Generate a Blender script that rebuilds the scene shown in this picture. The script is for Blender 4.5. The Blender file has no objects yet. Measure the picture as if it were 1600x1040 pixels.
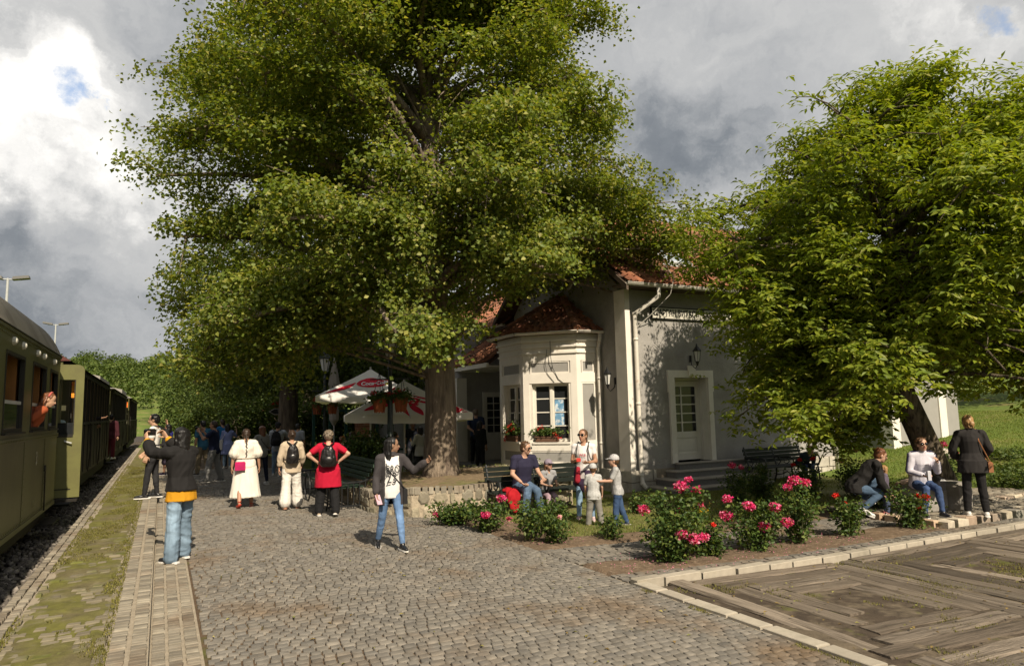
import bpy, bmesh, math, random
import numpy as np
from mathutils import Vector, Matrix
R_ = random.Random(7)
NP = np.random.default_rng(11)
SC = bpy.context.scene
COL = SC.collection
rad = math.radians

# ---------------------------------------------------------------- camera
CAM_Z = 1.8
cd = bpy.data.cameras.new('camera')
cd.sensor_width = 36.0
cd.lens = 24.0
cd.clip_start = 0.05
cd.clip_end = 2000
cam = bpy.data.objects.new('camera', cd)
COL.objects.link(cam)
psi, th, rho = rad(27.154), rad(6.465), rad(1.26)
cF = Vector((math.sin(psi) * math.cos(th), math.cos(psi) * math.cos(th), math.sin(th)))
cR0 = Vector((math.cos(psi), -math.sin(psi), 0))
cU0 = cR0.cross(cF)
cR = cR0 * math.cos(rho) - cU0 * math.sin(rho)
cU = cU0 * math.cos(rho) + cR0 * math.sin(rho)
M = Matrix.Identity(4)
for i in range(3):
    M[i][0] = cR[i]; M[i][1] = cU[i]; M[i][2] = -cF[i]
M[2][3] = CAM_Z
cam.matrix_world = M
SC.camera = cam

# ---------------------------------------------------------------- sun and exposure
SUN_EL, SUN_DX = 41.0, 0.04
sd = Vector((SUN_DX, 1.0, 0)).normalized() * math.cos(rad(SUN_EL)) - Vector((0, 0, math.sin(rad(SUN_EL))))
sl = bpy.data.lights.new('sun', 'SUN')
sl.energy = 4.6
sl.angle = rad(0.5)
sl.color = (1.0, 0.87, 0.68)
so = bpy.data.objects.new('sun', sl)
COL.objects.link(so)
so.location = (2, -20, 20)
so.rotation_euler = sd.to_track_quat('-Z', 'Y').to_euler()
SC.view_settings.view_transform = 'Standard'
SC.view_settings.look = 'None'
SC.view_settings.gamma = 1
SC.view_settings.use_curve_mapping = False
SC.view_settings.exposure = 0.46
SC.render.engine = 'CYCLES'
SC.cycles.use_denoising = True
SC.cycles.max_bounces = 10
SC.cycles.diffuse_bounces = 6
SC.cycles.transmission_bounces = 8
SC.cycles.transparent_max_bounces = 8
SC.cycles.caustics_reflective = False
SC.cycles.caustics_refractive = False

# ---------------------------------------------------------------- sky: clear sky seen through broken cumulus and grey cloud
W = bpy.data.worlds.new('World')
SC.world = W
W.use_nodes = True
wt = W.node_tree
wt.nodes.clear()
def wn(t, **kw):
    n = wt.nodes.new(t)
    for k, v in kw.items(): setattr(n, k, v)
    return n
def wmath(op, a, b=None, clamp=False):
    n = wn('ShaderNodeMath', operation=op, use_clamp=clamp)
    for i, v in enumerate((a, b)):
        if v is None: continue
        if isinstance(v, (int, float)): n.inputs[i].default_value = v
        else: wt.links.new(v, n.inputs[i])
    return n.outputs[0]
def wramp(fac, stops, interp='LINEAR'):
    n = wn('ShaderNodeValToRGB'); cr = n.color_ramp; cr.interpolation = interp
    while len(cr.elements) < len(stops): cr.elements.new(0.5)
    for e, (p, c) in zip(cr.elements, stops):
        e.position = p; e.color = (*c, 1) if not isinstance(c, float) else (c, c, c, 1)
    wt.links.new(fac, n.inputs[0]); return n.outputs[0]
sky = wn('ShaderNodeTexSky', sky_type='NISHITA')
sky.sun_disc = False
sky.sun_elevation = rad(SUN_EL)
sky.sun_rotation = math.atan2(-sd.x, -sd.y)
sky.air_density = 1.0; sky.dust_density = 1.5; sky.ozone_density = 1.0
tc = wn('ShaderNodeTexCoord')
DIR0 = tc.outputs['Generated']
def warped(src, scale, amp, det, rough=.6):
    n = wn('ShaderNodeTexNoise'); n.inputs['Scale'].default_value = scale; n.inputs['Detail'].default_value = det; n.inputs['Roughness'].default_value = rough
    wt.links.new(DIR0, n.inputs['Vector'])
    a = wn('ShaderNodeVectorMath', operation='SUBTRACT'); a.inputs[1].default_value = (.5, .5, .5); wt.links.new(n.outputs['Color'], a.inputs[0])
    b = wn('ShaderNodeVectorMath', operation='SCALE'); b.inputs[3].default_value = amp; wt.links.new(a.outputs[0], b.inputs[0])
    c = wn('ShaderNodeVectorMath', operation='ADD'); wt.links.new(src, c.inputs[0]); wt.links.new(b.outputs[0], c.inputs[1]); return c.outputs[0]
DIR = warped(warped(DIR0, 4.5, .30, 3), 16.0, .11, 10, .68)
def wnoise(scale, detail, rough, dist=0.0, off=(0, 0, 0), sz=1.6):
    mp = wn('ShaderNodeMapping'); mp.inputs['Location'].default_value = off; mp.inputs['Scale'].default_value = (1, 1, sz)
    wt.links.new(DIR, mp.inputs['Vector'])
    n = wn('ShaderNodeTexNoise'); n.inputs['Scale'].default_value = scale; n.inputs['Detail'].default_value = detail
    n.inputs['Roughness'].default_value = rough; n.inputs['Distortion'].default_value = dist
    wt.links.new(mp.outputs[0], n.inputs['Vector']); return n.outputs['Fac']
# cloud banks: soft lobes (direction, width, weight) of thick bright cumulus and of dark cloud bases, broken up by noise
warp = wnoise(6.0, 9, 0.6, 0.3)
def lobe(d, width, jit=0.0):
    vm = wn('ShaderNodeVectorMath', operation='DISTANCE'); vm.inputs[1].default_value = Vector(d).normalized()
    wt.links.new(DIR, vm.inputs[0])
    x = wmath('DIVIDE', vm.outputs['Value'], width)
    if jit: x = wmath('ADD', x, wmath('MULTIPLY', wmath('SUBTRACT', warp, 0.5), jit))
    x = wmath('MULTIPLY', x, x)
    return wmath('POWER', 2.718, wmath('MULTIPLY', x, -1.0))
def wsum(items):
    s = None
    for lo, k in items:
        t = wmath('MULTIPLY', lo, k)
        s = t if s is None else wmath('ADD', s, t)
    return s
big = wnoise(2.1, 8, 0.55, 0.15, (3.1, 0.7, 1.3), 2.2)
fine = wnoise(7.5, 10, 0.6, 0.35, (0.4, 2.2, 5.0), 1.8)
base = wmath('ADD', wmath('MULTIPLY', wmath('SUBTRACT', big, 0.5), 0.62), wmath('MULTIPLY', wmath('SUBTRACT', fine, 0.5), 0.42))
bright = wsum([(lobe((-0.20, 0.915, 0.36), 0.115, 1.6), .62), (lobe((-0.085, 0.944, 0.315), 0.115, 1.5), .50), (lobe((-0.03, 0.945, 0.275), 0.07, 1.5), .30),
               (lobe((-0.19, 0.95, 0.27), 0.085, 1.3), .45), (lobe((0.80, 0.435, 0.415), 0.045, 1.5), .42), (lobe((0.62, 0.61, 0.50), 0.18, 0.8), .16),
               (lobe((0.592, 0.75, 0.285), 0.05, 1.0), .20), (lobe((-0.06, 0.995, 0.06), 0.10, 0.6), .10), (lobe((-0.5, 0.8, 0.4), 0.3, 1.2), .25), (lobe((-0.06, 0.975, 0.215), 0.06, 1.2), .16),
               (lobe((0.9, 0.2, 0.4), 0.12, 1.0), .10)])
dark = wsum([(lobe((-0.10, 0.985, 0.145), 0.115, 0.9), .34), (lobe((-0.16, 0.962, 0.21), 0.05, 1.2), .36), (lobe((0.61, 0.715, 0.335), 0.085, 0.9), .36),
             (lobe((0.66, 0.66, 0.37), 0.11, 0.8), .17), (lobe((0.02, 0.89, 0.45), 0.13, 0.8), .16), (lobe((-0.01, 0.94, 0.33), 0.06, 0.9), .20), (lobe((0.3, 0.8, 0.6), 0.3, 1.0), .12)])
v = wmath('ADD', wmath('SUBTRACT', wmath('ADD', wmath('MULTIPLY', base, 1.15), wmath('MULTIPLY', bright, .66)), wmath('MULTIPLY', dark, .9)), 0.47)
ccol = wramp(v, [(0.0, (.115, .130, .150)), (0.20, (.175, .190, .208)), (0.40, (.325, .332, .340)), (0.60, (.43, .43, .425)), (0.80, (.61, .60, .58)), (1.0, (.80, .78, .745))])
hole = wsum([(lobe((-0.118, 0.922, 0.366), 0.026, 1.1), .85), (lobe((-0.095, 0.93, 0.352), 0.018, 1.0), .6), (lobe((0.808, 0.402, 0.431), 0.024, 0.9), .85), (lobe((0.585, 0.755, 0.295), 0.018, 0.8), .45), (lobe((0.2, -0.7, 0.6), 0.5, 1.0), .8)])
hmask = wramp(wmath('ADD', hole, wmath('MULTIPLY', wmath('SUBTRACT', fine, 0.5), 0.7)), [(0.40, 0.0), (1.05, 0.9)])
bg1 = wn('ShaderNodeBackground'); bg1.inputs['Strength'].default_value = 1.04
wt.links.new(ccol, bg1.inputs['Color'])
bg2 = wn('ShaderNodeBackground'); bg2.inputs['Strength'].default_value = 0.14
wt.links.new(sky.outputs[0], bg2.inputs['Color'])
mx = wn('ShaderNodeMixShader')
wt.links.new(hmask, mx.inputs[0]); wt.links.new(bg1.outputs[0], mx.inputs[1]); wt.links.new(bg2.outputs[0], mx.inputs[2])
wo = wn('ShaderNodeOutputWorld')
wt.links.new(mx.outputs[0], wo.inputs[0])

# ================================================================ helpers
MATS = {}
def mat(name, col, rough=0.8, var=0.15, scale=6.0, rnd=0.0, bump=0.0, bscale=40.0, metal=0.0, spec=0.3, col2=None, c2scale=3.0, c2lo=0.45, c2hi=0.6, hue=0.0, detail=5.0,
        stretch=(1, 1, 1), col3=None, c3scale=1.0, c3lo=0.5, c3hi=0.65, rndcols=None, transl=0.0, coat=0.0, sheen=0.0, bdist=0.01):
    """procedural principled material: base colour x noise, an optional second and third colour in patches, per piece variation, bump relief"""
    m = bpy.data.materials.new(name); m.use_nodes = True
    nt = m.node_tree; N = nt.nodes; L = nt.links
    bs = N['Principled BSDF']
    geo = N.new('ShaderNodeNewGeometry'); oi = N.new('ShaderNodeObjectInfo')
    mp = N.new('ShaderNodeMapping'); mp.inputs['Scale'].default_value = stretch
    L.new(geo.outputs['Position'], mp.inputs['Vector'])
    def noise(sc, det=detail, ro=0.6):
        n = N.new('ShaderNodeTexNoise'); n.inputs['Scale'].default_value = sc; n.inputs['Detail'].default_value = det; n.inputs['Roughness'].default_value = ro
        L.new(mp.outputs[0], n.inputs['Vector']); return n.outputs['Fac']
    def mth(op, a, b):
        n = N.new('ShaderNodeMath'); n.operation = op
        for i, v in enumerate((a, b)):
            if isinstance(v, (int, float)): n.inputs[i].default_value = v
            else: L.new(v, n.inputs[i])
        return n.outputs[0]
    def mixc(f, a, b):
        n = N.new('ShaderNodeMix'); n.data_type = 'RGBA'
        for i, v in ((0, f), (6, a), (7, b)):
            if isinstance(v, (int, float)): n.inputs[i].default_value = v
            elif isinstance(v, tuple): n.inputs[i].default_value = (*v, 1)
            else: L.new(v, n.inputs[i])
        return n.outputs[2]
    def ramp(f, lo, hi):
        n = N.new('ShaderNodeMapRange'); n.inputs[1].default_value = lo; n.inputs[2].default_value = hi; L.new(f, n.inputs[0]); return n.outputs[0]
    c = tuple(col)
    need = rnd or rndcols
    if need:
        r = mth('FRACT', mth('ADD', oi.outputs['Random'], geo.outputs['Random Per Island']), 0.0)
    if rndcols:
        n = N.new('ShaderNodeValToRGB'); cr = n.color_ramp
        while len(cr.elements) < len(rndcols): cr.elements.new(0.5)
        for e, (p, cc) in zip(cr.elements, rndcols): e.position = p; e.color = (*cc, 1)
        L.new(r, n.inputs[0]); c = n.outputs[0]
    if col2: c = mixc(ramp(noise(c2scale), c2lo, c2hi), c, tuple(col2))
    if col3: c = mixc(ramp(noise(c3scale), c3lo, c3hi), c, tuple(col3))
    k = None
    if var: k = mth('ADD', mth('MULTIPLY', mth('SUBTRACT', noise(scale), 0.5), var * 4), 1.0)
    if rnd:
        kr = mth('ADD', mth('MULTIPLY', mth('SUBTRACT', mth('FRACT', mth('MULTIPLY', r, 7.31), 0.0), 0.5), rnd * 2), 1.0)
        k = kr if k is None else mth('MULTIPLY', k, kr)
    if k is not None:
        vm = N.new('ShaderNodeVectorMath'); vm.operation = 'SCALE'
        if isinstance(c, tuple): vm.inputs[0].default_value = c
        else: L.new(c, vm.inputs[0])
        L.new(k, vm.inputs[3]); c = vm.outputs[0]
    if isinstance(c, tuple): bs.inputs['Base Color'].default_value = (*c, 1)
    else: L.new(c, bs.inputs['Base Color'])
    bs.inputs['Roughness'].default_value = rough; bs.inputs['Metallic'].default_value = metal
    bs.inputs['Specular IOR Level'].default_value = spec
    if coat: bs.inputs['Coat Weight'].default_value = coat
    if sheen: bs.inputs['Sheen Weight'].default_value = sheen
    if bump:
        b = N.new('ShaderNodeBump'); b.inputs['Strength'].default_value = bump; b.inputs['Distance'].default_value = bdist
        L.new(noise(bscale), b.inputs['Height']); L.new(b.outputs[0], bs.inputs['Normal'])
    if transl:
        tr = N.new('ShaderNodeBsdfTranslucent')
        if isinstance(c, tuple): tr.inputs['Color'].default_value = (*c, 1)
        else:
            vm2 = N.new('ShaderNodeVectorMath'); vm2.operation = 'MULTIPLY'; vm2.inputs[1].default_value = (1.5, 1.45, 0.5)
            L.new(c, vm2.inputs[0]); L.new(vm2.outputs[0], tr.inputs['Color'])
        ms = N.new('ShaderNodeMixShader'); ms.inputs[0].default_value = transl
        L.new(bs.outputs[0], ms.inputs[1]); L.new(tr.outputs[0], ms.inputs[2]); L.new(ms.outputs[0], N['Material Output'].inputs[0])
    MATS[name] = m
    return m

class MB:
    """collects faces, then links them as ONE mesh object"""
    def __init__(s): s.v = []; s.f = []; s.m = []
    def add(s, V, F, mi=0):
        o = len(s.v); s.v.extend([tuple(p) for p in V]); s.f.extend([tuple(i + o for i in f) for f in F]); s.m.extend([mi] * len(F)); return s
    def box(s, x0, x1, y0, y1, z0, z1, mi=0):
        V = [(x0, y0, z0), (x1, y0, z0), (x1, y1, z0), (x0, y1, z0), (x0, y0, z1), (x1, y0, z1), (x1, y1, z1), (x0, y1, z1)]
        return s.add(V, [(0, 3, 2, 1), (4, 5, 6, 7), (0, 1, 5, 4), (1, 2, 6, 5), (2, 3, 7, 6), (3, 0, 4, 7)], mi)
    def cbox(s, x0, x1, y0, y1, z0, z1, c=0.01, mi=0):
        """box with bevelled upper and side edges"""
        V = []
        for z, i in ((z0, 0), (z1 - c, 0), (z1, c)):
            V += [(x0 + i, y0 + i, z), (x1 - i, y0 + i, z), (x1 - i, y1 - i, z), (x0 + i, y1 - i, z)]
        F = [(0, 3, 2, 1), (8, 9, 10, 11)]
        for k in (0, 4):
            for j in range(4): F.append((k + j, k + (j + 1) % 4, k + 4 + (j + 1) % 4, k + 4 + j))
        return s.add(V, F, mi)
    def prism(s, poly, d, mi=0):
        """polygon (3D points) extruded by vector d"""
        n = len(poly); d = Vector(d); V = [Vector(p) for p in poly] + [Vector(p) + d for p in poly]
        F = [tuple(range(n - 1, -1, -1)), tuple(range(n, 2 * n))] + [(i, (i + 1) % n, n + (i + 1) % n, n + i) for i in range(n)]
        return s.add(V, F, mi)
    def tube(s, pts, rr, n=8, mi=0, cap=True, ell=None, up=None):
        """round (or elliptical: ell = second radius factor along up) tube through points"""
        P = [Vector(p) for p in pts]; k = len(P)
        if isinstance(rr, (int, float)): rr = [rr] * k
        V = []; a = None
        for i in range(k):
            t = (P[min(i + 1, k - 1)] - P[max(i - 1, 0)])
            if t.length < 1e-9: t = Vector((0, 0, 1))
            t.normalize()
            if a is None:
                u = Vector(up) if up is not None else (Vector((0, 0, 1)) if abs(t.z) < .9 else Vector((1, 0, 0)))
                a = (u - t * u.dot(t)).normalized()
            else:
                a = (a - t * a.dot(t))
                if a.length < 1e-6: a = t.orthogonal()
                a.normalize()
            b = t.cross(a)
            e = ell if ell else 1.0
            for j in range(n):
                an = 2 * math.pi * j / n
                V.append(P[i] + a * (math.cos(an) * rr[i] * e) + b * (math.sin(an) * rr[i]))
        F = [(i * n + j, i * n + (j + 1) % n, (i + 1) * n + (j + 1) % n, (i + 1) * n + j) for i in range(k - 1) for j in range(n)]
        if cap: F += [tuple(range(n - 1, -1, -1)), tuple((k - 1) * n + j for j in range(n))]
        return s.add(V, F, mi)
    def caps(s, p0, p1, r0, r1, n=10, mi=0):
        """closed round ended limb segment"""
        p0 = Vector(p0); p1 = Vector(p1); t = (p1 - p0)
        L = t.length
        t = t / L if L > 1e-9 else Vector((0, 0, 1))
        pts = []; rr = []
        for a in (80, 50, 20): pts.append(p0 - t * (r0 * math.sin(rad(a)))); rr.append(r0 * math.cos(rad(a)))
        pts.append(p0); rr.append(r0); pts.append(p1 if L > 1e-4 else p0 + t * 1e-4); rr.append(r1)
        for a in (20, 50, 80): pts.append(p1 + t * (r1 * math.sin(rad(a)))); rr.append(r1 * math.cos(rad(a)))
        return s.tube(pts, rr, n, mi)
    def loft(s, secs, n=14, mi=0):
        """secs: (centre, ax, ay, rx, ry) elliptical sections, closed at both ends"""
        V = []
        for c, ax, ay, rx, ry in secs:
            for j in range(n):
                an = 2 * math.pi * j / n; V.append(Vector(c) + Vector(ax) * (math.cos(an) * rx) + Vector(ay) * (math.sin(an) * ry))
        k = len(secs)
        F = [(i * n + j, i * n + (j + 1) % n, (i + 1) * n + (j + 1) % n, (i + 1) * n + j) for i in range(k - 1) for j in range(n)]
        F += [tuple(range(n - 1, -1, -1)), tuple((k - 1) * n + j for j in range(n))]
        return s.add(V, F, mi)
    def ball(s, c, rx, ry, rz, nu=12, nv=8, mi=0, rot=None):
        V = []; F = []
        for i in range(nv + 1):
            ph = math.pi * i / nv
            for j in range(nu):
                an = 2 * math.pi * j / nu
                p = Vector((math.sin(ph) * math.cos(an) * rx, math.sin(ph) * math.sin(an) * ry, math.cos(ph) * rz))
                if rot is not None: p = rot @ p
                V.append(Vector(c) + p)
        for i in range(nv):
            for j in range(nu):
                F.append((i * nu + j, (i + 1) * nu + j, (i + 1) * nu + (j + 1) % nu, i * nu + (j + 1) % nu))
        return s.add(V, F, mi)
    def lathe(s, c, prof, n=12, mi=0):
        """profile (r, z) turned about the vertical through c"""
        V = [(c[0] + r * math.cos(2 * math.pi * j / n), c[1] + r * math.sin(2 * math.pi * j / n), c[2] + z) for r, z in prof for j in range(n)]
        k = len(prof)
        F = [(i * n + j, i * n + (j + 1) % n, (i + 1) * n + (j + 1) % n, (i + 1) * n + j) for i in range(k - 1) for j in range(n)]
        F += [tuple(range(n - 1, -1, -1)), tuple((k - 1) * n + j for j in range(n))]
        return s.add(V, F, mi)
    def mesh(s, name, mats=None, smooth=False):
        me = bpy.data.meshes.new(name); me.from_pydata(s.v, [], s.f)
        if mats:
            for m in (mats if isinstance(mats, (list, tuple)) else [mats]): me.materials.append(MATS[m] if isinstance(m, str) else m)
            if len(me.materials) > 1: me.polygons.foreach_set('material_index', s.m)
        if smooth: me.polygons.foreach_set('use_smooth', [True] * len(s.f))
        me.update(); return me
    def build(s, name, mats=None, parent=None, smooth=False, kind=None):
        return put(name, s.mesh(name, mats, smooth), parent, kind)

def put(name, me, parent=None, kind=None, loc=None):
    o = bpy.data.objects.new(name, me); COL.objects.link(o)
    if parent is not None:
        o.parent = parent
        o.matrix_parent_inverse = Matrix.Translation(parent.location).inverted() if parent.rotation_euler.z == 0 else (Matrix.Translation(parent.location) @ Matrix.Rotation(parent.rotation_euler.z, 4, 'Z')).inverted()
    if kind: o['kind'] = kind
    if loc is not None: o.location = loc
    return o
def tag(o, label=None, cat=None, group=None, kind=None):
    if label: o['label'] = label
    if cat: o['category'] = cat
    if group: o['group'] = group
    if kind: o['kind'] = kind
    return o
def thing(name, label, cat, loc=(0, 0, 0), group=None, rz=0.0):
    o = bpy.data.objects.new(name, None); COL.objects.link(o); o.location = loc; o.rotation_euler = (0, 0, rz); o.empty_display_size = 0.2
    return tag(o, label, cat, group)
def copy_tree(o, parent=None):
    c = o.copy(); COL.objects.link(c)
    if parent is not None: c.parent = parent; c.matrix_parent_inverse = o.matrix_parent_inverse.copy()
    for ch in list(o.children): copy_tree(ch, c)
    return c
def np_mesh(name, V, F, mats=None, smooth=False):
    """fast mesh from numpy arrays, all faces with the same number of corners"""
    V = np.ascontiguousarray(V, dtype=np.float32); F = np.ascontiguousarray(F, dtype=np.int32); k = F.shape[1]
    me = bpy.data.meshes.new(name)
    me.vertices.add(len(V)); me.vertices.foreach_set('co', V.ravel())
    me.loops.add(F.size); me.loops.foreach_set('vertex_index', F.ravel())
    me.polygons.add(len(F)); me.polygons.foreach_set('loop_start', np.arange(len(F), dtype=np.int32) * k)
    if smooth: me.polygons.foreach_set('use_smooth', np.ones(len(F), dtype=bool))
    for m in ([mats] if isinstance(mats, str) else mats or []): me.materials.append(MATS[m])
    me.update(calc_edges=True); return me
def stamp(V0, F0, mats4):
    """copies of one small mesh at many transforms -> arrays"""
    V0 = np.array(V0, float); F0 = np.array(F0); A = np.array(mats4)
    V = np.einsum('nij,vj->nvi', A[:, :3, :3], V0) + A[:, None, :3, 3]
    F = (F0[None] + (np.arange(len(A)) * len(V0))[:, None, None])
    return V.reshape(-1, 3), F.reshape(-1, F0.shape[1])
def xf(loc, sx=1, sy=1, sz=1, rz=0, rx=0, ry=0):
    return Matrix.Translation(loc) @ Matrix.Rotation(rz, 4, 'Z') @ Matrix.Rotation(rx, 4, 'X') @ Matrix.Rotation(ry, 4, 'Y') @ Matrix.Diagonal((sx, sy, sz, 1))
def dist_cam(p): return math.dist((p[0], p[1], p[2]), (0, 0, CAM_Z))
def in_view(p, margin=0.06):
    d = Vector(p) - Vector((0, 0, CAM_Z)); z = d.dot(cF)
    return z > 0.3 and abs(d.dot(cR) / z) < 0.75 + margin and abs(d.dot(cU) / z) < 0.488 + margin
def pieces(name, meshes, mats4, parent, stuffname=None, limit=300):
    """the `limit` nearest pieces in view become objects that share mesh data; the rest one part of kind stuff"""
    order = sorted(range(len(mats4)), key=lambda i: (not in_view(mats4[i].translation), dist_cam(mats4[i].translation)))
    near = [i for i in order[:limit] if in_view(mats4[i].translation)]
    ns = set(near); rest = [i for i in range(len(mats4)) if i not in ns]
    for i in near:
        o = bpy.data.objects.new(name, meshes[i % len(meshes)]); COL.objects.link(o); o.parent = parent
        o.matrix_parent_inverse = parent.matrix_basis.inverted() if parent.type == 'EMPTY' else Matrix.Identity(4)
        o.matrix_basis = mats4[i]
    if rest:
        VV = []; FF = []; off = 0
        for k, me in enumerate(meshes):
            sel = [mats4[i] for i in rest if i % len(meshes) == k]
            if not sel: continue
            V0 = [v.co[:] for v in me.vertices]; F0 = [p.vertices[:] for p in me.polygons]
            V, F = stamp(V0, F0, [np.array(x) for x in sel]); VV.append(V); FF.append(F + off); off += len(V)
        me2 = np_mesh(stuffname or name, np.vstack(VV), np.vstack(FF), None)
        for m in meshes[0].materials: me2.materials.append(m)
        put(stuffname or name, me2, parent, 'stuff')
def quad_block(name, matn, jit=0.06, bev=0.12, drop=1.0, rng=R_):
    """unit stone: top at z=0, footprint 1x1, rounded upper edge, slightly irregular (all quads)"""
    c = []
    for sx, sy in ((-1, -1), (1, -1), (1, 1), (-1, 1)):
        c.append((sx * (.5 - rng.random() * jit), sy * (.5 - rng.random() * jit)))
    V = [(x, y, -drop) for x, y in c] + [(x, y, -bev * .9) for x, y in c] + [(x * (1 - bev * 1.3), y * (1 - bev * 1.3), -rng.random() * jit * .7) for x, y in c]
    F = [(8, 9, 10, 11)]
    for k in (0, 4):
        for j in range(4): F.append((k + j, k + (j + 1) % 4, k + 4 + (j + 1) % 4, k + 4 + j))
    me = bpy.data.meshes.new(name); me.from_pydata(V, [], F); me.materials.append(MATS[matn]); me.update(); return me
# ---- vectorised value noise
_PT = NP.random(4096)
def vnoise(P):
    P = np.asarray(P, float); I = np.floor(P).astype(int); f = P - I; f = f * f * (3 - 2 * f)
    def h(a, b, c): return _PT[(a * 73 + b * 151 + c * 283 + (a * b) % 61) % 4096]
    r = 0
    for dx in (0, 1):
        for dy in (0, 1):
            for dz in (0, 1):
                r = r + h(I[:, 0] + dx, I[:, 1] + dy, I[:, 2] + dz) * (f[:, 0] if dx else 1 - f[:, 0]) * (f[:, 1] if dy else 1 - f[:, 1]) * (f[:, 2] if dz else 1 - f[:, 2])
    return r * 2 - 1
# ---- voxel union of overlapping closed shells into one continuous surface, in a scratch scene that is removed at the end
_TS = bpy.data.scenes.new('scratch')
def scratch_dg():
    vl = _TS.view_layers[0]; vl.update(); dg = vl.depsgraph
    if dg is None:
        with bpy.context.temp_override(scene=_TS, view_layer=vl): dg = bpy.context.evaluated_depsgraph_get()
    dg.update(); return dg
def fuse(mb, name, voxel, mats, smooth_it=3, wr=0.0, wscale=(9, 9, 5), wseed=0.0):
    me0 = mb.mesh(name + '_raw'); ob = bpy.data.objects.new('raw', me0); _TS.collection.objects.link(ob)
    r = ob.modifiers.new('r', 'REMESH'); r.mode = 'VOXEL'; r.voxel_size = voxel
    if smooth_it:
        sm = ob.modifiers.new('s', 'SMOOTH'); sm.iterations = smooth_it; sm.factor = 0.5
    dg = scratch_dg()
    me = bpy.data.meshes.new_from_object(ob.evaluated_get(dg)); me.name = name
    bpy.data.objects.remove(ob); bpy.data.meshes.remove(me0)
    n = len(me.vertices)
    if wr and n:
        V = np.empty(n * 3, np.float32); me.vertices.foreach_get('co', V); V = V.reshape(-1, 3)
        Nn = np.empty(n * 3, np.float32); me.vertices.foreach_get('normal', Nn); Nn = Nn.reshape(-1, 3)
        q = V * np.array(wscale) + wseed
        q = q + 0.7 * np.stack([vnoise(q * .6 + 3), vnoise(q * .6 + 9), vnoise(q * .6 + 17)], 1)
        a = 1 - np.abs(vnoise(q)) * 2.2
        a = a * .65 + .5 * vnoise(q * 2.3 + 5)
        V = V + Nn * (wr * a)[:, None]
        me.vertices.foreach_set('co', V.astype(np.float32).ravel())
    me.materials.clear()
    for m in ([mats] if isinstance(mats, str) else mats): me.materials.append(MATS[m])
    me.polygons.foreach_set('use_smooth', np.ones(len(me.polygons), dtype=bool))
    me.update(); return me
def text_mesh(body, size, matn, extrude=0.002, sx=1.0, shear=0.0, align='LEFT', spacing=1.0, bold=0.0):
    cu = bpy.data.curves.new('lettering', 'FONT'); cu.body = body; cu.size = size; cu.extrude = extrude; cu.shear = shear; cu.align_x = align; cu.align_y = 'CENTER'
    cu.space_character = spacing; cu.resolution_u = 3; cu.offset = bold
    ob = bpy.data.objects.new('t', cu); _TS.collection.objects.link(ob)
    dg = scratch_dg()
    me = bpy.data.meshes.new_from_object(ob.evaluated_get(dg)); me.name = 'lettering'
    bpy.data.objects.remove(ob); bpy.data.curves.remove(cu)
    me.materials.clear(); me.materials.append(MATS[matn])
    if sx != 1.0: me.transform(Matrix.Diagonal((sx, 1, 1, 1)))
    return me
def gz(x):
    return 0.0 if x < .4 else max(-0.25, -0.035 * (x - .4))

# ================================================================ materials
mat('sett', (.18, .165, .14), .8, .26, 9, rnd=.16, bump=.35, bscale=60, rndcols=[(0, (.148, .137, .120)), (.35, (.175, .160, .137)), (.7, (.200, .180, .150)), (1, (.158, .145, .124))], col3=(.15, .105, .065), c3scale=.8, c3lo=.52, c3hi=.72, bdist=.006)
mat('sett_pale', (.33, .30, .24), .85, .2, 9, rnd=.25, bump=.35, bscale=60, rndcols=[(0, (.19, .168, .132)), (.5, (.235, .208, .162)), (1, (.28, .25, .195))], col3=(.17, .125, .085), c3scale=1.1, c3lo=.52, c3hi=.72, bdist=.006)
mat('sett_moss', (.19, .165, .115), .9, .22, 7, rnd=.25, bump=.35, bscale=60, col2=(.12, .125, .03), c2scale=2.2, c2lo=.5, c2hi=.66, bdist=.006)
mat('joint_soil', (.10, .068, .042), .95, .3, 12, bump=.5, bscale=50, col2=(.09, .095, .022), c2scale=1.3, c2lo=.55, c2hi=.68)
mat('mortar', (.31, .265, .20), .95, .2, 14, bump=.4, bscale=60)
mat('moss_bed', (.135, .115, .055), .97, .35, 8, bump=.9, bscale=70, col2=(.135, .13, .032), c2scale=1.4, c2lo=.42, c2hi=.58, col3=(.20, .175, .11), c3scale=2.4, c3lo=.55, c3hi=.7)
mat('kerb_stone', (.37, .33, .265), .85, .15, 8, rnd=.15, bump=.3, bscale=45, col2=(.30, .27, .21), c2scale=3, c2lo=.52, c2hi=.7)
mat('rough_stone', (.36, .32, .26), .9, .25, 8, rnd=.3, bump=.6, bscale=30, rndcols=[(0, (.32, .30, .26)), (.4, (.42, .36, .27)), (.6, (.40, .27, .18)), (1, (.36, .33, .28))])
mat('sleeper_soil', (.062, .046, .032), .95, .35, 8, bump=.8, bscale=45, col2=(.12, .095, .065), c2scale=2, col3=(.10, .105, .02), c3scale=1.7, c3lo=.60, c3hi=.70)
for nm, st in (('plank_y', (9, .55, 9)), ('plank_x', (.55, 9, 9))):
    mat(nm, (.17, .135, .10), .9, .24, 3.2, rnd=.30, bump=.9, bscale=7, stretch=st, detail=8, col2=(.07, .055, .04), c2scale=2.1, c2lo=.46, c2hi=.66, bdist=.02, rndcols=[(0, (.10, .08, .06)), (.35, (.155, .126, .096)), (.7, (.23, .19, .148)), (.85, (.13, .102, .076)), (1, (.185, .155, .12))])
mat('soil', (.15, .105, .068), .97, .3, 10, bump=.9, bscale=40, col2=(.25, .185, .125), c2scale=14, c2lo=.5, c2hi=.68, bdist=.03)
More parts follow.
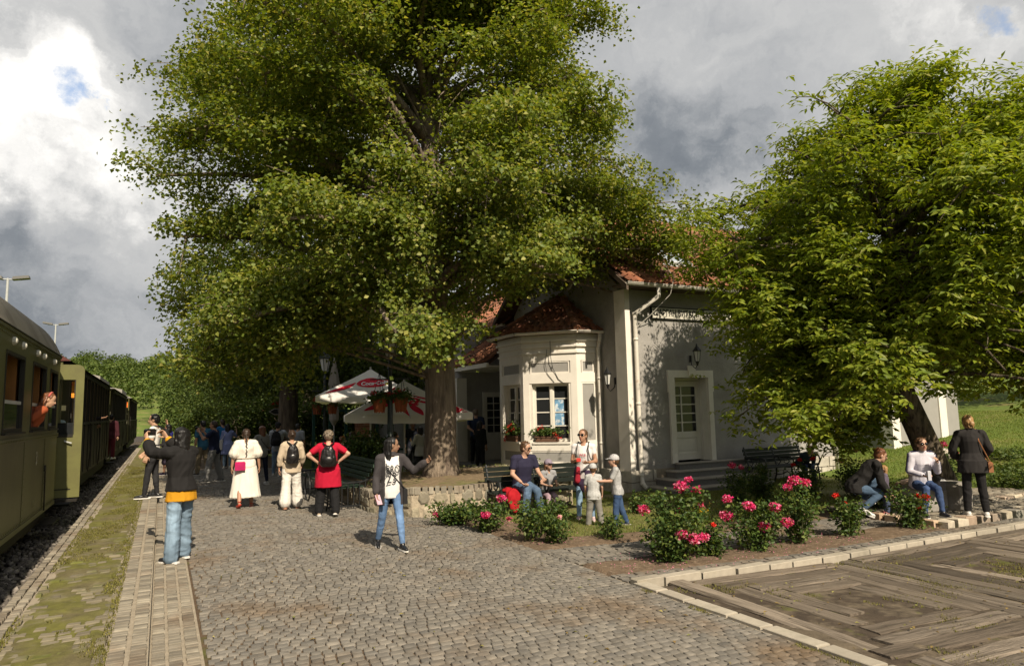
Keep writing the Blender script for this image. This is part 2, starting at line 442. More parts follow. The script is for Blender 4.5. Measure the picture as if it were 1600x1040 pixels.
mat('lawn_soil', (.165, .150, .065), .97, .25, 9, bump=.7, bscale=60, col2=(.13, .15, .035), c2scale=1.1, c2lo=.42, c2hi=.6)
mat('grass_ground', (.11, .155, .025), .95, .3, 6, bump=.8, bscale=50, col2=(.20, .18, .06), c2scale=.5, c2lo=.5, c2hi=.66)
mat('grass_blade', (.13, .17, .03), .7, .2, 3, rnd=.35, rndcols=[(0, (.10, .145, .025)), (.5, (.16, .19, .04)), (1, (.24, .21, .085))], transl=.25)
mat('lawn_blade', (.13, .17, .03), .7, .2, .5, rnd=.25, rndcols=[(0, (.10, .155, .02)), (.6, (.15, .20, .028)), (1, (.20, .21, .05))], transl=.25)
mat('moss_blade', (.13, .15, .02), .8, .2, 3, rnd=.3, rndcols=[(0, (.11, .115, .024)), (1, (.20, .175, .05))], transl=.2)
mat('ballast', (.13, .115, .10), .95, .3, 14, rnd=.45, bump=.5, bscale=40, rndcols=[(0, (.09, .08, .07)), (.6, (.16, .14, .12)), (1, (.24, .215, .19))])
mat('ballast_bed', (.06, .05, .042), .97, .3, 20, bump=1, bscale=40)
mat('rail_steel', (.22, .16, .11), .45, .2, 12, metal=.7)

# ================================================================ ground
def sheet(name, x0, x1, y0, y1, dz, matn, step=.25, kind='structure', parent=None, rough=0.0, rs=2.0, zf=None):
    nx = max(1, int((x1 - x0) / step)); ny = max(1, int((y1 - y0) / step))
    X, Y = np.meshgrid(np.linspace(x0, x1, nx + 1), np.linspace(y0, y1, ny + 1))
    Z = np.vectorize(zf or gz)(X) + dz
    if rough: Z = Z + rough * vnoise(np.stack([X.ravel() * rs, Y.ravel() * rs, X.ravel() * 0 + dz * 50], 1)).reshape(X.shape)
    if rough: Z[0] -= .05; Z[-1] -= .05; Z[1:-1, 0] -= .05; Z[1:-1, -1] -= .05
    V = np.stack([X.ravel(), Y.ravel(), Z.ravel()], 1)
    a = (np.arange(ny)[:, None] * (nx + 1) + np.arange(nx)[None]).ravel()
    F = np.stack([a, a + 1, a + nx + 2, a + nx + 1], 1)
    return put(name, np_mesh(name, V, F, matn, True), parent, kind)
def terr(x, y):
    z = -.36 if x < -1.3 else gz(x) - .07
    if x > 15.5: z += .10 * (x - 15.5) if x < 60 else 4.45 + .22 * (x - 60)
    if y > 95: z += .105 * (y - 95) if y < 230 else 14.2
    if x < -14: z += .04 * (-14 - x)
    return z
xs = np.concatenate([np.linspace(-400, -16, 24), np.linspace(-14, -1.36, 10), [-1.30], np.linspace(-1.2, 16, 40), np.linspace(17, 60, 30), np.linspace(70, 500, 24)])
ys = np.concatenate([np.linspace(-150, -3, 14), np.linspace(0, 45, 70), np.linspace(48, 95, 16), np.linspace(100, 230, 20), np.linspace(250, 900, 10)])
X, Y = np.meshgrid(xs, ys)
Z = np.vectorize(terr)(X, Y)
a = (np.arange(len(ys) - 1)[:, None] * len(xs) + np.arange(len(xs) - 1)[None]).ravel()
put('ground', np_mesh('ground', np.stack([X.ravel(), Y.ravel(), Z.ravel()], 1), np.stack([a, a + 1, a + len(xs) + 1, a + len(xs)], 1), 'grass_ground', True), None, 'structure')

def sett_field(x0, x1, y0, y1, sx, sy, z, wave=.03, jz=.006, along='x', off=True, prob=1.0, minx=None):
    out = []
    if along == 'x':
        y = y0; r = 0
        while y < y1:
            x = x0 - (R_.random() * sx if off else 0)
            while x < x1:
                w = sx * (.8 + .45 * R_.random()) if off else sx
                xa, xb = max(x, x0), min(x + w, x1)
                if xb - xa > sx * .4 and R_.random() < prob:
                    xc = (xa + xb) / 2; yc = y + sy / 2 + wave * math.sin(xc * 1.7 + y * .45) + wave * .6 * math.sin(xc * 4.1 + y)
                    out.append(xf((xc, yc, gz(xc) + z + R_.uniform(-jz, jz)), xb - xa - .010, sy - .010 + R_.uniform(-.006, .004), .05, R_.gauss(0, .03), R_.gauss(0, .012), R_.gauss(0, .012)))
                x += w
            y += sy; r += 1
    return out
SETT = [quad_block('cobble', 'sett', .10, .065) for _ in range(8)]
SETTP = [quad_block('cobble', 'sett_pale', .09, .10) for _ in range(5)]
SETTM = [quad_block('cobble', 'sett_moss', .10, .13) for _ in range(5)]

# main paving of the station forecourt
pav = sheet('paving', .34, 4.78, 1.5, 46, -.022, 'joint_soil', .3)
pieces('cobble', SETT, sett_field(.36, 4.76, 2.4, 27, .098, .090, 0, jz=.003), pav)
# paved garden path and the paved strip by the walnut tree
gpath = sheet('garden_path', 4.74, 11.3, 7.62, 8.62, -.02, 'joint_soil', .3)
pieces('cobble', SETT, sett_field(4.76, 11.3, 7.64, 8.6, .13, .11, .004, wave=.006), gpath)
isl = sheet('paved_terrace', 11.32, 17, 6.98, 9.2, .07, 'joint_soil', .3)
pieces('cobble', SETTP, sett_field(11.34, 16.9, 7.2, 9.18, .15, .12, .095, wave=.01), isl, limit=220)
BL = [quad_block('kerb_stone', 'rough_stone', .16, .10) for _ in range(5)]
pieces('kerb_stone', BL, [xf((11.5 + i * .34 + R_.uniform(-.02, .02), 7.04 + R_.uniform(-.02, .02), -.25 + .125 + R_.uniform(-.012, .012)), .32, .24, .24, R_.gauss(0, .04)) for i in range(16)]
       + [xf((11.36, 7.2 + i * .3, -.13), .2, .28, .2, R_.gauss(0, .06)) for i in range(4)] + [xf((14.6 + i * .42, 7.95 + i * .01, -.1), .38, .22, .2, R_.gauss(0, .08)) for i in range(7)], isl)

# platform beside the track
mb = MB(); mb.box(-1.23, -.03, -1, 46, -.34, .098)
plat = put('platform', mb.mesh('platform', 'mortar'), None, 'structure')
sheet('moss', -1.05, -.31, -1, 46, .116, 'moss_bed', .09, 'stuff', plat, .014, 6.0, zf=lambda x: 0.0)
pieces('cobble', SETTM, [m for m in sett_field(-1.04, -.31, 2.6, 13, .125, .112, .118, wave=.01, jz=.014) if R_.random() < .9 - max(0, m.translation.y - 7) * .12], plat, 'cobble')
er = []
for x0, w in ((-1.225, .085), (-1.135, .085)):
    y = 3.0
    while y < 40: d = R_.uniform(.075, .11); er.append(xf((x0 + w / 2, y + d / 2, .128 + R_.uniform(-.006, .006)), w - .012, d - .016, .05, R_.gauss(0, .04))); y += d
pieces('edge_stone', SETTP, er, plat)
kb = sheet('platform_kerb', -.30, -.03, -1, 46, .116, 'mortar', .27, zf=lambda x: 0.0)
er = []
for x0, w in ((-.30, .13), (-.16, .13)):
    y = 3.0
    while y < 46: d = R_.uniform(.06, .085); er.append(xf((x0 + w / 2, y + d / 2, .136 + R_.uniform(-.004, .004)), w - .018, d - .012, .06, R_.gauss(0, .03))); y += d
pieces('kerb_stone', SETTP, er, kb)
gut = sheet('paved_gutter', -.03, .345, -1, 46, -.018, 'mortar', .3)
er = []
for x0, w in ((-.022, .115), (.097, .115), (.216, .115)):
    y = 3.0
    while y < 46: d = R_.uniform(.06, .095); er.append(xf((x0 + w / 2, y + d / 2, .002 + R_.uniform(-.003, .003)), w - .016, d - .012, .05, R_.gauss(0, .03))); y += d
pieces('kerb_stone', SETTP, er, gut)

# track bed
sheet('track_bed', -5.2, -1.24, -4, 130, -.33, 'ballast_bed', .4, 'structure', None, .03, 3.0, zf=lambda x: 0.0)
st = []
for i in range(9000):
    y = 6 + 40 * R_.random() ** 1.7; x = R_.uniform(-2.6, -1.24)
    st.append(np.array(xf((x, y, -.325 + .03 * R_.random()), R_.uniform(.04, .09), R_.uniform(.04, .08), R_.uniform(.03, .07), R_.random() * 6, R_.gauss(0, .4), R_.gauss(0, .4))))
V, F = stamp([(x, y, z) for z in (-.5, .5) for x, y in ((-.5, -.4), (.4, -.5), (.5, .4), (-.3, .5))], [(0, 3, 2, 1), (4, 5, 6, 7), (0, 1, 5, 4), (1, 2, 6, 5), (2, 3, 7, 6), (3, 0, 4, 7)], st)
put('track_ballast', np_mesh('track_ballast', V, F, 'ballast'), None, 'stuff')
def curve_x(y): return 0 if y < 48 else .0042 * (y - 48) ** 2
tr = thing('railway_track', 'narrow gauge rails running under the train and curving right beyond it', 'railway track', (-2.9, 20, -.3))
for k in (-3.28, -2.52):
    mb = MB()
    pts = [(k + curve_x(y), y, -.21) for y in list(range(-3, 49, 6)) + list(range(50, 100, 3))]
    mb.tube(pts, [.045] * len(pts), 4); mb.build('rail', 'rail_steel', tr)
mb = MB(); mb.box(-.75, .75, -.1, .1, -.05, .05)
ms = mb.mesh('sleeper', 'plank_x')
pieces('sleeper', [ms], [xf((-2.9 + curve_x(y), y, -.29), rz=-.0084 * max(0, y - 48)) for y in np.arange(4, 96, .75)], tr)

# pale kerb round the timber square
KS = [quad_block('kerb_stone', 'kerb_stone', .03, .06) for _ in range(4)]
kt = sheet('timber_square', 4.92, 15, -2, 6.34, -.026, 'sleeper_soil', .08, 'structure', None, .018, 3.2)
ks = []
y = -1.2
while y < 6.1: d = R_.choice((.42, .5, .58)); ks.append(xf((4.80, y + d / 2, gz(4.8) + .03), .16, d - .012, .12, R_.gauss(0, .01))); y += d
x = 4.74
while x < 15: d = R_.choice((.40, .5, .55)); ks.append(xf((x + d / 2, 6.42 + R_.uniform(-.004, .004), gz(x) + .055), d - .012, .13, .16, R_.gauss(0, .008))); x += d
kk = sheet('square_kerb', 4.70, 4.9, -2, 6.3, -.004, 'mortar', .2)
pieces('kerb_stone', KS, ks, kk)
er = sett_field(4.72, 13.2, 6.5, 6.74, .12, .115, .02, wave=.0, jz=.006, off=True)
eb = sheet('border_strip', 4.71, 13.3, 6.49, 6.76, -.004, 'mortar', .2)
pieces('cobble', SETT, er, eb, limit=200)
# old railway sleepers laid in concentric squares
def plank_mesh(matn, L, w, horiz):
    n = 9; V = []; F = []
    for i in range(n + 1):
        t = -L / 2 + L * i / n + (R_.uniform(-.03, .03) if i in (0, n) else 0)
        for s in (-1, 1):
            e = s * w / 2 * R_.uniform(.93, 1.0)
            for z, k in ((-.10, 1), (R_.uniform(-.022, -.008), 1), (R_.uniform(-.006, .004), .86)):
                V.append((t, e * k, z))
    for i in range(n):
        a = i * 6; b = a + 6
        F += [(a, a + 1, b + 1, b), (a + 1, a + 2, b + 2, b + 1), (a + 2, a + 5, b + 5, b + 2), (a + 5, a + 4, b + 4, b + 5), (a + 4, a + 3, b + 3, b + 4)]
    F += [(0, 3, 4, 1), (1, 4, 5, 2), (n * 6, n * 6 + 1, n * 6 + 4, n * 6 + 3), (n * 6 + 1, n * 6 + 2, n * 6 + 5, n * 6 + 4)]
    if not horiz: V = [(-y, x, z) for x, y, z in V]
    me = bpy.data.meshes.new('plank'); me.from_pydata(V, [], F); me.materials.append(MATS[matn]); me.update(); return me
cells = [(6.52, 4.98), (9.36, 4.98), (12.2, 4.98), (6.52, 2.14), (9.36, 2.14), (12.2, 2.14), (6.52, -.7)]
for cx, cy in cells:
    for hs in (.62, .88, 1.14, 1.38):
        w = .225
        for k in range(4):
            if R_.random() < .06: continue
            L = 2 * hs - .02 + R_.uniform(-.06, .03); o = hs - w / 2
            # pinwheel: every board butts against the next one
            if k == 0: p = (cx - o, cy + .115); hz = False
            elif k == 1: p = (cx + .115, cy + o); hz = True
            elif k == 2: p = (cx + o, cy - .115); hz = False
            else: p = (cx - .115, cy - o); hz = True
            L -= .0
            x_, y_ = p
            o_ = put('plank', plank_mesh('plank_x' if hz else 'plank_y', L - .23 + .0, w, hz), kt)
            o_.location = (x_, y_, gz(x_) + R_.uniform(-.015, .0)); o_.rotation_euler = (R_.gauss(0, .008), (0.035 if gz(x_) > -.249 else 0) * (1 if hz else 0), R_.gauss(0, .014))

# garden beds and lawn
sheet('garden_soil', 4.775, 12, 8.62, 13.9, .006, 'soil', .1, 'structure', None, .018, 4)
sheet('flower_bed', 4.76, 11.34, 6.76, 7.62, .012, 'soil', .08, 'structure', None, .022, 5)
lw = sheet('lawn', 5.55, 17.6, 9.25, 13.82, .022, 'lawn_soil', .15, 'structure', None, .014, 3)
sheet('side_lawn', 12.0, 17.6, 9.2, 9.25, .02, 'lawn_soil', .2)
# grass
def blades(name, pts, h, w, matn, lean=.5):
    P = np.array(pts); n = len(P)
    an = NP.random(n) * 6.283; hh = h * (.5 + NP.random(n)); ww = w * (.6 + .8 * NP.random(n))
    d = np.stack([np.cos(an), np.sin(an), 0 * an], 1); s = np.stack([-np.sin(an), np.cos(an), 0 * an], 1)
    le = lean * NP.random(n)
    tip = P + d * (hh * le)[:, None] + np.array([0, 0, 1]) * (hh * (1 - .3 * le))[:, None]
    V = np.stack([P - s * ww[:, None] / 2, P + s * ww[:, None] / 2, tip], 1).reshape(-1, 3)
    return put(name, np_mesh(name, V, np.arange(3 * n).reshape(-1, 3), matn), None, 'stuff')
pts = []
def dens(x, y): return vnoise(np.array([[x * .9, y * .9, 2.0]]))[0] + .5 * vnoise(np.array([[x * 2.7, y * 2.7, 7.0]]))[0]
Q = NP.random((110000, 2)) * np.array([12.0, 4.55]) + np.array([5.6, 9.27])
dd = vnoise(np.stack([Q[:, 0] * .8, Q[:, 1] * .8, Q[:, 0] * 0 + 2], 1)) + .5 * vnoise(np.stack([Q[:, 0] * 2.7, Q[:, 1] * 2.7, Q[:, 0] * 0 + 7], 1))
# worn bare ground round the bench
worn = np.exp(-(((Q[:, 0] - 7.0) / 1.5) ** 2 + ((Q[:, 1] - 12.0) / 1.0) ** 2))
keep = dd - 1.2 * worn + .80 + .35 * (Q[:, 1] < 10.2) > NP.random(len(Q)) * .9
Q = Q[keep]
gzv = np.vectorize(gz)
blades('grass', np.stack([Q[:, 0], Q[:, 1], gzv(Q[:, 0]) + .02], 1), .035, .010, 'grass_blade')
# right hand slope beyond the terrace
Q = NP.random((110000, 2)) * np.array([18.0, 11.0]) + np.array([14.0, 8.1])
Q = Q[(Q[:, 1] < 13.2) | (Q[:, 0] > 18)]
zz = np.array([terr(x, y) for x, y in Q])
blades('grass', np.stack([Q[:, 0], Q[:, 1], zz], 1), .045, .016, 'lawn_blade')
# moss and weeds between the sleepers, along the kerbs and on the platform
pts = []
for i in range(42000):
    x = R_.uniform(4.9, 10.2); y = R_.uniform(2.2, 6.3)
    if vnoise(np.array([[x * 1.5, y * 1.5, 4.0]]))[0] + .35 * vnoise(np.array([[x * 6, y * 6, 4.0]]))[0] > .36: pts.append((x, y, gz(x) - .022))
for i in range(2600):
    y = R_.uniform(3.2, 6.2)
    if math.sin(y * 2.3) + math.sin(y * 5.1) > .4: pts.append((4.70 + R_.gauss(0, .025), y, gz(4.7) - .01))
blades('moss', pts, .022, .010, 'moss_blade', .9)
pts = []
for i in range(60000):
    y = 4 + 26 * R_.random() ** 1.5; x = R_.uniform(-1.06, -.29)
    v_ = vnoise(np.array([[x * 3.0, y * 1.3, 1.0]]))[0] + .4 * vnoise(np.array([[x * 9, y * 7, 3.0]]))[0]
    edge = 1.0 if x > -.36 else (.55 if x < -1.0 else 0)
    if v_ + edge + min(.45, (y - 6) * .07) > .32: pts.append((x, y, .115))
blades('moss', pts, .022, .011, 'moss_blade', .9)

# leaf litter and fallen petals lying about
mat('litter', (.2, .16, .05), .8, .2, 5, rnd=.4, rndcols=[(0, (.24, .17, .05)), (.4, (.15, .10, .04)), (.7, (.30, .26, .08)), (1, (.13, .15, .04))])
mat('petal_fallen', (.6, .2, .3), .7, .1, 5, rnd=.3)
def litter(name, n, x0, x1, y0, y1, dz, matn, s0, s1):
    P = NP.random((n, 2)) * np.array([x1 - x0, y1 - y0]) + np.array([x0, y0]); an = NP.random(n) * 6.283; s = s0 + (s1 - s0) * NP.random(n); z = np.vectorize(gz)(P[:, 0]) + dz
    c, si = np.cos(an) * s, np.sin(an) * s; V = np.stack([np.stack([P[:, 0] - c, P[:, 1] - si, z], 1), np.stack([P[:, 0] + si * .5, P[:, 1] - c * .5, z + .012], 1), np.stack([P[:, 0] + c, P[:, 1] + si, z + .004], 1), np.stack([P[:, 0] - si * .5, P[:, 1] + c * .5, z + .010], 1)], 1).reshape(-1, 3)
    return put(name, np_mesh(name, V, np.arange(4 * n).reshape(-1, 4), matn), None, 'stuff')
litter('fallen_leaves', 420, .4, 4.7, 4, 22, .006, 'litter', .015, .032)
litter('fallen_leaves', 260, 4.9, 12, 9, 13, .05, 'litter', .015, .035)
litter('fallen_leaves', 200, 4.9, 11, 2.5, 6.2, .012, 'litter', .015, .03)
litter('fallen_petals', 260, 4.9, 9.5, 6.6, 7.8, .035, 'petal_fallen', .008, .016)
litter('fallen_petals', 120, 4.8, 6.0, 8.8, 11.6, .035, 'petal_fallen', .008, .016)

# ================================================================ station building
mat('stucco', (.36, .345, .325), .95, .12, 3, bump=.9, bscale=70, col2=(.285, .272, .252), c2scale=1.3, c2lo=.45, c2hi=.7, bdist=.02)
mat('panel_grey', (.30, .29, .27), .9, .06, 4, bump=.2, bscale=60)
mat('white_paint', (.74, .70, .63), .7, .06, 3, bump=.12, bscale=30, col2=(.62, .58, .50), c2scale=1.6, c2lo=.58, c2hi=.75)
mat('white_wood', (.70, .67, .60), .6, .07, 4, bump=.1, bscale=40)
mat('plinth_stone', (.44, .41, .35), .9, .18, 5, rnd=.15, bump=.6, bscale=25, col2=(.30, .27, .22), c2scale=4, c2lo=.5, c2hi=.7)
mat('granite_step', (.17, .165, .16), .7, .15, 20, rnd=.1, bump=.2, bscale=80)
mat('granite_tread', (.34, .31, .27), .75, .12, 20, bump=.2, bscale=80)
mat('glass_dark', (.02, .022, .024), .06, 0, spec=.6)
mat('interior', (.035, .03, .026), .9, .2, 3)
mat('gutter_metal', (.66, .62, .55), .5, .08, 5, col2=(.42, .30, .20), c2scale=2.5, c2lo=.62, c2hi=.72)
mat('tile_clay', (.30, .13, .07), .85, .2, 9, rnd=.35, bump=.3, bscale=50, rndcols=[(0, (.19, .072, .045)), (.4, (.30, .122, .066)), (.75, (.38, .175, .098)), (1, (.15, .08, .055))], col2=(.10, .066, .05), c2scale=1.2, c2lo=.5, c2hi=.7)
mat('tile_bed', (.10, .06, .045), .95, .2, 5)
mat('eave_wood', (.10, .075, .055), .85, .25, 6)
mat('black_iron', (.012, .013, .014), .45, .1, 12, spec=.5)
mat('lamp_glass', (.62, .62, .58), .25, .05, 6, spec=.5)
mat('sign_face', (.55, .53, .46), .6, .07, 4)
mat('ink_black', (.012, .012, .012), .6, 0)
mat('poster_blue', (.16, .33, .52), .5, .35, 5, col2=(.62, .70, .76), c2scale=9, c2lo=.5, c2hi=.58)
mat('zinc', (.45, .46, .46), .5, .1, 8)
mat('cable', (.03, .03, .03), .6, 0)
mat('cable_pale', (.5, .47, .42), .6, 0)

bld = thing('station_building', 'grey stuccoed railway station with white corner pilaster, bay window and red tiled roof', 'building', (14, 16, 0))
class Fr:
    """a wall's own frame: u along the wall, n outward"""
    def __init__(s, o, u):
        s.o = Vector((o[0], o[1], 0)); s.u = Vector((u[0], u[1], 0)).normalized(); s.n = Vector((s.u.y, -s.u.x, 0))
    def P(s, u, z, d=0.0): return s.o + s.u * u + s.n * d + Vector((0, 0, z))
    def box(s, mb, u0, u1, z0, z1, d0, d1, mi=0):
        V = [s.P(u, z, d) for z in (z0, z1) for u, d in ((u0, d1), (u1, d1), (u1, d0), (u0, d0))]
        return mb.add(V, [(0, 3, 2, 1), (4, 5, 6, 7), (0, 1, 5, 4), (1, 2, 6, 5), (2, 3, 7, 6), (3, 0, 4, 7)], mi)
    def ring(s, mb, u0, u1, z0, z1, w, d0, d1, mi=0):
        s.box(mb, u0, u1, z0, z0 + w, d0, d1, mi); s.box(mb, u0, u1, z1 - w, z1, d0, d1, mi)
        s.box(mb, u0, u0 + w, z0 + w, z1 - w, d0, d1, mi); s.box(mb, u1 - w, u1, z0 + w, z1 - w, d0, d1, mi)
    def mat(s):
        m = Matrix.Identity(4)
        for i in range(3): m[i][0] = s.u[i]; m[i][1] = (0, 0, 1)[i]; m[i][2] = s.n[i]; m[i][3] = s.o[i]
        return m
fw = Fr((10.42, 13.85), (1, 0))           # front wall with the door
du0, du1 = 11.75 - 10.42, 12.89 - 10.42
mb = MB()
fw.box(mb, 0, du0, .27, 4.78, -.4, 0); fw.box(mb, du1, 7.33, .27, 4.78, -.4, 0); fw.box(mb, du0, du1, 2.55, 4.78, -.4, 0)
mb.box(17.35, 17.75, 14.25, 20.1, -.3, 4.78)
# west wall with the gable, oval window opening left as a niche
mb.prism([(10.40, 14.25, .27), (10.40, 20.1, .27), (10.40, 20.1, 4.9), (10.40, 17, 7.42), (10.40, 14.25, 4.95)], (.35, 0, 0))
mb.box(10.75, 17.4, 19.8, 20.1, -.3, 4.8)
mb.build('wall', 'stucco', bld)
mb = MB(); mb.box(10.8, 17.3, 14.3, 19.7, -.2, .1); mb.build('floor_slab', 'interior', bld)
mb = MB(); mb.box(10.27, 10.42, 13.80, 14.252, .27, 4.78); mb.build('pilaster', 'white_paint', bld)
# plinth of stone blocks
pb = [quad_block('stone_block', 'plinth_stone', .03, .05) for _ in range(4)]
tr_ = []
def block_row(fr, u0, u1, zs, depth=.12, step=.62):
    for k, (za, zb) in enumerate(zs):
        u = u0 - (R_.random() * .3 if k else 0)
        while u < u1 - .05:
            w = step * R_.uniform(.75, 1.25); a = max(u, u0); b = min(u + w, u1)
            if b - a > .1:
                c = fr.P((a + b) / 2, (za + zb) / 2, depth * .5 + R_.uniform(-.008, .008))
                m = Matrix.Identity(4)
                ax = (fr.u * (b - a - .012), Vector((0, 0, 1)) * (zb - za - .012), fr.n * depth)
                for i in range(3): m[i][0] = ax[0][i]; m[i][1] = ax[1][i]; m[i][2] = ax[2][i]; m[i][3] = c[i]
                tr_.append(m)
            u += w
block_row(fw, -.16, .62, [(-.32, -.02), (-.02, .27)]); block_row(fw, 3.2, 7.36, [(-.32, -.02), (-.02, .27)])
fwest = Fr((10.4, 20.1), (0, -1))
block_row(Fr((10.30, 14.4), (0, -1)), -.7, .66, [(-.32, -.02), (-.02, .27)])
pieces('stone_block', pb, tr_, bld)
mb = MB(); fw.box(mb, -.02, 7.33, -.32, .268, -.35, .004); mb.box(10.36, 10.7, 14.2, 20.1, -.32, .268); mb.build('plinth', 'mortar', bld)
# door with its surround
mb = MB()
fw.box(mb, du0 - .17, du0, .37, 2.18, 0, .06); fw.box(mb, du1, du1 + .15, .37, 2.18, 0, .06)
fw.box(mb, du0 - .20, du0, 2.18, 2.55, 0, .062); fw.box(mb, du1, du1 + .18, 2.18, 2.55, 0, .062); fw.box(mb, du0 - .20, du1 + .18, 2.55, 2.74, 0, .062)
um = (du0 + du1) / 2
mb.prism([fw.P(um - .10, 2.60, .062), fw.P(um + .10, 2.60, .062), fw.P(um + .14, 2.86, .062), fw.P(um - .14, 2.86, .062)], fw.n * .04)
mb.build('door_surround', 'white_paint', bld)
mb = MB()
fw.box(mb, du0, du0 + .05, .4, 2.55, -.34, -.24); fw.box(mb, du1 - .05, du1, .4, 2.55, -.34, -.24); fw.box(mb, du0 + .05, du1 - .05, 2.48, 2.55, -.34, -.24)
mb.box(10.42 + du0 - .005, 10.42 + du0 + .012, 13.85, 14.09, .4, 2.55); mb.box(10.42 + du1 - .012, 10.42 + du1 + .005, 13.85, 14.09, .4, 2.55)
mb.build('door_frame', 'white_wood', bld)
mb = MB(); d0, d1 = du0 + .055, du1 - .055; st = [d0, d0 + .14, d1 - .14, d1]
fw.box(mb, d0, d0 + .13, .42, 2.47, -.31, -.265); fw.box(mb, d1 - .13, d1, .42, 2.47, -.31, -.265)
fw.box(mb, d0 + .13, d1 - .13, .42, .60, -.31, -.265); fw.box(mb, d0 + .13, d1 - .13, 1.0, 1.15, -.31, -.265); fw.box(mb, d0 + .13, d1 - .13, 2.33, 2.47, -.31, -.265)
fw.box(mb, d0 + .13, d1 - .13, .60, 1.0, -.30, -.285); fw.box(mb, d0 + .2, d1 - .2, .66, .94, -.285, -.272)
dm = d0 + .40
for z in (1.375, 1.61, 1.845, 2.08): fw.box(mb, d0 + .13, d1 - .13, z, z + .028, -.30, -.268)
fw.box(mb, dm, dm + .035, 1.15, 2.33, -.30, -.2675)
door = mb.build('door', 'white_wood', bld)
for k in range(5):
    for a, b in ((d0 + .13, dm), (dm + .035, d1 - .13)):
        mb = MB(); fw.box(mb, a, b, 1.15 + .235 * k, 1.15 + .235 * (k + 1), -.294, -.288); mb.build('pane', 'glass_dark', door)
mb = MB(); mb.tube([fw.P(d0 + .06, 1.2, -.265), fw.P(d0 + .06, 1.2, -.22), fw.P(d0 + .15, 1.2, -.215)], .01, 6); mb.build('handle', 'black_iron', door)
# steps
for k, (zt, xl, yf) in enumerate(((-.115, 10.66, 12.72), (.055, 10.98, 13.04), (.225, 11.3, 13.36), (.395, 11.62, 13.60))):
    yf2 = (12.72, 13.04, 13.36, 13.60)[k]
    mb = MB(); mb.box(xl + .03, 13.9, yf2 + .03, 13.78, -.3 if k == 0 else zt - .172, zt - .035); s_ = mb.build('step', 'granite_step', bld)
    mb = MB(); mb.cbox(xl, 13.93, yf2, 13.79, zt - .035, zt, .008); mb.build('tread', 'granite_tread', s_)
# eaves, gutter, downpipe
mb = MB(); mb.box(9.95, 18.1, 13.32, 13.86, 4.80, 4.84); mb.box(9.95, 18.1, 13.30, 13.34, 4.74, 4.90); mb.build('soffit', 'eave_wood', bld)
def gutter(parent, pts, r=.075):
    mb = MB()
    for a, b in zip(pts[:-1], pts[1:]):
        a = Vector(a); b = Vector(b); t = (b - a).normalized(); n = t.cross(Vector((0, 0, 1)))
        V = []
        for p in (a, b):
            for q in range(9):
                an = math.pi * q / 8
                V.append(p + n * (math.cos(an) * r) - Vector((0, 0, 1)) * (math.sin(an) * r))
        mb.add(V, [(i, i + 1, i + 10, i + 9) for i in range(8)] + [tuple(range(9)), tuple(range(17, 8, -1))])
        mb.tube([a + n * r, b + n * r], .012, 5)
    return mb.build('gutter', 'gutter_metal', parent, True)
gutter(bld, [(9.93, 13.24, 4.83), (18.1, 13.24, 4.83)])
def pipe(parent, pts, r=.055):
    mb = MB(); mb.tube(pts, r, 10)
    for p in pts[2:-1]: mb.lathe((p[0], p[1], p[2]), [(r * 1.15, -.03), (r * 1.15, .03)], 10)
    return mb.build('downpipe', 'gutter_metal', parent, True)
pipe(bld, [(10.93, 13.25, 4.78), (10.93, 13.26, 4.55), (10.53, 13.74, 4.15), (10.53, 13.74, 3.5), (10.53, 13.74, 1.9), (10.53, 13.74, .15), (10.53, 13.70, -.05), (10.56, 13.58, -.16)])
pipe(bld, [(17.66, 13.26, 4.78), (17.66, 13.3, 4.55), (17.66, 13.76, 4.2), (17.66, 13.76, 2.0), (17.66, 13.76, -.1)])
# sign
sg = thing('station_sign', 'long pale sign with black Cyrillic and Latin station name under the eaves', 'sign', (12.3, 13.8, 4.2))
mb = MB(); mb.box(11.10, 14.35, 13.80, 13.835, 4.05, 4.38); mb.build('board', 'ink_black', sg)
mb = MB(); mb.box(11.13, 14.32, 13.79, 13.80, 4.08, 4.35); mb.build('face', 'sign_face', sg)
for s, x in (('ШАРГАН ВИТАСИ', 11.17), ('ŠARGAN VITASI', 12.80)):
    me = text_mesh(s, .235, 'ink_black', .002, .80 if x < 12 else .76, bold=.004)
    w = max(v.co.x for v in me.vertices); me.transform(Matrix.Diagonal((1.52 / w if x < 12 else 1.48 / w, 1, 1, 1)))
    me.transform(Matrix.Translation((x, 13.787, 4.215)) @ Matrix.Rotation(rad(90), 4, 'X'))
    put('lettering', me, sg)

# roof tiles ------------------------------------------------------------------
def tile_mesh():
    V = []; F = []
    us = (-.5, -.3, -.05, .2, .5); hz = (.0, .055, .015, .0, .055)
    for v, lift in ((-.55, .035), (.55, .0)):
        for u, h in zip(us, hz): V.append((u, v, h * .9 + lift))
    for i in range(4): F.append((i, i + 1, i + 6, i + 5))
    for u, h in zip(us, hz): V.append((u, -.55, h * .9 + .035 - .03))
    for i in range(4): F.append((10 + i, 10 + i + 1, i + 1, i))
    me = bpy.data.meshes.new('tile'); me.from_pydata(V, [], F); me.materials.append(MATS['tile_clay']); me.update(); return me
TILE = [tile_mesh()]
def inside(p, poly):
    c = False; n = len(poly)
    for i in range(n):
        (x1, y1), (x2, y2) = poly[i], poly[(i + 1) % n]
        if (y1 > p[1]) != (y2 > p[1]) and p[0] < (x2 - x1) * (p[1] - y1) / (y2 - y1) + x1: c = not c
    return c
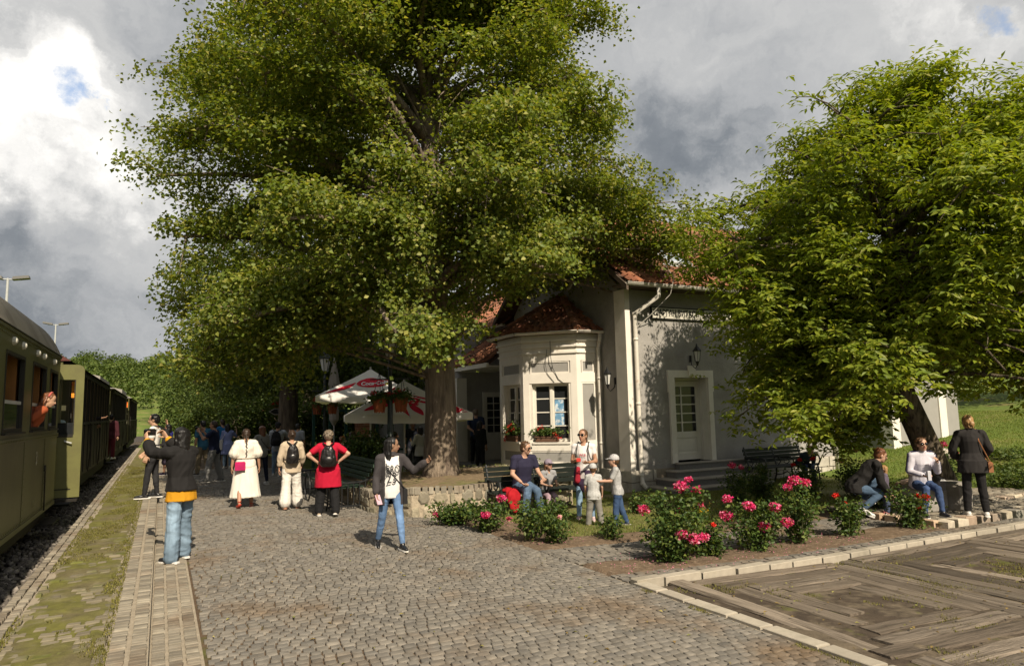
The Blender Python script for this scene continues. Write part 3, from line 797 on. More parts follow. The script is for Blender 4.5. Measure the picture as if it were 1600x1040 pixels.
def tiled(polys, parent, name='roof', tw=.20, tl=.30, limit=300):
    """each poly: 3D points, first two along the eave; deck plus one tile after another in courses"""
    mb = MB(); T = []
    for poly in polys:
        P = [Vector(p) for p in poly]; U = (P[1] - P[0]).normalized(); N = None
        N = U.cross(P[2] - P[0]).normalized()
        if N.z < 0: N = -N
        W3 = P[2] - P[0]; V = (W3 - U * W3.dot(U)).normalized()
        mb.prism([p - N * .05 for p in P], -N * .05)
        q = [((p - P[0]).dot(U), (p - P[0]).dot(V)) for p in P]
        u0, u1 = min(a for a, b in q), max(a for a, b in q); v1 = max(b for a, b in q)
        r = 0; v = tl * .40
        while v < v1 + .1:
            u = u0 + tw / 2 + (tw / 2 if r % 2 else 0)
            while u < u1:
                if inside((u, min(v, v1 - .01)), q):
                    c = P[0] + U * u + V * v + N * (.0 + R_.uniform(-.006, .012))
                    m = Matrix.Identity(4); ja = R_.gauss(0, .025); U2 = U * math.cos(ja) + V * math.sin(ja); V2 = -U * math.sin(ja) + V * math.cos(ja)
                    for i in range(3): m[i][0] = U2[i] * tw; m[i][1] = V2[i] * tl * 1.06; m[i][2] = N[i]; m[i][3] = c[i]
                    T.append(m)
                u += tw
            v += tl; r += 1
    deck = mb.build(name, 'tile_bed', parent)
    pieces('tile', TILE, T, deck, limit=limit)
    return deck
def ridge(parent, a, b, step=.34):
    a = Vector(a); b = Vector(b); t = (b - a); L = t.length; t.normalize(); n = int(L / step)
    side = t.cross(Vector((0, 0, 1))).normalized(); upv = side.cross(t)
    for i in range(n):
        mb = MB(); p = a + t * (i * step); q = p + t * (step * 1.12); V = []
        for k, (c, r) in enumerate(((p, .125), (q, .10))):
            for j in range(6):
                an = math.pi * j / 5; V.append(c + side * math.cos(an) * r + upv * (math.sin(an) * r - .03))
        mb.add(V, [(j, j + 1, j + 7, j + 6) for j in range(5)] + [(5, 4, 3, 2, 1, 0)])
        mb.build('ridge_tile', 'tile_clay', parent)
rf = tiled([[(9.95, 13.22, 4.86), (18.15, 13.22, 4.86), (18.15, 17.0, 7.66), (9.95, 17.0, 7.66)]], bld, tw=.21, tl=.32)
mb = MB(); mb.prism([(18.15, 20.8, 4.8), (9.95, 20.8, 4.8), (9.95, 17.02, 7.6), (18.15, 17.02, 7.6)], (0, 0, -.06)); mb.build('roof', 'tile_clay', bld)
ridge(rf, (9.95, 17, 7.68), (18.1, 17, 7.68))
mb = MB(); mb.prism([(9.92, 13.22, 4.78), (9.92, 17.0, 7.58), (9.92, 17.0, 7.44), (9.92, 13.22, 4.64)], (.06, 0, 0)); mb.prism([(9.92, 20.8, 4.72), (9.92, 17.0, 7.52), (9.92, 17.0, 7.38), (9.92, 20.8, 4.58)], (.06, 0, 0)); mb.build('barge_board', 'eave_wood', bld)
# skylight
nv = Vector((0, -.5953, .8035)); vv = Vector((0, .8035, .5953)); o = Vector((12.45, 14.62, 4.86 + (14.62 - 13.22) * .7407))
def sky_box(mb, u0, u1, v0, v1, n0, n1):
    V = [o + Vector((1, 0, 0)) * u + vv * v_ + nv * n_ for n_ in (n0, n1) for u, v_ in ((u0, v0), (u1, v0), (u1, v1), (u0, v1))]
    mb.add(V, [(0, 3, 2, 1), (4, 5, 6, 7), (0, 1, 5, 4), (1, 2, 6, 5), (2, 3, 7, 6), (3, 0, 4, 7)])
mb = MB(); sky_box(mb, -.42, .42, -.5, .5, 0, .06); sl_ = mb.build('skylight', 'zinc', rf)
mb = MB()
for a in ((-.44, -.37, -.52, .52), (.37, .44, -.52, .52), (-.37, .37, -.52, -.44), (-.37, .37, .44, .52)): sky_box(mb, *a, .06, .12)
sky_box(mb, -.6, .6, -.66, -.52, .03, .06); mb.build('skylight_frame', 'zinc', rf)
mb = MB(); sky_box(mb, -.37, .37, -.44, .44, .062, .075)
mat('skylight_glass', (.35, .40, .45), .06, 0, spec=.9); mb.build('skylight_glass', 'skylight_glass', rf)

# bay window: half octagon -----------------------------------------------------
PB = [(10.4, 15.27), (9.72, 15.27), (8.69, 16.31), (8.69, 17.72), (9.72, 18.76), (10.4, 18.76)]
PB = PB[::-1]          # walk so that n points outward
bw, bg, bp = MB(), MB(), MB()
bay = bpy.data.objects.new('bay_window', None)
wins = []
for (a, b) in zip(PB[:-1], PB[1:]):
    L = math.dist(a, b); f = Fr(a, (b[0] - a[0], b[1] - a[1])); small = L < .8
    win = not small and a[1] < 18.5
    u0, u1 = (.0, L)
    p = .16 if not small else .12
    # posts at both corners
    f.box(bw, -.012, p, .27, 3.28, -.2, .028); f.box(bw, L - p, L + .012, .27, 3.28, -.2, .028)
    # apron, sill band, lintel band, frieze
    f.box(bw, p, L - p, .27, .40, -.2, .03); f.box(bw, p, L - p, .72, .94, -.2, .03); f.box(bw, p, L - p, 2.50, 2.76, -.2, .03); f.box(bw, p, L - p, 3.08, 3.28, -.2, .03)
    f.box(bg, p, L - p, .40, .72, -.2, .0); f.ring(bw, p, L - p, .40, .72, .035, 0, .018)
    f.box(bg, p, L - p, 2.76, 3.08, -.2, .0); f.ring(bw, p + .03, L - p - .03, 2.76, 3.08, .035, 0, .02)
    f.box(bw, -.025, L + .025, 3.28, 3.33, -.2, .07); f.box(bw, -.01, L + .01, 3.33, 3.45, -.2, .03); f.box(bw, -.035, L + .035, 3.45, 3.50, -.2, .09)
    f.box(bw, -.012, L + .012, 3.50, 3.60, -.2, .05); f.box(bw, -.05, L + .05, 3.60, 3.66, -.2, .12); f.box(bw, -.03, L + .03, 3.66, 3.80, -.2, .07)
    if win:
        f.box(bw, p, p + .06, .94, 2.50, -.2, .012); f.box(bw, L - p - .06, L - p, .94, 2.50, -.2, .012)
        f.box(bw, p + .06, L - p - .06, .90, .95, -.2, .06)
        wins.append((f, p + .06, L - p - .06))
    else:
        f.box(bg, p, L - p, .94, 2.50, -.2, .0); f.ring(bw, p, L - p, .94, 2.50, .04, 0, .02)
    f.box(bp, -.05, L + .05, -.3, .10, -.2, .10); f.box(bp, -.05, L + .05, .105, .268, -.2, .07)
bayw = bw.build('bay_trim', 'white_paint', bld); bg.build('bay_panel', 'panel_grey', bld); bp.build('bay_plinth', 'plinth_stone', bld)
bm_ = MB(); bm_.prism([(x + (.25 if x < 10 else 0), 17 + (y - 17) * .86, .28) for x, y in PB], (0, 0, 3.3)); bm_.build('bay_interior', 'interior', bld)
for f, u0, u1 in wins:
    mb = MB(); f.ring(mb, u0, u1, .96, 2.50, .05, -.19, -.11)
    um = (u0 + u1) / 2
    f.box(mb, um - .04, um + .04, 1.01, 2.45, -.19, -.105)
    w = mb.build('window', 'white_wood', bld)
    hs = [1.01 + 1.44 * k / 4 for k in range(5)]
    mb = MB()
    for a, b in ((u0 + .05, um - .04), (um + .04, u1 - .05)):
        f.ring(mb, a, b, 1.01, 2.45, .028, -.175, -.135)
        for z in hs[1:-1]: f.box(mb, a + .028, b - .028, z - .014, z + .014, -.17, -.14)
    mb.build('sash', 'white_wood', w)
    for a, b in ((u0 + .05, um - .04), (um + .04, u1 - .05)):
        for k in range(4):
            mb = MB(); f.box(mb, a + .028, b - .028, hs[k] + .014, hs[k + 1] - .014, -.162, -.156); mb.build('pane', 'glass_dark', w)
    if abs(f.u.x) > .1:
        for k in (1, 2):
            mb = MB(); f.box(mb, um + .075, um + .32, hs[k] + .02, hs[k + 1] - .03, -.1555, -.152)
            t_ = mb.build('window_poster', 'poster_blue', None)
            tag(t_, 'upper blue and white poster behind the bay window pane' if k == 2 else 'lower blue and white poster behind the bay window pane', 'poster', 'blue posters in the bay window')
ap = (10.42, 17.01, 5.12)
def off(p, d=.22):
    c = Vector((10.4, 17.015)); q = Vector(p)
    return q
EV = [(10.42, 15.03, 3.86), (9.62, 15.03, 3.86), (8.45, 16.21, 3.86), (8.45, 17.82, 3.86), (9.62, 19.0, 3.86), (10.42, 19.0, 3.86)]
polys = []
for a, b in zip(EV[:-1], EV[1:]): polys.append([a, b, ap])
br = tiled(polys, bld, 'bay_roof', .19, .27, 260)
for k in (1, 2, 3, 4): ridge(br, (EV[k][0] - .0, EV[k][1], EV[k][2] + .03), (ap[0], ap[1], ap[2] + .04), .3)
gutter(bld, [(e[0] * 1.0, e[1], 3.84) for e in [(10.42, 14.97), (9.59, 14.97), (8.39, 16.18), (8.39, 17.85), (9.59, 19.06)]][::-1], .06)
pipe(bld, [(10.30, 14.98, 3.78), (10.30, 15.0, 3.6), (10.32, 15.10, 3.4), (10.32, 15.10, 2.6), (10.32, 15.10, .9), (10.32, 15.10, -.15)], .05)
# oval window in the gable
mb = MB(); V = []; n = 24
for k in range(n):
    an = 2 * math.pi * k / n
    for d, s in ((.06, 1.0), (.10, .93), (.10, .72), (.02, .66)): V.append((10.40 - d, 16.55 + math.cos(an) * .34 * s, 5.62 + math.sin(an) * .42 * s))
mb.add(V, [(4 * k + j, 4 * k + j + 1, 4 * ((k + 1) % n) + j + 1, 4 * ((k + 1) % n) + j) for k in range(n) for j in range(3)])
mb.build('oval_window_frame', 'white_paint', bld)
mb = MB(); mb.add([(10.385, 16.55 + math.cos(2 * math.pi * k / n) * .24, 5.62 + math.sin(2 * math.pi * k / n) * .30) for k in range(n)], [tuple(range(n))]); mb.build('oval_pane', 'glass_dark', bld)
# hanging cables
mb = MB(); f = wins[-1][0]
mb.tube([f.P(.80, 3.62, .135), f.P(.80, 3.2, .12), f.P(.83, 2.9, .05), f.P(.98, 2.6, .05), f.P(1.12, 2.48, .04)], .008, 5)
mb.tube([f.P(.70, 3.40, .10), f.P(.63, 3.0, .06), f.P(.68, 2.75, .05), f.P(.86, 2.52, .045)], .007, 5); mb.build('cable', 'cable', bld)
mb = MB(); mb.tube([(11.0, 13.2, 5.5), (11.3, 13.1, 5.0), (11.25, 13.2, 4.6), (10.9, 13.6, 4.1), (10.66, 13.8, 3.85)], .010, 5)
mb.tube([(10.64, 13.83, 4.0), (10.64, 13.83, .3)], .012, 5); mb.build('cable', 'cable_pale', bld)

# porch and north wing ----------------------------------------------------------
wing = thing('station_wing', 'lower wing of the station with shaded porch and tiled roof behind the big tree', 'building', (11, 24, 0))
mb = MB(); mb.box(9.30, 15.5, 22.0, 34, -.25, 4.9); mb.build('wall', 'stucco', wing)
mb = MB(); mb.box(9.05, 9.42, 21.9, 22.35, -.25, 2.95); mb.build('pilaster', 'white_paint', wing); mb = MB(); mb.box(9.22, 9.34, 25.2, 25.5, -.2, 4.9); mb.build('pilaster', 'white_paint', wing)
mb = MB(); mb.box(8.75, 10.4, 18.9, 21.98, -.25, .10); mb.box(10.4, 10.72, 20.12, 21.98, -.25, .10); mb.build('porch_floor', 'granite_step', wing)
mb = MB(); mb.box(8.35, 8.75, 19.05, 21.9, -.25, -.06); mb.build('step', 'granite_step', wing)
f = Fr((9.42, 22.0), (1, 0))
mb = MB(); f.ring(mb, .63, 1.47, .10, 2.46, .07, -.02, .06); mb.build('door_surround', 'white_wood', wing)
mb = MB(); f.ring(mb, .70, 1.40, .12, 2.39, .10, .0, .035); f.box(mb, .80, 1.30, .22, 1.05, .0, .025)
for z in (1.29, 1.55, 1.81, 2.05): f.box(mb, .80, 1.30, z, z + .025, .0, .032)
f.box(mb, 1.04, 1.065, 1.05, 2.29, .0, .031); dr = mb.build('door', 'white_wood', wing)
mb = MB(); f.box(mb, .80, 1.30, 1.05, 2.29, .002, .012); mb.build('pane', 'glass_dark', dr)
tiled([[(8.85, 18.95, 3.30), (8.85, 22.4, 3.30), (10.75, 22.4, 4.62), (10.75, 18.95, 4.62)]], wing, 'porch_roof', .20, .30, 220)
mb = MB(); mb.box(8.82, 8.90, 18.95, 22.4, 3.14, 3.27); mb.box(8.9, 10.4, 18.95, 22.0, 3.16, 3.19); mb.build('fascia', 'white_paint', wing)
tiled([[(10.2, 20.3, 4.72), (10.2, 31, 4.72), (13.2, 31, 7.0), (13.2, 20.3, 7.0)]], wing, 'roof', .22, .32, 220)
mb = MB(); mb.prism([(13.2, 20.3, 7.0), (16.2, 20.3, 4.7), (16.2, 34, 4.7), (13.2, 34, 7.0)], (0, 0, -.08)); mb.prism([(9.2, 31, 4.6), (9.2, 34, 4.6), (13.2, 34, 6.9), (13.2, 31, 6.9)], (0, 0, -.08)); mb.build('roof', 'tile_clay', wing)
gutter(wing, [(10.12, 31, 4.68), (10.12, 20.3, 4.68)], .06)
mb = MB(); mb.box(9.24, 9.30, 26.4, 27.5, 2.2, 4.2); w = mb.build('window', 'white_wood', wing)
mb = MB(); mb.box(9.235, 9.24, 26.5, 26.92, 2.3, 4.1); mb.build('pane', 'glass_dark', w); mb = MB(); mb.box(9.235, 9.24, 26.98, 27.4, 2.3, 4.1); mb.build('pane', 'glass_dark', w)

# small white outbuilding on the right
ob_ = thing('outbuilding', 'small grey outbuilding with white corner pilasters behind the leaning walnut trunk', 'building', (23, 15, .3))
mb = MB(); mb.box(21.45, 25.2, 14.55, 19, .0, 3.1); mb.build('wall', 'panel_grey', ob_)
mb = MB()
for x in (21.42, 24.05):
    mb = MB(); mb.box(x, x + .40, 14.50, 14.9, .0, 2.75); mb.build('pilaster', 'white_paint', ob_)
mb = MB(); mb.box(21.42, 24.45, 14.49, 14.6, 2.752, 3.12); mb.build('frieze', 'white_paint', ob_)
mb = MB(); mb.box(21.4, 25.2, 14.46, 14.54, -.1, .28); mb.build('plinth', 'plinth_stone', ob_)
tiled([[(21.0, 14.1, 3.12), (25.6, 14.1, 3.12), (25.6, 16.8, 4.9), (21.0, 16.8, 4.9)]], ob_, 'roof', .24, .34, 120)
mb = MB(); mb.prism([(21.0, 19.5, 3.1), (25.6, 19.5, 3.1), (25.6, 16.8, 4.85), (21.0, 16.8, 4.85)], (0, 0, -.06)); mb.build('roof', 'tile_clay', ob_)

# antenna on the ridge
an_ = thing('television_antenna', 'thin aerial with comb of rods above the station ridge', 'antenna', (10.7, 17.3, 7.6))
mb = MB(); mb.tube([(10.55, 17.2, 7.55), (10.55, 17.2, 10.6)], .018, 6); mb.build('mast', 'zinc', an_)
mb = MB(); mb.tube([(10.3, 17.2, 9.75), (11.5, 17.0, 10.05)], .012, 5)
for k in range(8): x = 10.45 + k * .13; mb.tube([(x, 17.18 - k * .02, 9.55 + k * .03), (x, 17.18 - k * .02, 10.15 + k * .03)], .006, 4)
mb.tube([(10.3, 17.2, 10.3), (10.8, 17.2, 10.35)], .01, 4); mb.build('rods', 'zinc', an_)

# wall lanterns
def wall_lantern(p, d, label):
    t = thing('wall_lantern', label, 'wall lamp', p, 'black wall lanterns on the station')
    x, y, z = p; d = Vector(d)
    mb = MB(); mb.lathe((x, y, z - .19), [(.015, -.06), (.035, 0), (.05, .04), (.07, .05)], 6); mb.lathe((x, y, z + .12), [(.11, 0), (.12, .015), (.07, .08), (.03, .13), (.012, .2)], 6)
    for k in range(6):
        an = k * math.pi / 3; mb.tube([(x + math.cos(an) * .062, y + math.sin(an) * .062, z - .14), (x + math.cos(an) * .098, y + math.sin(an) * .098, z + .125)], .007, 4)
    mb.build('lantern_frame', 'black_iron', t)
    mb = MB(); mb.lathe((x, y, z), [(.05, -.14), (.085, .12)], 6); mb.build('lantern_glass', 'lamp_glass', t)
    w = Vector(p) + d
    mb = MB(); mb.tube([Vector(p) + Vector((0, 0, -.22)), Vector(p) + d * .3 + Vector((0, 0, -.32)), w - d * .15 + Vector((0, 0, -.22)), w - d * .03 + Vector((0, 0, -.05))], .012, 6)
    mb.tube([w - d * .02 + Vector((0, 0, -.14)), w - d * .02 + Vector((0, 0, .03))], .035, 8); mb.build('bracket', 'black_iron', t)
wall_lantern((10.16, 14.5, 2.55), (.24, 0, 0), 'black wall lantern on the grey wall between the bay and the downpipe')
wall_lantern((12.35, 13.57, 3.1), (0, .26, 0), 'black wall lantern above the white station door')

# ================================================================ train
mat('coach_green', (.095, .093, .034), .42, .16, 2.5, bump=.06, bscale=25, spec=.5, col2=(.055, .05, .02), c2scale=1.3, c2lo=.5, c2hi=.75, stretch=(1, 1, .5))
mat('coach_green_light', (.14, .138, .045), .45, .1, 3, spec=.45, col2=(.12, .115, .04), c2scale=2)
mat('coach_roof', (.36, .31, .24), .7, .12, 3, col2=(.24, .20, .15), c2scale=1.5)
mat('coach_dark', (.035, .032, .02), .6, .25, 5, rnd=.25, rndcols=[(0, (.05, .05, .022)), (.5, (.034, .031, .018)), (1, (.06, .052, .026))])
mat('coach_trim', (.02, .018, .014), .55, .15, 6)
mat('coach_wood', (.30, .13, .035), .5, .2, 5, rnd=.2, stretch=(6, 6, .8))
mat('roof_red', (.10, .035, .03), .6, .2, 5)
mat('roof_grey', (.27, .255, .23), .7, .15, 4)
mat('faded_white', (.55, .53, .46), .7, .25, 30)
mat('faded_mark', (.22, .21, .12), .7, .4, 30)
mat('under_iron', (.018, .015, .012), .7, .3, 10)
mat('ad_bright', (.8, .30, .03), .4, .5, 4, col2=(.75, .05, .03), c2scale=3, c2lo=.48, c2hi=.52)
XS = -1.75
def coach_body(root, y0, y1, wins, z0, z1, wz0, wz1, skin, xs, width=2.3, dx=0.0):
    """near side wall with real window openings, far wall, ends, floor"""
    xs = xs + dx
    mb = MB(); c = y0; t = .06
    for a, b in wins:
        mb.box(xs - t, xs, c, a, z0, z1); mb.box(xs - t, xs, a, b, z0, wz0); mb.box(xs - t, xs, a, b, wz1, z1); c = b
    mb.box(xs - t, xs, c, y1, z0, z1)
    w = mb.build('side_wall', skin, root)
    mb = MB(); mb.box(xs - width, xs - width + t, y0, y1, z0, z1); mb.box(xs - width + t, xs - t, y0, y0 + t, z0, z1); mb.box(xs - width + t, xs - t, y1 - t, y1, z0, z1); mb.build('end_wall', skin, root)
    mb = MB(); mb.box(xs - width + t, xs - t, y0 + t, y1 - t, z0, z0 + .35); mb.box(xs - width + t + .01, xs - width + t + .03, y0 + t, y1 - t, z0 + .35, z1 - .02); mb.build('floor', 'interior', root)
    return w
def curved_roof(root, y0, y1, xs, z1, width, rise, matn, over=.05, dx=0.0, ex=2.6):
    pr = []; n = 14 if ex < 3 else 40
    for k in range(n + 1):
        u = -1 + 2 * k / n
        pr.append((xs + dx - width / 2 + u * (width / 2 + over), z1 + rise * (1 - abs(u) ** ex)))
    V = [(x, y, z) for y in (y0, y1) for x, z in pr] ; m = n + 1
    mb = MB(); mb.add(V, [(k, k + 1, m + k + 1, m + k) for k in range(n)] + [tuple(range(m - 1, -1, -1)), tuple(range(m, 2 * m))])
    return mb.build('roof', matn, root, True)
tr1 = thing('railway_carriage', 'olive green steel carriage with pale curved roof and white numeral, nearest along the platform', 'train carriage', (-2.9, 9, 0), 'carriages of the heritage train')
w1 = [(1.6, 3.0), (4.0, 5.4), (6.2, 7.6), (8.35, 9.75), (10.42, 11.78), (12.46, 13.85), (14.28, 15.26)]
cw = coach_body(tr1, .2, 15.53, w1, .26, 3.0, 1.66, 2.70, 'coach_green', XS)
curved_roof(tr1, .15, 15.58, XS, 2.98, 2.3, .74, 'coach_roof', .02, 0.0, 4.2)
mb = MB(); mb.box(XS, XS + .022, .2, 15.53, 1.50, 1.575); mb.box(XS, XS + .018, .2, 15.53, 2.955, 2.995); mb.box(XS, XS + .015, .2, 15.53, .26, .33); mb.build('belt_rail', 'coach_green', cw)
mb = MB(); mb.box(XS - .3, XS + .03, .15, 15.56, 3.0, 3.012); mb.build('gutter_strip', 'coach_trim', tr1)
rv = []
for zz in (1.535, .37, 2.90):
    for y in np.arange(.3, 15.5, .11): rv.append(np.array(xf((XS + .022 if zz == 1.535 else XS + .014 if zz < 1 else XS + .004, y, zz), .012, .012, .012)))
for yy in (3.5, 5.8, 7.98, 10.08, 12.12, 14.06):
    for zz in np.arange(.42, 1.5, .11):
        for e in (-.045, .045): rv.append(np.array(xf((XS + .002, yy + e, zz), .011, .011, .011)))
V, F = stamp([(0, -1, -1), (0, 1, -1), (0, 1, 1), (0, -1, 1), (.7, -.5, -.5), (.7, .5, -.5), (.7, .5, .5), (.7, -.5, .5)], [(4, 5, 6, 7), (0, 1, 5, 4), (1, 2, 6, 5), (2, 3, 7, 6), (3, 0, 4, 7)], rv)
put('rivets', np_mesh('rivets', V, F, 'coach_green'), cw, 'stuff')
for y in (3.5, 5.8, 7.98, 10.08, 12.12, 14.06):
    mb = MB(); mb.box(XS, XS + .006, y - .03, y + .03, .33, 1.50); mb.build('seam_strip', 'coach_green', cw)
for i, (a, b) in enumerate(w1):
    mb = MB(); t = .045
    for q in ((a, b, 1.66, 1.66 + t), (a, b, 2.70 - t, 2.70)): mb.box(XS - .05, XS + .008, *q)
    mb.box(XS - .05, XS + .008, a, a + t, 1.66 + t, 2.70 - t); mb.box(XS - .05, XS + .008, b - t, b, 1.66 + t, 2.70 - t)
    wf = mb.build('window', 'coach_trim', cw)
    mb = MB(); mb.box(XS, XS + .05, a - .04, b + .04, 1.63, 1.655); mb.build('sill', 'coach_trim', wf)
    mb = MB(); mb.box(XS - .04, XS - .015, a + t, b - t, 2.03, 2.075); mb.build('sash_rail', 'zinc', wf)
    mb = MB(); mb.box(XS - .032, XS - .026, a + t, b - t, 1.66 + t, 2.03); mb.build('pane', 'glass_dark', wf)
    mb = MB(); mb.box(XS - .35, XS - .09, b - .03, b + .2, .6, 2.9); mb.build('partition', 'coach_wood', tr1)
for y in (8.2, 8.9, 10.81, 11.51, 12.74, 13.39, 14.6):
    mb = MB(); mb.tube([(XS, y, 2.84), (XS + .035, y, 2.84)], [.055, .05], 10); mb.ball((XS + .035, y, 2.84), .02, .04, .04, 8, 6); mb.build('roof_lamp', 'faded_white', cw)
me = text_mesh('3', .30, 'faded_white', .001, .55, bold=.004); me.transform(Matrix.Translation((XS + .012, 13.14, 1.20)) @ Matrix.Rotation(rad(90), 4, 'Z') @ Matrix.Rotation(rad(90), 4, 'X')); put('lettering', me, cw)
me = text_mesh('51 /', .17, 'faded_mark', .001, .8); me.transform(Matrix.Translation((XS + .012, 13.0, .52)) @ Matrix.Rotation(rad(90), 4, 'Z') @ Matrix.Rotation(rad(90), 4, 'X')); put('lettering', me, cw)
mb = MB(); mb.tube([(XS + .02, 14.1, .95), (XS + .03, 14.1, .3)], .012, 5); mb.box(XS, XS + .03, 14.05, 14.15, .95, 1.05); mb.build('bracket', 'coach_trim', cw)
mb = MB(); mb.box(XS - 2.2, XS - .12, .3, 15.45, .02, .25)
for y in (2.5, 4.1, 11.8, 13.4):
    for x in (-3.28, -2.52): mb.tube([(x - .05, y, .05), (x + .05, y, .05)], .33, 14)
mb.build('underframe', 'under_iron', tr1)
mb = MB(); mb.box(XS - .3, XS + .12, 14.5, 15.4, -.02, .02); mb.build('footboard', 'under_iron', tr1)

def plank_coach(root, y0, y1, dx, roof, clere=False, doors=True):
    xs = XS + dx; n = int((y1 - y0 - 1.2) / 1.02); ws = []
    a = y0 + 1.2
    for k in range(n): ws.append((a + .12, a + .94)); a += 1.02
    cw = coach_body(root, y0 + 1.0, y1, ws, .42, 3.0, 1.76, 2.84, 'coach_dark', XS, 2.2, dx)
    for k in range(int((y1 - y0 - 1.0) / .17)):
        y = y0 + 1.0 + k * .17
        mb = MB(); mb.box(xs, xs + .016 + R_.uniform(0, .004), y + .006, y + .164, .44, 1.66); mb.build('board', 'coach_dark', cw)
    mb = MB(); mb.box(xs, xs + .05, y0 + 1.0, y1, 1.68, 1.75); mb.box(xs, xs + .045, y0 + 1.0, y1, 2.86, 2.92); mb.build('belt_rail', 'coach_trim', cw)
    for i, (a, b) in enumerate(ws):
        mb = MB(); mb.box(xs - .05, xs + .03, a - .03, a + .05, 1.76, 2.84); mb.build('window_post', 'coach_wood', cw)
        mb = MB(); mb.box(xs, xs + .035, a - .13, a - .05, .5, 2.84); mb.build('batten', 'coach_trim', cw)
        if i % 3: mb = MB(); mb.box(xs - .05, xs - .04, a + .05, b, 1.76, 2.15 if i % 2 else 2.84); mb.build('pane', 'glass_dark', cw)
    if clere:
        curved_roof(root, y0, y1, XS, 2.98, 2.2, .26, 'roof_grey', .10, dx)
        mb = MB(); mb.prism([(xs - 1.75, y0 + .8, 3.2), (xs - .45, y0 + .8, 3.2), (xs - .45, y0 + .8, 3.5), (xs - 1.1, y0 + .8, 3.66), (xs - 1.75, y0 + .8, 3.5)], (0, 5.5, 0)); mb.build('roof_lantern', 'roof_grey', root)
    else:
        curved_roof(root, y0, y1, XS, 2.98, 2.2, .34, 'roof_red', .10, dx)
    mb = MB(); mb.box(xs - 2.1, xs - .1, y0 + .2, y1 - .2, .1, .41)
    for y in (y0 + 2.5, y1 - 2.5):
        for x in (-3.28 + dx, -2.52 + dx): mb.tube([(x - .05, y, .05), (x + .05, y, .05)], .33, 12)
    mb.build('underframe', 'under_iron', root)
    # end platform: floor, steps, posts
    mb = MB(); mb.box(xs - 2.1, xs - .02, y0, y0 + 1.0, .36, .46); mb.box(xs - .25, xs + .16, y0 + .25, y0 + .95, .10, .14); mb.build('footboard', 'under_iron', root)
    for x in (xs - .06, xs - 2.1):
        mb = MB(); mb.tube([(x, y0 + .06, .4), (x, y0 + .06, 3.0)], .03, 6); mb.build('post', 'coach_green', root)
    for y in np.arange(y0 + 2.2, y1, 3.1):
        mb = MB(); mb.tube([(xs + .05, y, .45), (xs + .09, y + .02, 1.0), (xs + .05, y + .1, 1.72)], .014, 5); mb.build('grab_rail', 'under_iron', root)
    return cw
tr2 = thing('railway_carriage', 'dark plank sided carriage with open green end door and dark red roof edge', 'train carriage', (-2.9, 22, 0), 'carriages of the heritage train')
plank_coach(tr2, 16.2, 29.8, 0, 'roof_red')
# open end door leaf, facing the camera
LY = 16.12
def arch_poly(x0, x1, z0, z1, r, n=5):
    return [(x0, z0), (x1, z0)] + [(x1 - r + r * math.cos(a), z1 - r + r * math.sin(a)) for a in [math.pi / 2 * k / n for k in range(n + 1)]] + [(x0 + r + r * math.cos(a), z1 - r + r * math.sin(a)) for a in [math.pi / 2 + math.pi / 2 * k / n for k in range(n + 1)]]
mb = MB()
pl = arch_poly(-2.12, -1.40, .30, 2.90, .13)
o0 = [(x, LY, z) for x, z in pl]
inn = [(-2.0, 1.52), (-1.55, 1.52), (-1.55, 2.60), (-2.0, 2.60)]
# leaf as four stiles and rails round the window opening
mb.box(-2.12, -2.0, LY, LY + .05, .30, 2.90); mb.box(-1.55, -1.40, LY, LY + .05, .30, 2.79); mb.box(-2.0, -1.55, LY, LY + .05, .30, 1.52); mb.prism([(x, LY, z) for x, z in [(-2.0, 2.60), (-1.55, 2.60), (-1.55, 2.79), (-1.40, 2.79), (-1.41, 2.83), (-1.44, 2.87), (-1.49, 2.895), (-1.53, 2.90), (-2.0, 2.90)]], (0, .05, 0))
dl = mb.build('door', 'coach_green_light', tr2)
mb = MB(); mb.box(-2.0, -1.55, LY - .012, LY, 1.47, 1.52); mb.box(-1.98, -1.55, LY - .008, LY, .45, .47); mb.box(-1.56, -1.54, LY - .010, LY, 1.52, 2.6); mb.build('door_trim', 'coach_trim', dl)
mb = MB(); mb.tube([(-1.68, LY, 1.40), (-1.68, LY - .05, 1.39), (-1.56, LY - .055, 1.35)], .014, 6); mb.build('handle', 'zinc', dl)
mb = MB(); mb.box(-2.0, -1.55, LY + .02, LY + .028, 1.52, 1.75); mb.build('pane', 'glass_dark', dl)
mb = MB(); mb.box(-1.64, -1.57, LY + .3, LY + .32, 2.25, 2.58); mb.build('warning_board', 'ad_bright', tr2)
mb = MB(); mb.box(-2.3, -1.42, 15.95, 16.3, .23, .27); mb.build('footboard', 'under_iron', tr2)
tr3 = thing('railway_carriage', 'dark plank carriage with raised grey roof lantern beyond the open door', 'train carriage', (-2.9, 38, 0), 'carriages of the heritage train')
plank_coach(tr3, 30.6, 44.0, 0, 'roof_grey', True)
tr4 = thing('railway_carriage', 'farthest dark carriage with flat grey roof at the end of the train', 'train carriage', (-2.9, 50, 0), 'carriages of the heritage train')
plank_coach(tr4, 44.8, 58.0, .12, 'roof_grey', True)
# guard's yellow lamp boards on the end platforms
for i, (x, y) in enumerate(((XS - .12, 30.8), (XS + .02, 45.0))):
    mb = MB(); mb.box(x - .12, x, y, y + .02, 2.45, 2.75); mb.build('warning_board', 'ad_bright', tr3 if i == 0 else tr4)
mb = MB(); mb.box(XS - .55, XS - .02, 44.85, 44.9, .5, 2.2); mb.build('end_gate', 'coach_green_light', tr4)

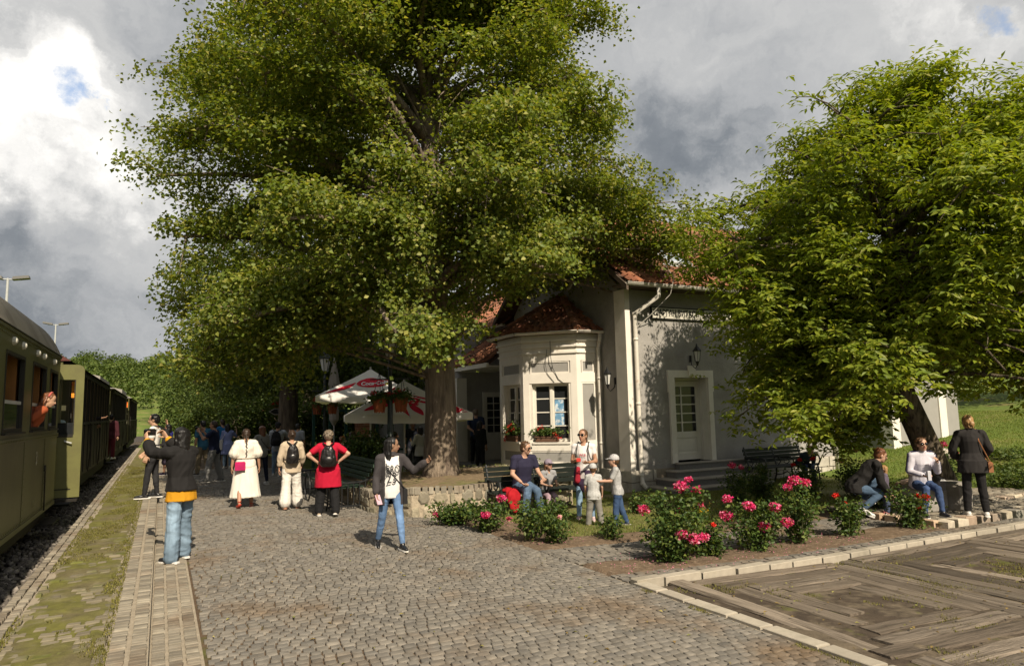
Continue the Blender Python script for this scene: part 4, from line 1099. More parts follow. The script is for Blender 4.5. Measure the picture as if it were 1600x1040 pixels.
# ================================================================ yard floodlight masts
def mast(p, h, label):
    t = thing('floodlight_mast', label, 'floodlight mast', p, 'floodlight masts beyond the train')
    x, y, z = p
    mb = MB(); mb.tube([(x, y, z), (x, y, z + h)], [.16, .09], 8); mb.build('pole', 'zinc', t)
    mb = MB(); mb.tube([(x - 1.0, y, z + h - .1), (x + 1.0, y, z + h - .1)], .05, 6); mb.build('cross_arm', 'zinc', t)
    for s in (-1, 1):
        mb = MB(); mb.prism([(x + s * .35, y - .45, z + h - .15), (x + s * 1.6, y - .45, z + h + .05), (x + s * 1.55, y - .45, z + h + .28), (x + s * .4, y - .45, z + h + .1)], (0, .9, 0)); mb.build('lamp_head', 'granite_step', t)
mast((-12.4, 72.6, .2), 14.1, 'taller floodlight mast rising above the nearest carriage roof')
mast((-14.2, 118.6, 2.4), 13.4, 'floodlight mast standing above the gap between the first two carriages')

# ================================================================ raised tree bed
mat('bed_stone', (.26, .23, .17), .9, .3, 6, rnd=.3, bump=.8, bscale=22, rndcols=[(0, (.19, .185, .15)), (.4, (.30, .26, .19)), (.7, (.22, .20, .14)), (1, (.36, .31, .23))], bdist=.02)
mat('bed_mortar', (.38, .32, .235), .95, .25, 9, bump=.8, bscale=30, bdist=.02)
mat('bed_soil', (.21, .155, .095), .97, .3, 7, bump=.9, bscale=45, col2=(.13, .14, .04), c2scale=1.3, c2lo=.5, c2hi=.64, bdist=.02)
bed = thing('raised_tree_bed', 'low rubble stone wall with sett coping round the big tree', 'raised bed', (5.8, 14.6, -.2))
BP = [(3.62, 17.6), (3.70, 13.5), (4.22, 12.5), (5.0, 12.22), (7.9, 12.72), (8.6, 14.2), (8.5, 17.4)]
BZ = [.26, .29, .40, .40, .40, .36, .3]
def bz(i, t): return BZ[i] * (1 - t) + BZ[(i + 1) % len(BZ)] * t
mb = MB(); n = len(BP)
V = [(x, y, -.35) for x, y in BP] + [(x, y, z - .07) for (x, y), z in zip(BP, BZ)]
mb.add(V, [(i, (i + 1) % n, n + (i + 1) % n, n + i) for i in range(n)][::1])
cc = (6.0, 14.9)
bw_ = mb.build('wall', 'bed_mortar', bed)
V = []; F = []
NR = 14
for r in range(NR + 1):
    for i in range(n * 6):
        a = i // 6; t = (i % 6) / 6; x = BP[a][0] * (1 - t) + BP[(a + 1) % n][0] * t; y = BP[a][1] * (1 - t) + BP[(a + 1) % n][1] * t
        k = r / NR; px = cc[0] + (x - cc[0]) * k; py = cc[1] + (y - cc[1]) * k
        V.append((px, py, (bz(a, t) - .03) * k + .36 * (1 - k) + .03 * R_.random()))
m_ = n * 6
for r in range(NR):
    for i in range(m_): F.append((r * m_ + i, r * m_ + (i + 1) % m_, (r + 1) * m_ + (i + 1) % m_, (r + 1) * m_ + i))
mb = MB(); mb.add(V, F); mb.build('bed_soil', 'bed_soil', bed, True)
# coping setts
cp = [quad_block('coping_stone', 'sett_pale', .12, .10) for _ in range(4)]
T = []
for i in range(n):
    a, b = Vector(BP[i]), Vector(BP[(i + 1) % n]); L = (b - a).length; t = (b - a) / L; nn = Vector((t.y, -t.x)); nn = -nn if nn.dot(a - Vector(cc)) < 0 else nn
    k = 0.05
    while k < L:
        w = R_.uniform(.10, .135); p = a + t * (k + w / 2) - nn * .07; T.append(xf((p.x, p.y, bz(i, k / L) + .01 + R_.uniform(-.008, .008)), w - .014, .20, .13, math.atan2(t.y, t.x))); k += w
pieces('coping_stone', cp, T, bed, limit=200)
def rubble(i, z0):
    """irregular stones set proud of the mortar on wall side i"""
    a, b = Vector(BP[i]), Vector(BP[(i + 1) % n]); L = (b - a).length; t = (b - a) / L; nn = Vector((t.y, -t.x)); nn = -nn if nn.dot(a - Vector(cc)) < 0 else nn
    rows = 2; hh = (BZ[i] - .07 - z0) / rows
    for r in range(rows):
        k = -.02 + r * .12
        while k < L - .08:
            w = R_.uniform(.18, .40); w = min(w, L - k); c = k + w / 2; zc = z0 + (r + .5) * hh + R_.uniform(-.02, .02)
            m_ = R_.randint(6, 9); pts = []
            for q in range(m_):
                an = 2 * math.pi * q / m_ + R_.uniform(-.2, .2); e = R_.uniform(.80, 1.02)
                pts.append((c + math.copysign(abs(math.cos(an)) ** .7, math.cos(an)) * w * .47 * e, zc + math.copysign(abs(math.sin(an)) ** .7, math.sin(an)) * hh * .48 * e))
            V = []
            for d, s in ((-.03, 1.0), (.012, .97), (.03, .72)):
                for u, z in pts:
                    u2 = c + (u - c) * s; z2 = zc + (z - zc) * s; p = a + t * u2 + nn * d
                    V.append((p.x, p.y, z2))
            F = [tuple(range(2 * m_, 3 * m_))] + [(j * m_ + q, j * m_ + (q + 1) % m_, (j + 1) * m_ + (q + 1) % m_, (j + 1) * m_ + q) for j in (0, 1) for q in range(m_)]
            mb = MB(); mb.add(V, F); mb.build('stone', 'bed_stone', bw_)
            k += w
for i in (0, 1, 2, 3): rubble(i, -.22)
ps = []
for i in range(9000):
    an = R_.random() * 6.283; r = 1.2 + 2.2 * math.sqrt(R_.random()); x, y = cc[0] + math.cos(an) * r * 1.1, cc[1] + math.sin(an) * r * .9
    if inside((x, y), [(p[0] + (cc[0] - p[0]) * .08, p[1] + (cc[1] - p[1]) * .08) for p in BP]) and vnoise(np.array([[x * 1.2, y * 1.2, 3.]]))[0] > -.05: ps.append((x, y, .33))
blades('grass', ps, .05, .012, 'grass_blade')

# ================================================================ street lamps with hanging baskets
mat('lamp_green', (.010, .018, .015), .4, .1, 10, spec=.5)
mat('basket_wood', (.33, .095, .035), .7, .25, 8, rnd=.25)
mat('leaf_pot', (.07, .12, .025), .6, .2, 8, rnd=.35, transl=.25, rndcols=[(0, (.045, .09, .018)), (.6, (.08, .13, .03)), (1, (.13, .17, .04))])
mat('petal_red', (.62, .03, .02), .6, .1, 8, rnd=.25, transl=.2)
mat('petal_orange', (.62, .12, .05), .6, .1, 8, rnd=.3, transl=.2)
def leafquads(P, size, droop=0.0, up=.5, rng=NP, fold=.18, asp=.75, out=None):
    """leaf-shaped folded faces at points P (n,3) with sizes (n,) -> V, F"""
    n = len(P); ax = rng.normal(size=(n, 3)); ax[:, 2] = ax[:, 2] * .5 - droop; ax /= np.linalg.norm(ax, axis=1)[:, None] + 1e-9
    nr = rng.normal(size=(n, 3)); nr[:, 2] = np.abs(nr[:, 2]) + up
    if out is not None: nr = nr * .8 + out * 1.5
    s = np.cross(ax, nr); s /= np.linalg.norm(s, axis=1)[:, None] + 1e-9
    nn = np.cross(s, ax); sz = np.asarray(size)[:, None]
    w = asp * .5
    mid = P + ax * sz * .45
    V = np.stack([P, mid - s * sz * w + nn * sz * fold, P + ax * sz - nn * sz * .1, mid + s * sz * w + nn * sz * fold], 1).reshape(-1, 3)
    b = np.arange(n)[:, None] * 4
    F = np.concatenate([b + np.array([[0, 1, 2]]), b + np.array([[0, 2, 3]])], 1).reshape(-1, 3)
    return V, F
def leaf_part(name, P, size, matn, parent, **k):
    V, F = leafquads(np.asarray(P), size, **k); return put(name, np_mesh(name, V, F, matn), parent)
def flower_pot(p, rim, h, label, flowers, group):
    x, y, z = p
    t = thing('hanging_basket', label, 'flower basket', p, group)
    mb = MB(); mb.lathe(p, [(rim * .62, -h), (rim * .66, -h * .9), (rim, 0), (rim * .9, 0), (rim * .85, -.05)], 10); mb.build('basket', 'basket_wood', t)
    for k in range(10):
        an = 2 * math.pi * k / 10; mb = MB(); mb.tube([(x + math.cos(an) * rim * .67, y + math.sin(an) * rim * .67, z - h - .02), (x + math.cos(an) * rim * 1.02, y + math.sin(an) * rim * 1.02, z + .01)], .014, 4); mb.build('slat', 'basket_wood', t)
    mb = MB()
    for k in range(3):
        an = 2 * math.pi * k / 3 + .4; mb.tube([(x + math.cos(an) * rim, y + math.sin(an) * rim, z), (x, y, z + .62)], .006, 4)
    mb.build('hanger', 'black_iron', t)
    P = NP.normal(size=(420, 3)) * np.array([rim * .85, rim * .85, .07]) + np.array([x, y, z + .05]); P[:, 2] -= .35 * np.maximum(0, np.hypot(P[:, 0] - x, P[:, 1] - y) - rim)
    leaf_part('foliage', P, .05 + .05 * NP.random(len(P)), 'leaf_pot', t, droop=.2)
    for k in range(flowers):
        c = np.array([x, y, z]) + np.array([NP.normal() * rim, NP.normal() * rim, .10 + .08 * NP.random()])
        P = c + NP.normal(size=(26, 3)) * .03; leaf_part('flower', P, .03 + .03 * NP.random(26), 'petal_red', t)
def street_lamp(x, y, z0, label, top=3.92):
    t = thing('street_lamp', label, 'street lamp', (x, y, z0), 'old fashioned street lamps along the forecourt')
    k = top - .0
    mb = MB(); mb.lathe((x, y, 0), [(.16, z0), (.16, z0 + .12), (.11, z0 + .25), (.09, z0 + .9), (.11, z0 + .95), (.075, z0 + 1.02), (.06, z0 + 1.9), (.075, z0 + 1.93), (.055, z0 + 1.98), (.05, top - .92), (.075, top - .88), (.04, top - .80), (.03, top - .70), (.09, top - .66)], 10); mb.build('post', 'lamp_green', t)
    mb = MB(); mb.tube([(x - .48 * cR.x, y - .48 * cR.y, 2.62), (x + .48 * cR.x, y + .48 * cR.y, 2.62)], .016, 6); mb.build('cross_arm', 'lamp_green', t)
    mb = MB()
    for q in range(6):
        an = q * math.pi / 3; mb.tube([(x + math.cos(an) * .10, y + math.sin(an) * .10, top - .66), (x + math.cos(an) * .20, y + math.sin(an) * .20, top - .20)], .012, 4)
    mb.lathe((x, y, 0), [(.235, top - .21), (.24, top - .17), (.13, top - .06), (.10, top - .05), (.09, top + .02), (.02, top + .06), (.012, top + .16)], 6); hd = mb.build('lantern', 'lamp_green', t)
    mb = MB(); mb.lathe((x, y, 0), [(.09, top - .65), (.185, top - .21)], 6); mb.build('lantern_glass', 'lamp_glass', hd)
    return t
LP = [(4.91, 16.1, .28, 'nearest street lamp, beside the big trunk with its lantern in the leaves'), (5.0, 24.0, -.16, 'street lamp left of the white parasols with clear lantern'), (4.6, 29.9, -.15, 'farthest street lamp, deep in the shade beside the arrow sign')]
for x, y, z, l in LP: street_lamp(x, y, z, l, 3.76 if y < 20 else 3.92)
for i, (x, y, z, l) in enumerate(LP):
    for s in (-1, 1):
        d = .26; nm = ('left', 'right')[s > 0]; wh = ('nearest street lamp', 'middle street lamp', 'farthest street lamp')[i]
        flower_pot((x + s * d * cR.x, y + s * d * cR.y, 2.16), .17, .33, 'wooden basket of red flowers on the %s arm of the %s' % (nm, wh), 3 if i == 0 else 6, 'hanging flower baskets on the street lamps')
asg = thing('arrow_sign', 'small white outlined arrow sign on a dark board in the shade', 'sign', (4.25, 29.6, 1.95))
me = MB(); me.prism([(4.12, 29.6, 1.83), (4.66, 29.6, 1.83), (4.66, 29.6, 2.10), (4.12, 29.6, 2.10), (3.90, 29.6, 1.965)], (0, .03, 0)); me.build('board', 'black_iron', asg)
me = MB()
ol = [(4.13, 1.845), (4.645, 1.845), (4.645, 2.085), (4.13, 2.085), (3.925, 1.965)]
for a, b in zip(ol, ol[1:] + ol[:1]): me.tube([(a[0], 29.59, a[1]), (b[0], 29.59, b[1])], .014, 4)
me.build('outline', 'faded_white', asg)
tm = text_mesh('WC', .17, 'faded_white', .002); tm.transform(Matrix.Translation((4.26, 29.588, 1.965)) @ Matrix.Rotation(rad(90), 4, 'X')); put('lettering', tm, asg)
mb = MB(); mb.tube([(4.7, 29.7, -.15), (4.7, 29.7, 2.1)], .03, 6); mb.build('post', 'black_iron', asg)

# ================================================================ parasols
mat('canvas', (.80, .78, .76), .85, .04, 3, transl=.25, bump=.15, bscale=14, bdist=.02)
mat('canvas_beige', (.35, .31, .27), .9, .12, 4)
mat('print_red', (.60, .012, .035), .8, .05, 5, transl=.15)
mat('print_white', (.78, .76, .74), .8, .0, 5)
mat('pole_alu', (.5, .49, .46), .4, .05, 8, metal=.3)
def parasol(cx, cy, zb, za, half, rz, label, prints):
    t = thing('parasol', label, 'parasol', (cx, cy, -.2), 'white parasols of the station cafe')
    ca, sa = math.cos(rz), math.sin(rz)
    W_ = lambda u, v, z: Vector((cx + u * ca - v * sa, cy + u * sa + v * ca, z))
    cor = [(-half, -half), (half, -half), (half, half), (-half, half)]
    mb = MB(); N = 12
    prt = []
    for k in range(4):
        a, b = cor[k], cor[(k + 1) % 4]; V = []
        def S(e, r, a=a, b=b, k=k):    # e along the edge 0..1, r 0 at the tip .. 1 at the rim; canvas sags between the ribs
            u = (a[0] * (1 - e) + b[0] * e) * r; v = (a[1] * (1 - e) + b[1] * e) * r
            sag = .10 * math.sin(math.pi * e) * r * r
            z = za + (zb - za) * (r ** .92) - sag * .7
            return W_(u * (1 - .05 * math.sin(math.pi * e) * r), v * (1 - .05 * math.sin(math.pi * e) * r), z)
        for i in range(N + 1):
            r = .02 + .98 * i / N
            for j in range(N + 1): V.append(S(j / N, r))
        for j in range(N + 1):
            p = S(j / N, 1.0); V.append(p + Vector((0, 0, -.17 - .012 * math.sin(j * 2.1 + k))))
        m = N + 1
        mb.add(V, [(i * m + j, i * m + j + 1, (i + 1) * m + j + 1, (i + 1) * m + j) for i in range(N + 1) for j in range(N)])
        prt.append(S)
    can = mb.build('canopy', 'canvas', t, True)
    mb = MB(); mb.tube([W_(0, 0, -.2), W_(0, 0, za + .06)], .03, 8); mb.build('pole', 'pole_alu', t)
    for k in range(8):
        an = k * math.pi / 4; e = half * (1.38 if k % 2 else .97); mb = MB(); mb.tube([W_(0, 0, za - .05), W_(math.cos(an) * e, math.sin(an) * e, zb - (.01 if k % 2 else .09))], .012, 4); mb.build('rib', 'pole_alu', t)
    # printed marks lie 6 mm above the cloth, following it
    def on(k, e, r, lift=.008):
        S = prt[k]; p = S(e, r); n_ = (S(min(e + .01, 1), r) - S(e - .01, r)).cross(S(e, r + .01) - S(e, r - .01)).normalized()
        if n_.z < 0: n_ = -n_
        return p + n_ * lift
    def patch(k, outline, matn, lift=.008):
        """filled outline in (e, r) fan-triangulated onto the cloth"""
        c = (sum(p[0] for p in outline) / len(outline), sum(p[1] for p in outline) / len(outline)); rings = (0, .33, .66, 1.0); V = []; n_ = len(outline)
        for q in rings:
            for p in outline: V.append(on(k, c[0] + (p[0] - c[0]) * q, c[1] + (p[1] - c[1]) * q, lift))
        mb = MB(); mb.add(V, [(i * n_ + j, i * n_ + (j + 1) % n_, (i + 1) * n_ + (j + 1) % n_, (i + 1) * n_ + j) for i in range(3) for j in range(n_)])
        mb.build('print', matn, can)
    def lettering(k, s, size, e0, r0, ang, matn, lift, sx=1.0):
        """words bent onto the cloth: text plane coordinates map to (e, r)"""
        me = text_mesh(s, 1.0, matn, 0.0, 1.0, .35, 'CENTER', .92, .02); bm = bmesh.new(); bm.from_mesh(me); bmesh.ops.triangulate(bm, faces=bm.faces[:]); bmesh.ops.subdivide_edges(bm, edges=[e for e in bm.edges if e.calc_length() > .25], cuts=1)
        for v in bm.verts:
            x, y = v.co.x * size * sx, v.co.y * size; X = x * math.cos(ang) - y * math.sin(ang); Y = x * math.sin(ang) + y * math.cos(ang)
            r = min(.97, max(.05, r0 - Y / half)); e = e0 + X / (2 * half * max(r, .3)); v.co = on(k, min(.98, max(.02, e)), r, lift)
        bm.to_mesh(me); bm.free(); put('lettering', me, can)
    for p in prints: (patch if p[0] == 'p' else lettering)(*p[1:])
def drop(e0, r0, e1, r1, w, n=8):
    out = []
    for i in range(n + 1): t = i / n; out.append((e0 + (e1 - e0) * t + w * math.sin(math.pi * t) * .5, r0 + (r1 - r0) * t))
    for i in range(n, -1, -1): t = i / n; out.append((e0 + (e1 - e0) * t - w * math.sin(math.pi * t) * .35 - w * .1, r0 + (r1 - r0) * t))
    return out
def disc(e, r, de, dr, n=18): return [(e + math.cos(2 * math.pi * k / n) * de, r + math.sin(2 * math.pi * k / n) * dr) for k in range(n)]
yaw = -psi
parasol(6.0, 18.35, 1.76, 2.70, 1.62, yaw + .25, 'nearest white parasol with red script, behind the nearest street lamp',
        [('l', 0, 'Coca‑Cola', .74, .66, .60, rad(-28), 'print_red', .009, .85), ('p', 0, drop(.33, .38, .50, .98, .07), 'print_red'), ('p', 3, drop(.55, .45, .75, .80, .18), 'print_red'), ('p', 0, drop(.62, .42, .86, .60, .10), 'print_red'), ('p', 0, drop(.10, .86, .30, .50, .20), 'print_red'), ('p', 0, drop(.52, .62, .62, .97, .10), 'print_red')])
parasol(6.0, 21.8, 2.36, 3.24, 1.50, yaw + .12, 'farther white parasol with a red disc, left of the nearest street lamp',
        [('p', 0, disc(.56, .50, .30, .17) , 'print_red'), ('l', 0, 'Coca‑Cola', .26, .60, .54, rad(4), 'print_white', .016, .8), ('p', 0, drop(.86, .40, .99, .48, .08), 'print_red'), ('p', 3, drop(.50, .40, .62, .95, .12), 'print_red'), ('p', 0, drop(.05, .90, .24, .50, .14), 'print_red')])
fp = thing('parasol', 'closed beige parasol standing behind the white ones', 'parasol', (5.65, 25.5, -.2))
mb = MB(); mb.lathe((5.65, 25.5, 0), [(.05, 1.4), (.17, 1.6), (.20, 2.4), (.22, 2.9), (.12, 3.45), (.05, 3.75), (.02, 3.85)], 9); mb.build('folded_canopy', 'canvas_beige', fp)
mb = MB(); mb.tube([(5.65, 25.5, -.2), (5.65, 25.5, 3.9)], .025, 6); mb.build('pole', 'pole_alu', fp)

# ================================================================ benches
mat('bench_green', (.014, .020, .016), .5, .2, 8, rnd=.3)
mat('slat_green', (.03, .055, .035), .5, .2, 7, rnd=.3, stretch=(3, .5, 3))
def park_bench(c, L, rz, label, n=3, group='dark park benches'):
    """cast iron ends and wooden slats; local x along the seat, -y the front"""
    t = thing('park_bench', label, 'bench', (c[0], c[1], c[2]), group, rz)
    Mx = Matrix.Translation(c) @ Matrix.Rotation(rz, 4, 'Z')
    def bld_(mb, nm, mt, par): mb.v = [tuple(Mx @ Vector(v)) for v in mb.v]; return mb.build(nm, mt, par)
    for k in range(5):
        y = -.24 + k * .105; mb = MB(); mb.cbox(-L / 2, L / 2, y, y + .085, .43 - .012 * (2 - abs(2 - k)) * .3, .465 - .012 * (2 - abs(2 - k)), .008); bld_(mb, 'seat_slat', 'bench_green', t)
    for k in range(4):
        z = .54 + k * .095; y = .29 + k * .03; mb = MB(); mb.box(-L / 2, L / 2, y, y + .03, z, z + .082); bld_(mb, 'back_slat', 'bench_green', t)
    for s in [-1, 1] + ([0] if n == 3 else []):
        x = s * (L / 2 - .06); mb = MB(); r = .022
        mb.tube([(x, -.26, 0), (x, -.25, .18), (x, -.22, .42)], r, 6); mb.tube([(x, .36, 0), (x, .28, .2), (x, .26, .42), (x, .34, .7), (x, .42, .95)], r, 6)
        mb.tube([(x, -.22, .42), (x, .26, .42)], r, 6)
        mb.tube([(x, -.24, .42), (x, -.30, .55), (x, -.27, .66), (x, -.16, .68), (x, .0, .66), (x, .2, .67), (x, .32, .66)], r, 6)
        mb.tube([(x, -.1, .66), (x, -.16, .56), (x, -.08, .50), (x, .02, .54), (x, -.02, .61), (x, -.07, .58)], .014, 5)
        mb.tube([(x, .2, .66), (x, .12, .55), (x, .18, .47), (x, .24, .52)], .014, 5)
        mb.tube([(x, -.24, .2), (x, -.08, .30), (x, .1, .22), (x, .28, .2)], .016, 5)
        bld_(mb, 'end_frame', 'black_iron', t)
    return t
park_bench((6.75, 12.02, -.215), 2.15, rad(-3), 'dark slatted bench against the stone bed with a man and child on it')
park_bench((14.75, 13.1, -.25), 2.2, rad(2), 'dark bench in the shade against the station wall')
# long slatted bench between two barred iron ends
pb_ = thing('platform_bench', 'long green slatted bench between barred iron ends', 'bench', (3.6, 16.1, -.12))
for k in range(5):
    x = 3.18 + k * .12; mb = MB(); mb.box(x, x + .10, 14.2, 18.0, .30, .335); mb.build('seat_slat', 'slat_green', pb_)
for k in range(5):
    x = 3.80 + k * .055; z = .42 + k * .085; mb = MB(); mb.box(x, x + .03, 14.2, 18.0, z, z + .07); mb.build('back_slat', 'slat_green', pb_)
for y in (14.12, 18.05):
    mb = MB(); zb = -.11
    mb.tube([(3.0, y, .36), (3.10, y, .40), (3.7, y, .42), (3.98, y, .50), (4.12, y, .66)], .022, 6); mb.tube([(2.98, y, zb + .06), (4.12, y, zb + .06)], .018, 6); mb.build('top_rail', 'pole_alu' if False else 'black_iron', pb_)
    for k in range(9):
        x = 3.06 + k * .12; mb = MB(); mb.tube([(x, y, zb), (x, y, .405 if x < 3.75 else .44)], .012, 5); mb.build('bar', 'black_iron', pb_)
for y, r in ((14.16, .36), (15.9, .30), (18.0, .30)):
    mb = MB(); mb.tube([(2.95 + .0, y + r * math.cos(a), .20 + r * math.sin(a)) for a in np.linspace(0, 2 * math.pi, 25)], .018, 5, cap=False); mb.build('ring', 'black_iron', pb_)

# stone block seat on the terrace
mat('block_stone', (.33, .31, .28), .9, .25, 6, bump=.8, bscale=25, col2=(.22, .20, .17), c2scale=3, bdist=.02)
def rock(name, c, s, label, cat, seed, matn='block_stone', group=None):
    mb = MB(); mb.ball(c, s[0] / 2, s[1] / 2, s[2] / 2, 12, 9)
    P = np.array(mb.v); d = (P - np.array(c)) / (np.array(s) / 2); e = np.sign(d) * np.abs(d) ** .45; e /= np.maximum(1, np.abs(e).max(1))[:, None] ** .3
    P = np.array(c) + e * np.array(s) / 2 * .93; P += (.03 * vnoise(P * 4 + seed))[:, None] * d
    mb.v = [tuple(p) for p in P]; o = mb.build(name, matn); return tag(o, label, cat, group)
rock('stone_block', (12.30, 7.86, .06), (1.0, .55, .55), 'pale worn stone block serving as a seat for the woman in sunglasses', 'stone', 3)
rock('stone_block', (12.86, 7.62, .08), (.42, .55, .58), 'upright pale stone at the right end of the stone seat', 'stone', 8)
for i, (x, y, sx) in enumerate(((15.6, 10.2, .9), (17.2, 10.9, 1.0), (18.6, 11.6, .9), (20.1, 12.2, 1.1))):
    rock('edging_stone', (x, y, terr(x, y) + .1), (sx, .5, .45), ('first low stone edging the lawn, left of the woman in black', 'second low stone edging the lawn behind the woman in black', 'third low stone edging the lawn slope', 'fourth low stone edging the lawn slope, farthest right')[i], 'stone', i * 5.0, 'rough_stone', 'low stones edging the lawn')

# ================================================================ cafe background: brick pillar, green fence, far shed
mat('brick', (.30, .13, .07), .9, .2, 8, rnd=.3)
bk = thing('brick_pillar', 'square red brick pillar under the parasols', 'pillar', (6.8, 25.6, -.2))
T = []
for r in range(24):
    for k in range(2):
        o = .16 if r % 2 else 0
        T.append(xf((6.62 + k * .24 + (.0 if r % 2 else .0), 25.5, -.2 + r * .085), .225, .23, .075)); T.append(xf((6.62 + k * .24, 25.74, -.2 + r * .085), .225, .23, .075))
mb = MB(); mb.box(-.5, .5, -.5, .5, -.5, .5); pieces('brick', [mb.mesh('brick', 'brick')], T, bk, limit=100)
mb = MB(); mb.box(6.52, 6.96, 25.4, 25.84, -.25, 1.82); mb.build('core', 'bed_mortar', bk)
mat('fence_green', (.02, .07, .055), .5, .1, 8)
fn = thing('green_fence', 'dark green metal fence posts behind the cafe', 'fence', (8, 27, -.2))
for x in np.arange(5.2, 9.2, .62):
    mb = MB(); mb.box(x - .05, x + .05, 26.9, 27.0, -.2, 2.1); mb.build('post', 'fence_green', fn)
mb = MB(); mb.box(5.2, 9.2, 26.93, 26.97, 1.9, 1.98); mb.box(5.2, 9.2, 26.93, 26.97, .3, .38); mb.build('rail', 'fence_green', fn)
shd = thing('far_shed', 'small shed with an orange tiled roof beyond the crowd', 'shed', (8.5, 72, 0))
mb = MB(); mb.box(6.2, 8.8, 71, 76, -.3, 2.3); mb.build('wall', 'eave_wood', shd)
mb = MB(); mb.prism([(5.7, 70.6, 2.25), (9.2, 70.6, 2.25), (7.5, 70.6, 3.4)], (0, 6, 0)); mb.build('roof', 'tile_clay', shd)
mb = MB(); mb.tube([(4.6, 66, -.3), (4.6, 66, 3.8)], .06, 6); mb.box(4.0, 7.0, 65.9, 66.1, 2.2, 2.35); po = mb.build('barrier_post', 'faded_white'); tag(po, 'slim pale post with a cross bar beyond the crowd', 'post')

# ================================================================ trees and plants
mat('bark', (.25, .20, .15), .95, .3, 5, bump=1.0, bscale=9, stretch=(3.5, 3.5, .55), col2=(.13, .10, .078), c2scale=2.4, c2lo=.45, c2hi=.62, bdist=.05)
mat('bark_walnut', (.15, .12, .085), .95, .35, 5, bump=1.0, bscale=10, stretch=(3, 3, .8), col2=(.05, .04, .03), c2scale=4, c2lo=.45, c2hi=.58, bdist=.05)
mat('leaf_linden', (.08, .11, .02), .5, .12, 1.2, rnd=.25, transl=.40, spec=.35, rndcols=[(0, (.09, .135, .02)), (.45, (.145, .19, .028)), (.74, (.205, .235, .038)), (.92, (.28, .28, .062)), (1, (.35, .325, .085))])
mat('leaf_walnut', (.09, .13, .018), .5, .12, 1.5, rnd=.22, transl=.42, spec=.35, rndcols=[(0, (.12, .175, .016)), (.5, (.19, .245, .022)), (.85, (.25, .29, .03)), (1, (.33, .32, .05))])
mat('leaf_avenue', (.06, .09, .018), .6, .15, 1, rnd=.25, transl=.25, rndcols=[(0, (.05, .085, .016)), (.6, (.08, .115, .022)), (1, (.12, .145, .03))])
mat('leaf_hill', (.07, .10, .022), .7, .3, .12, rnd=.22, transl=.2, rndcols=[(0, (.05, .085, .018)), (.5, (.085, .125, .025)), (1, (.12, .155, .035))])
mat('leaf_rose', (.06, .11, .025), .5, .12, 4, rnd=.25, transl=.25, rndcols=[(0, (.035, .07, .018)), (.6, (.065, .11, .022)), (1, (.14, .17, .035))])
mat('stem_rose', (.07, .08, .03), .8, .2, 8)
mat('petal_magenta', (.62, .03, .17), .6, .08, 8, rnd=.3, transl=.25, rndcols=[(0, (.55, .012, .12)), (.6, (.70, .05, .22)), (1, (.85, .38, .50))])
mat('petal_pink', (.72, .32, .38), .6, .08, 8, rnd=.25, transl=.25, rndcols=[(0, (.70, .22, .32)), (1, (.85, .55, .55))])
mat('petal_yellow', (.75, .48, .02), .6, .1, 8, rnd=.2, transl=.25)

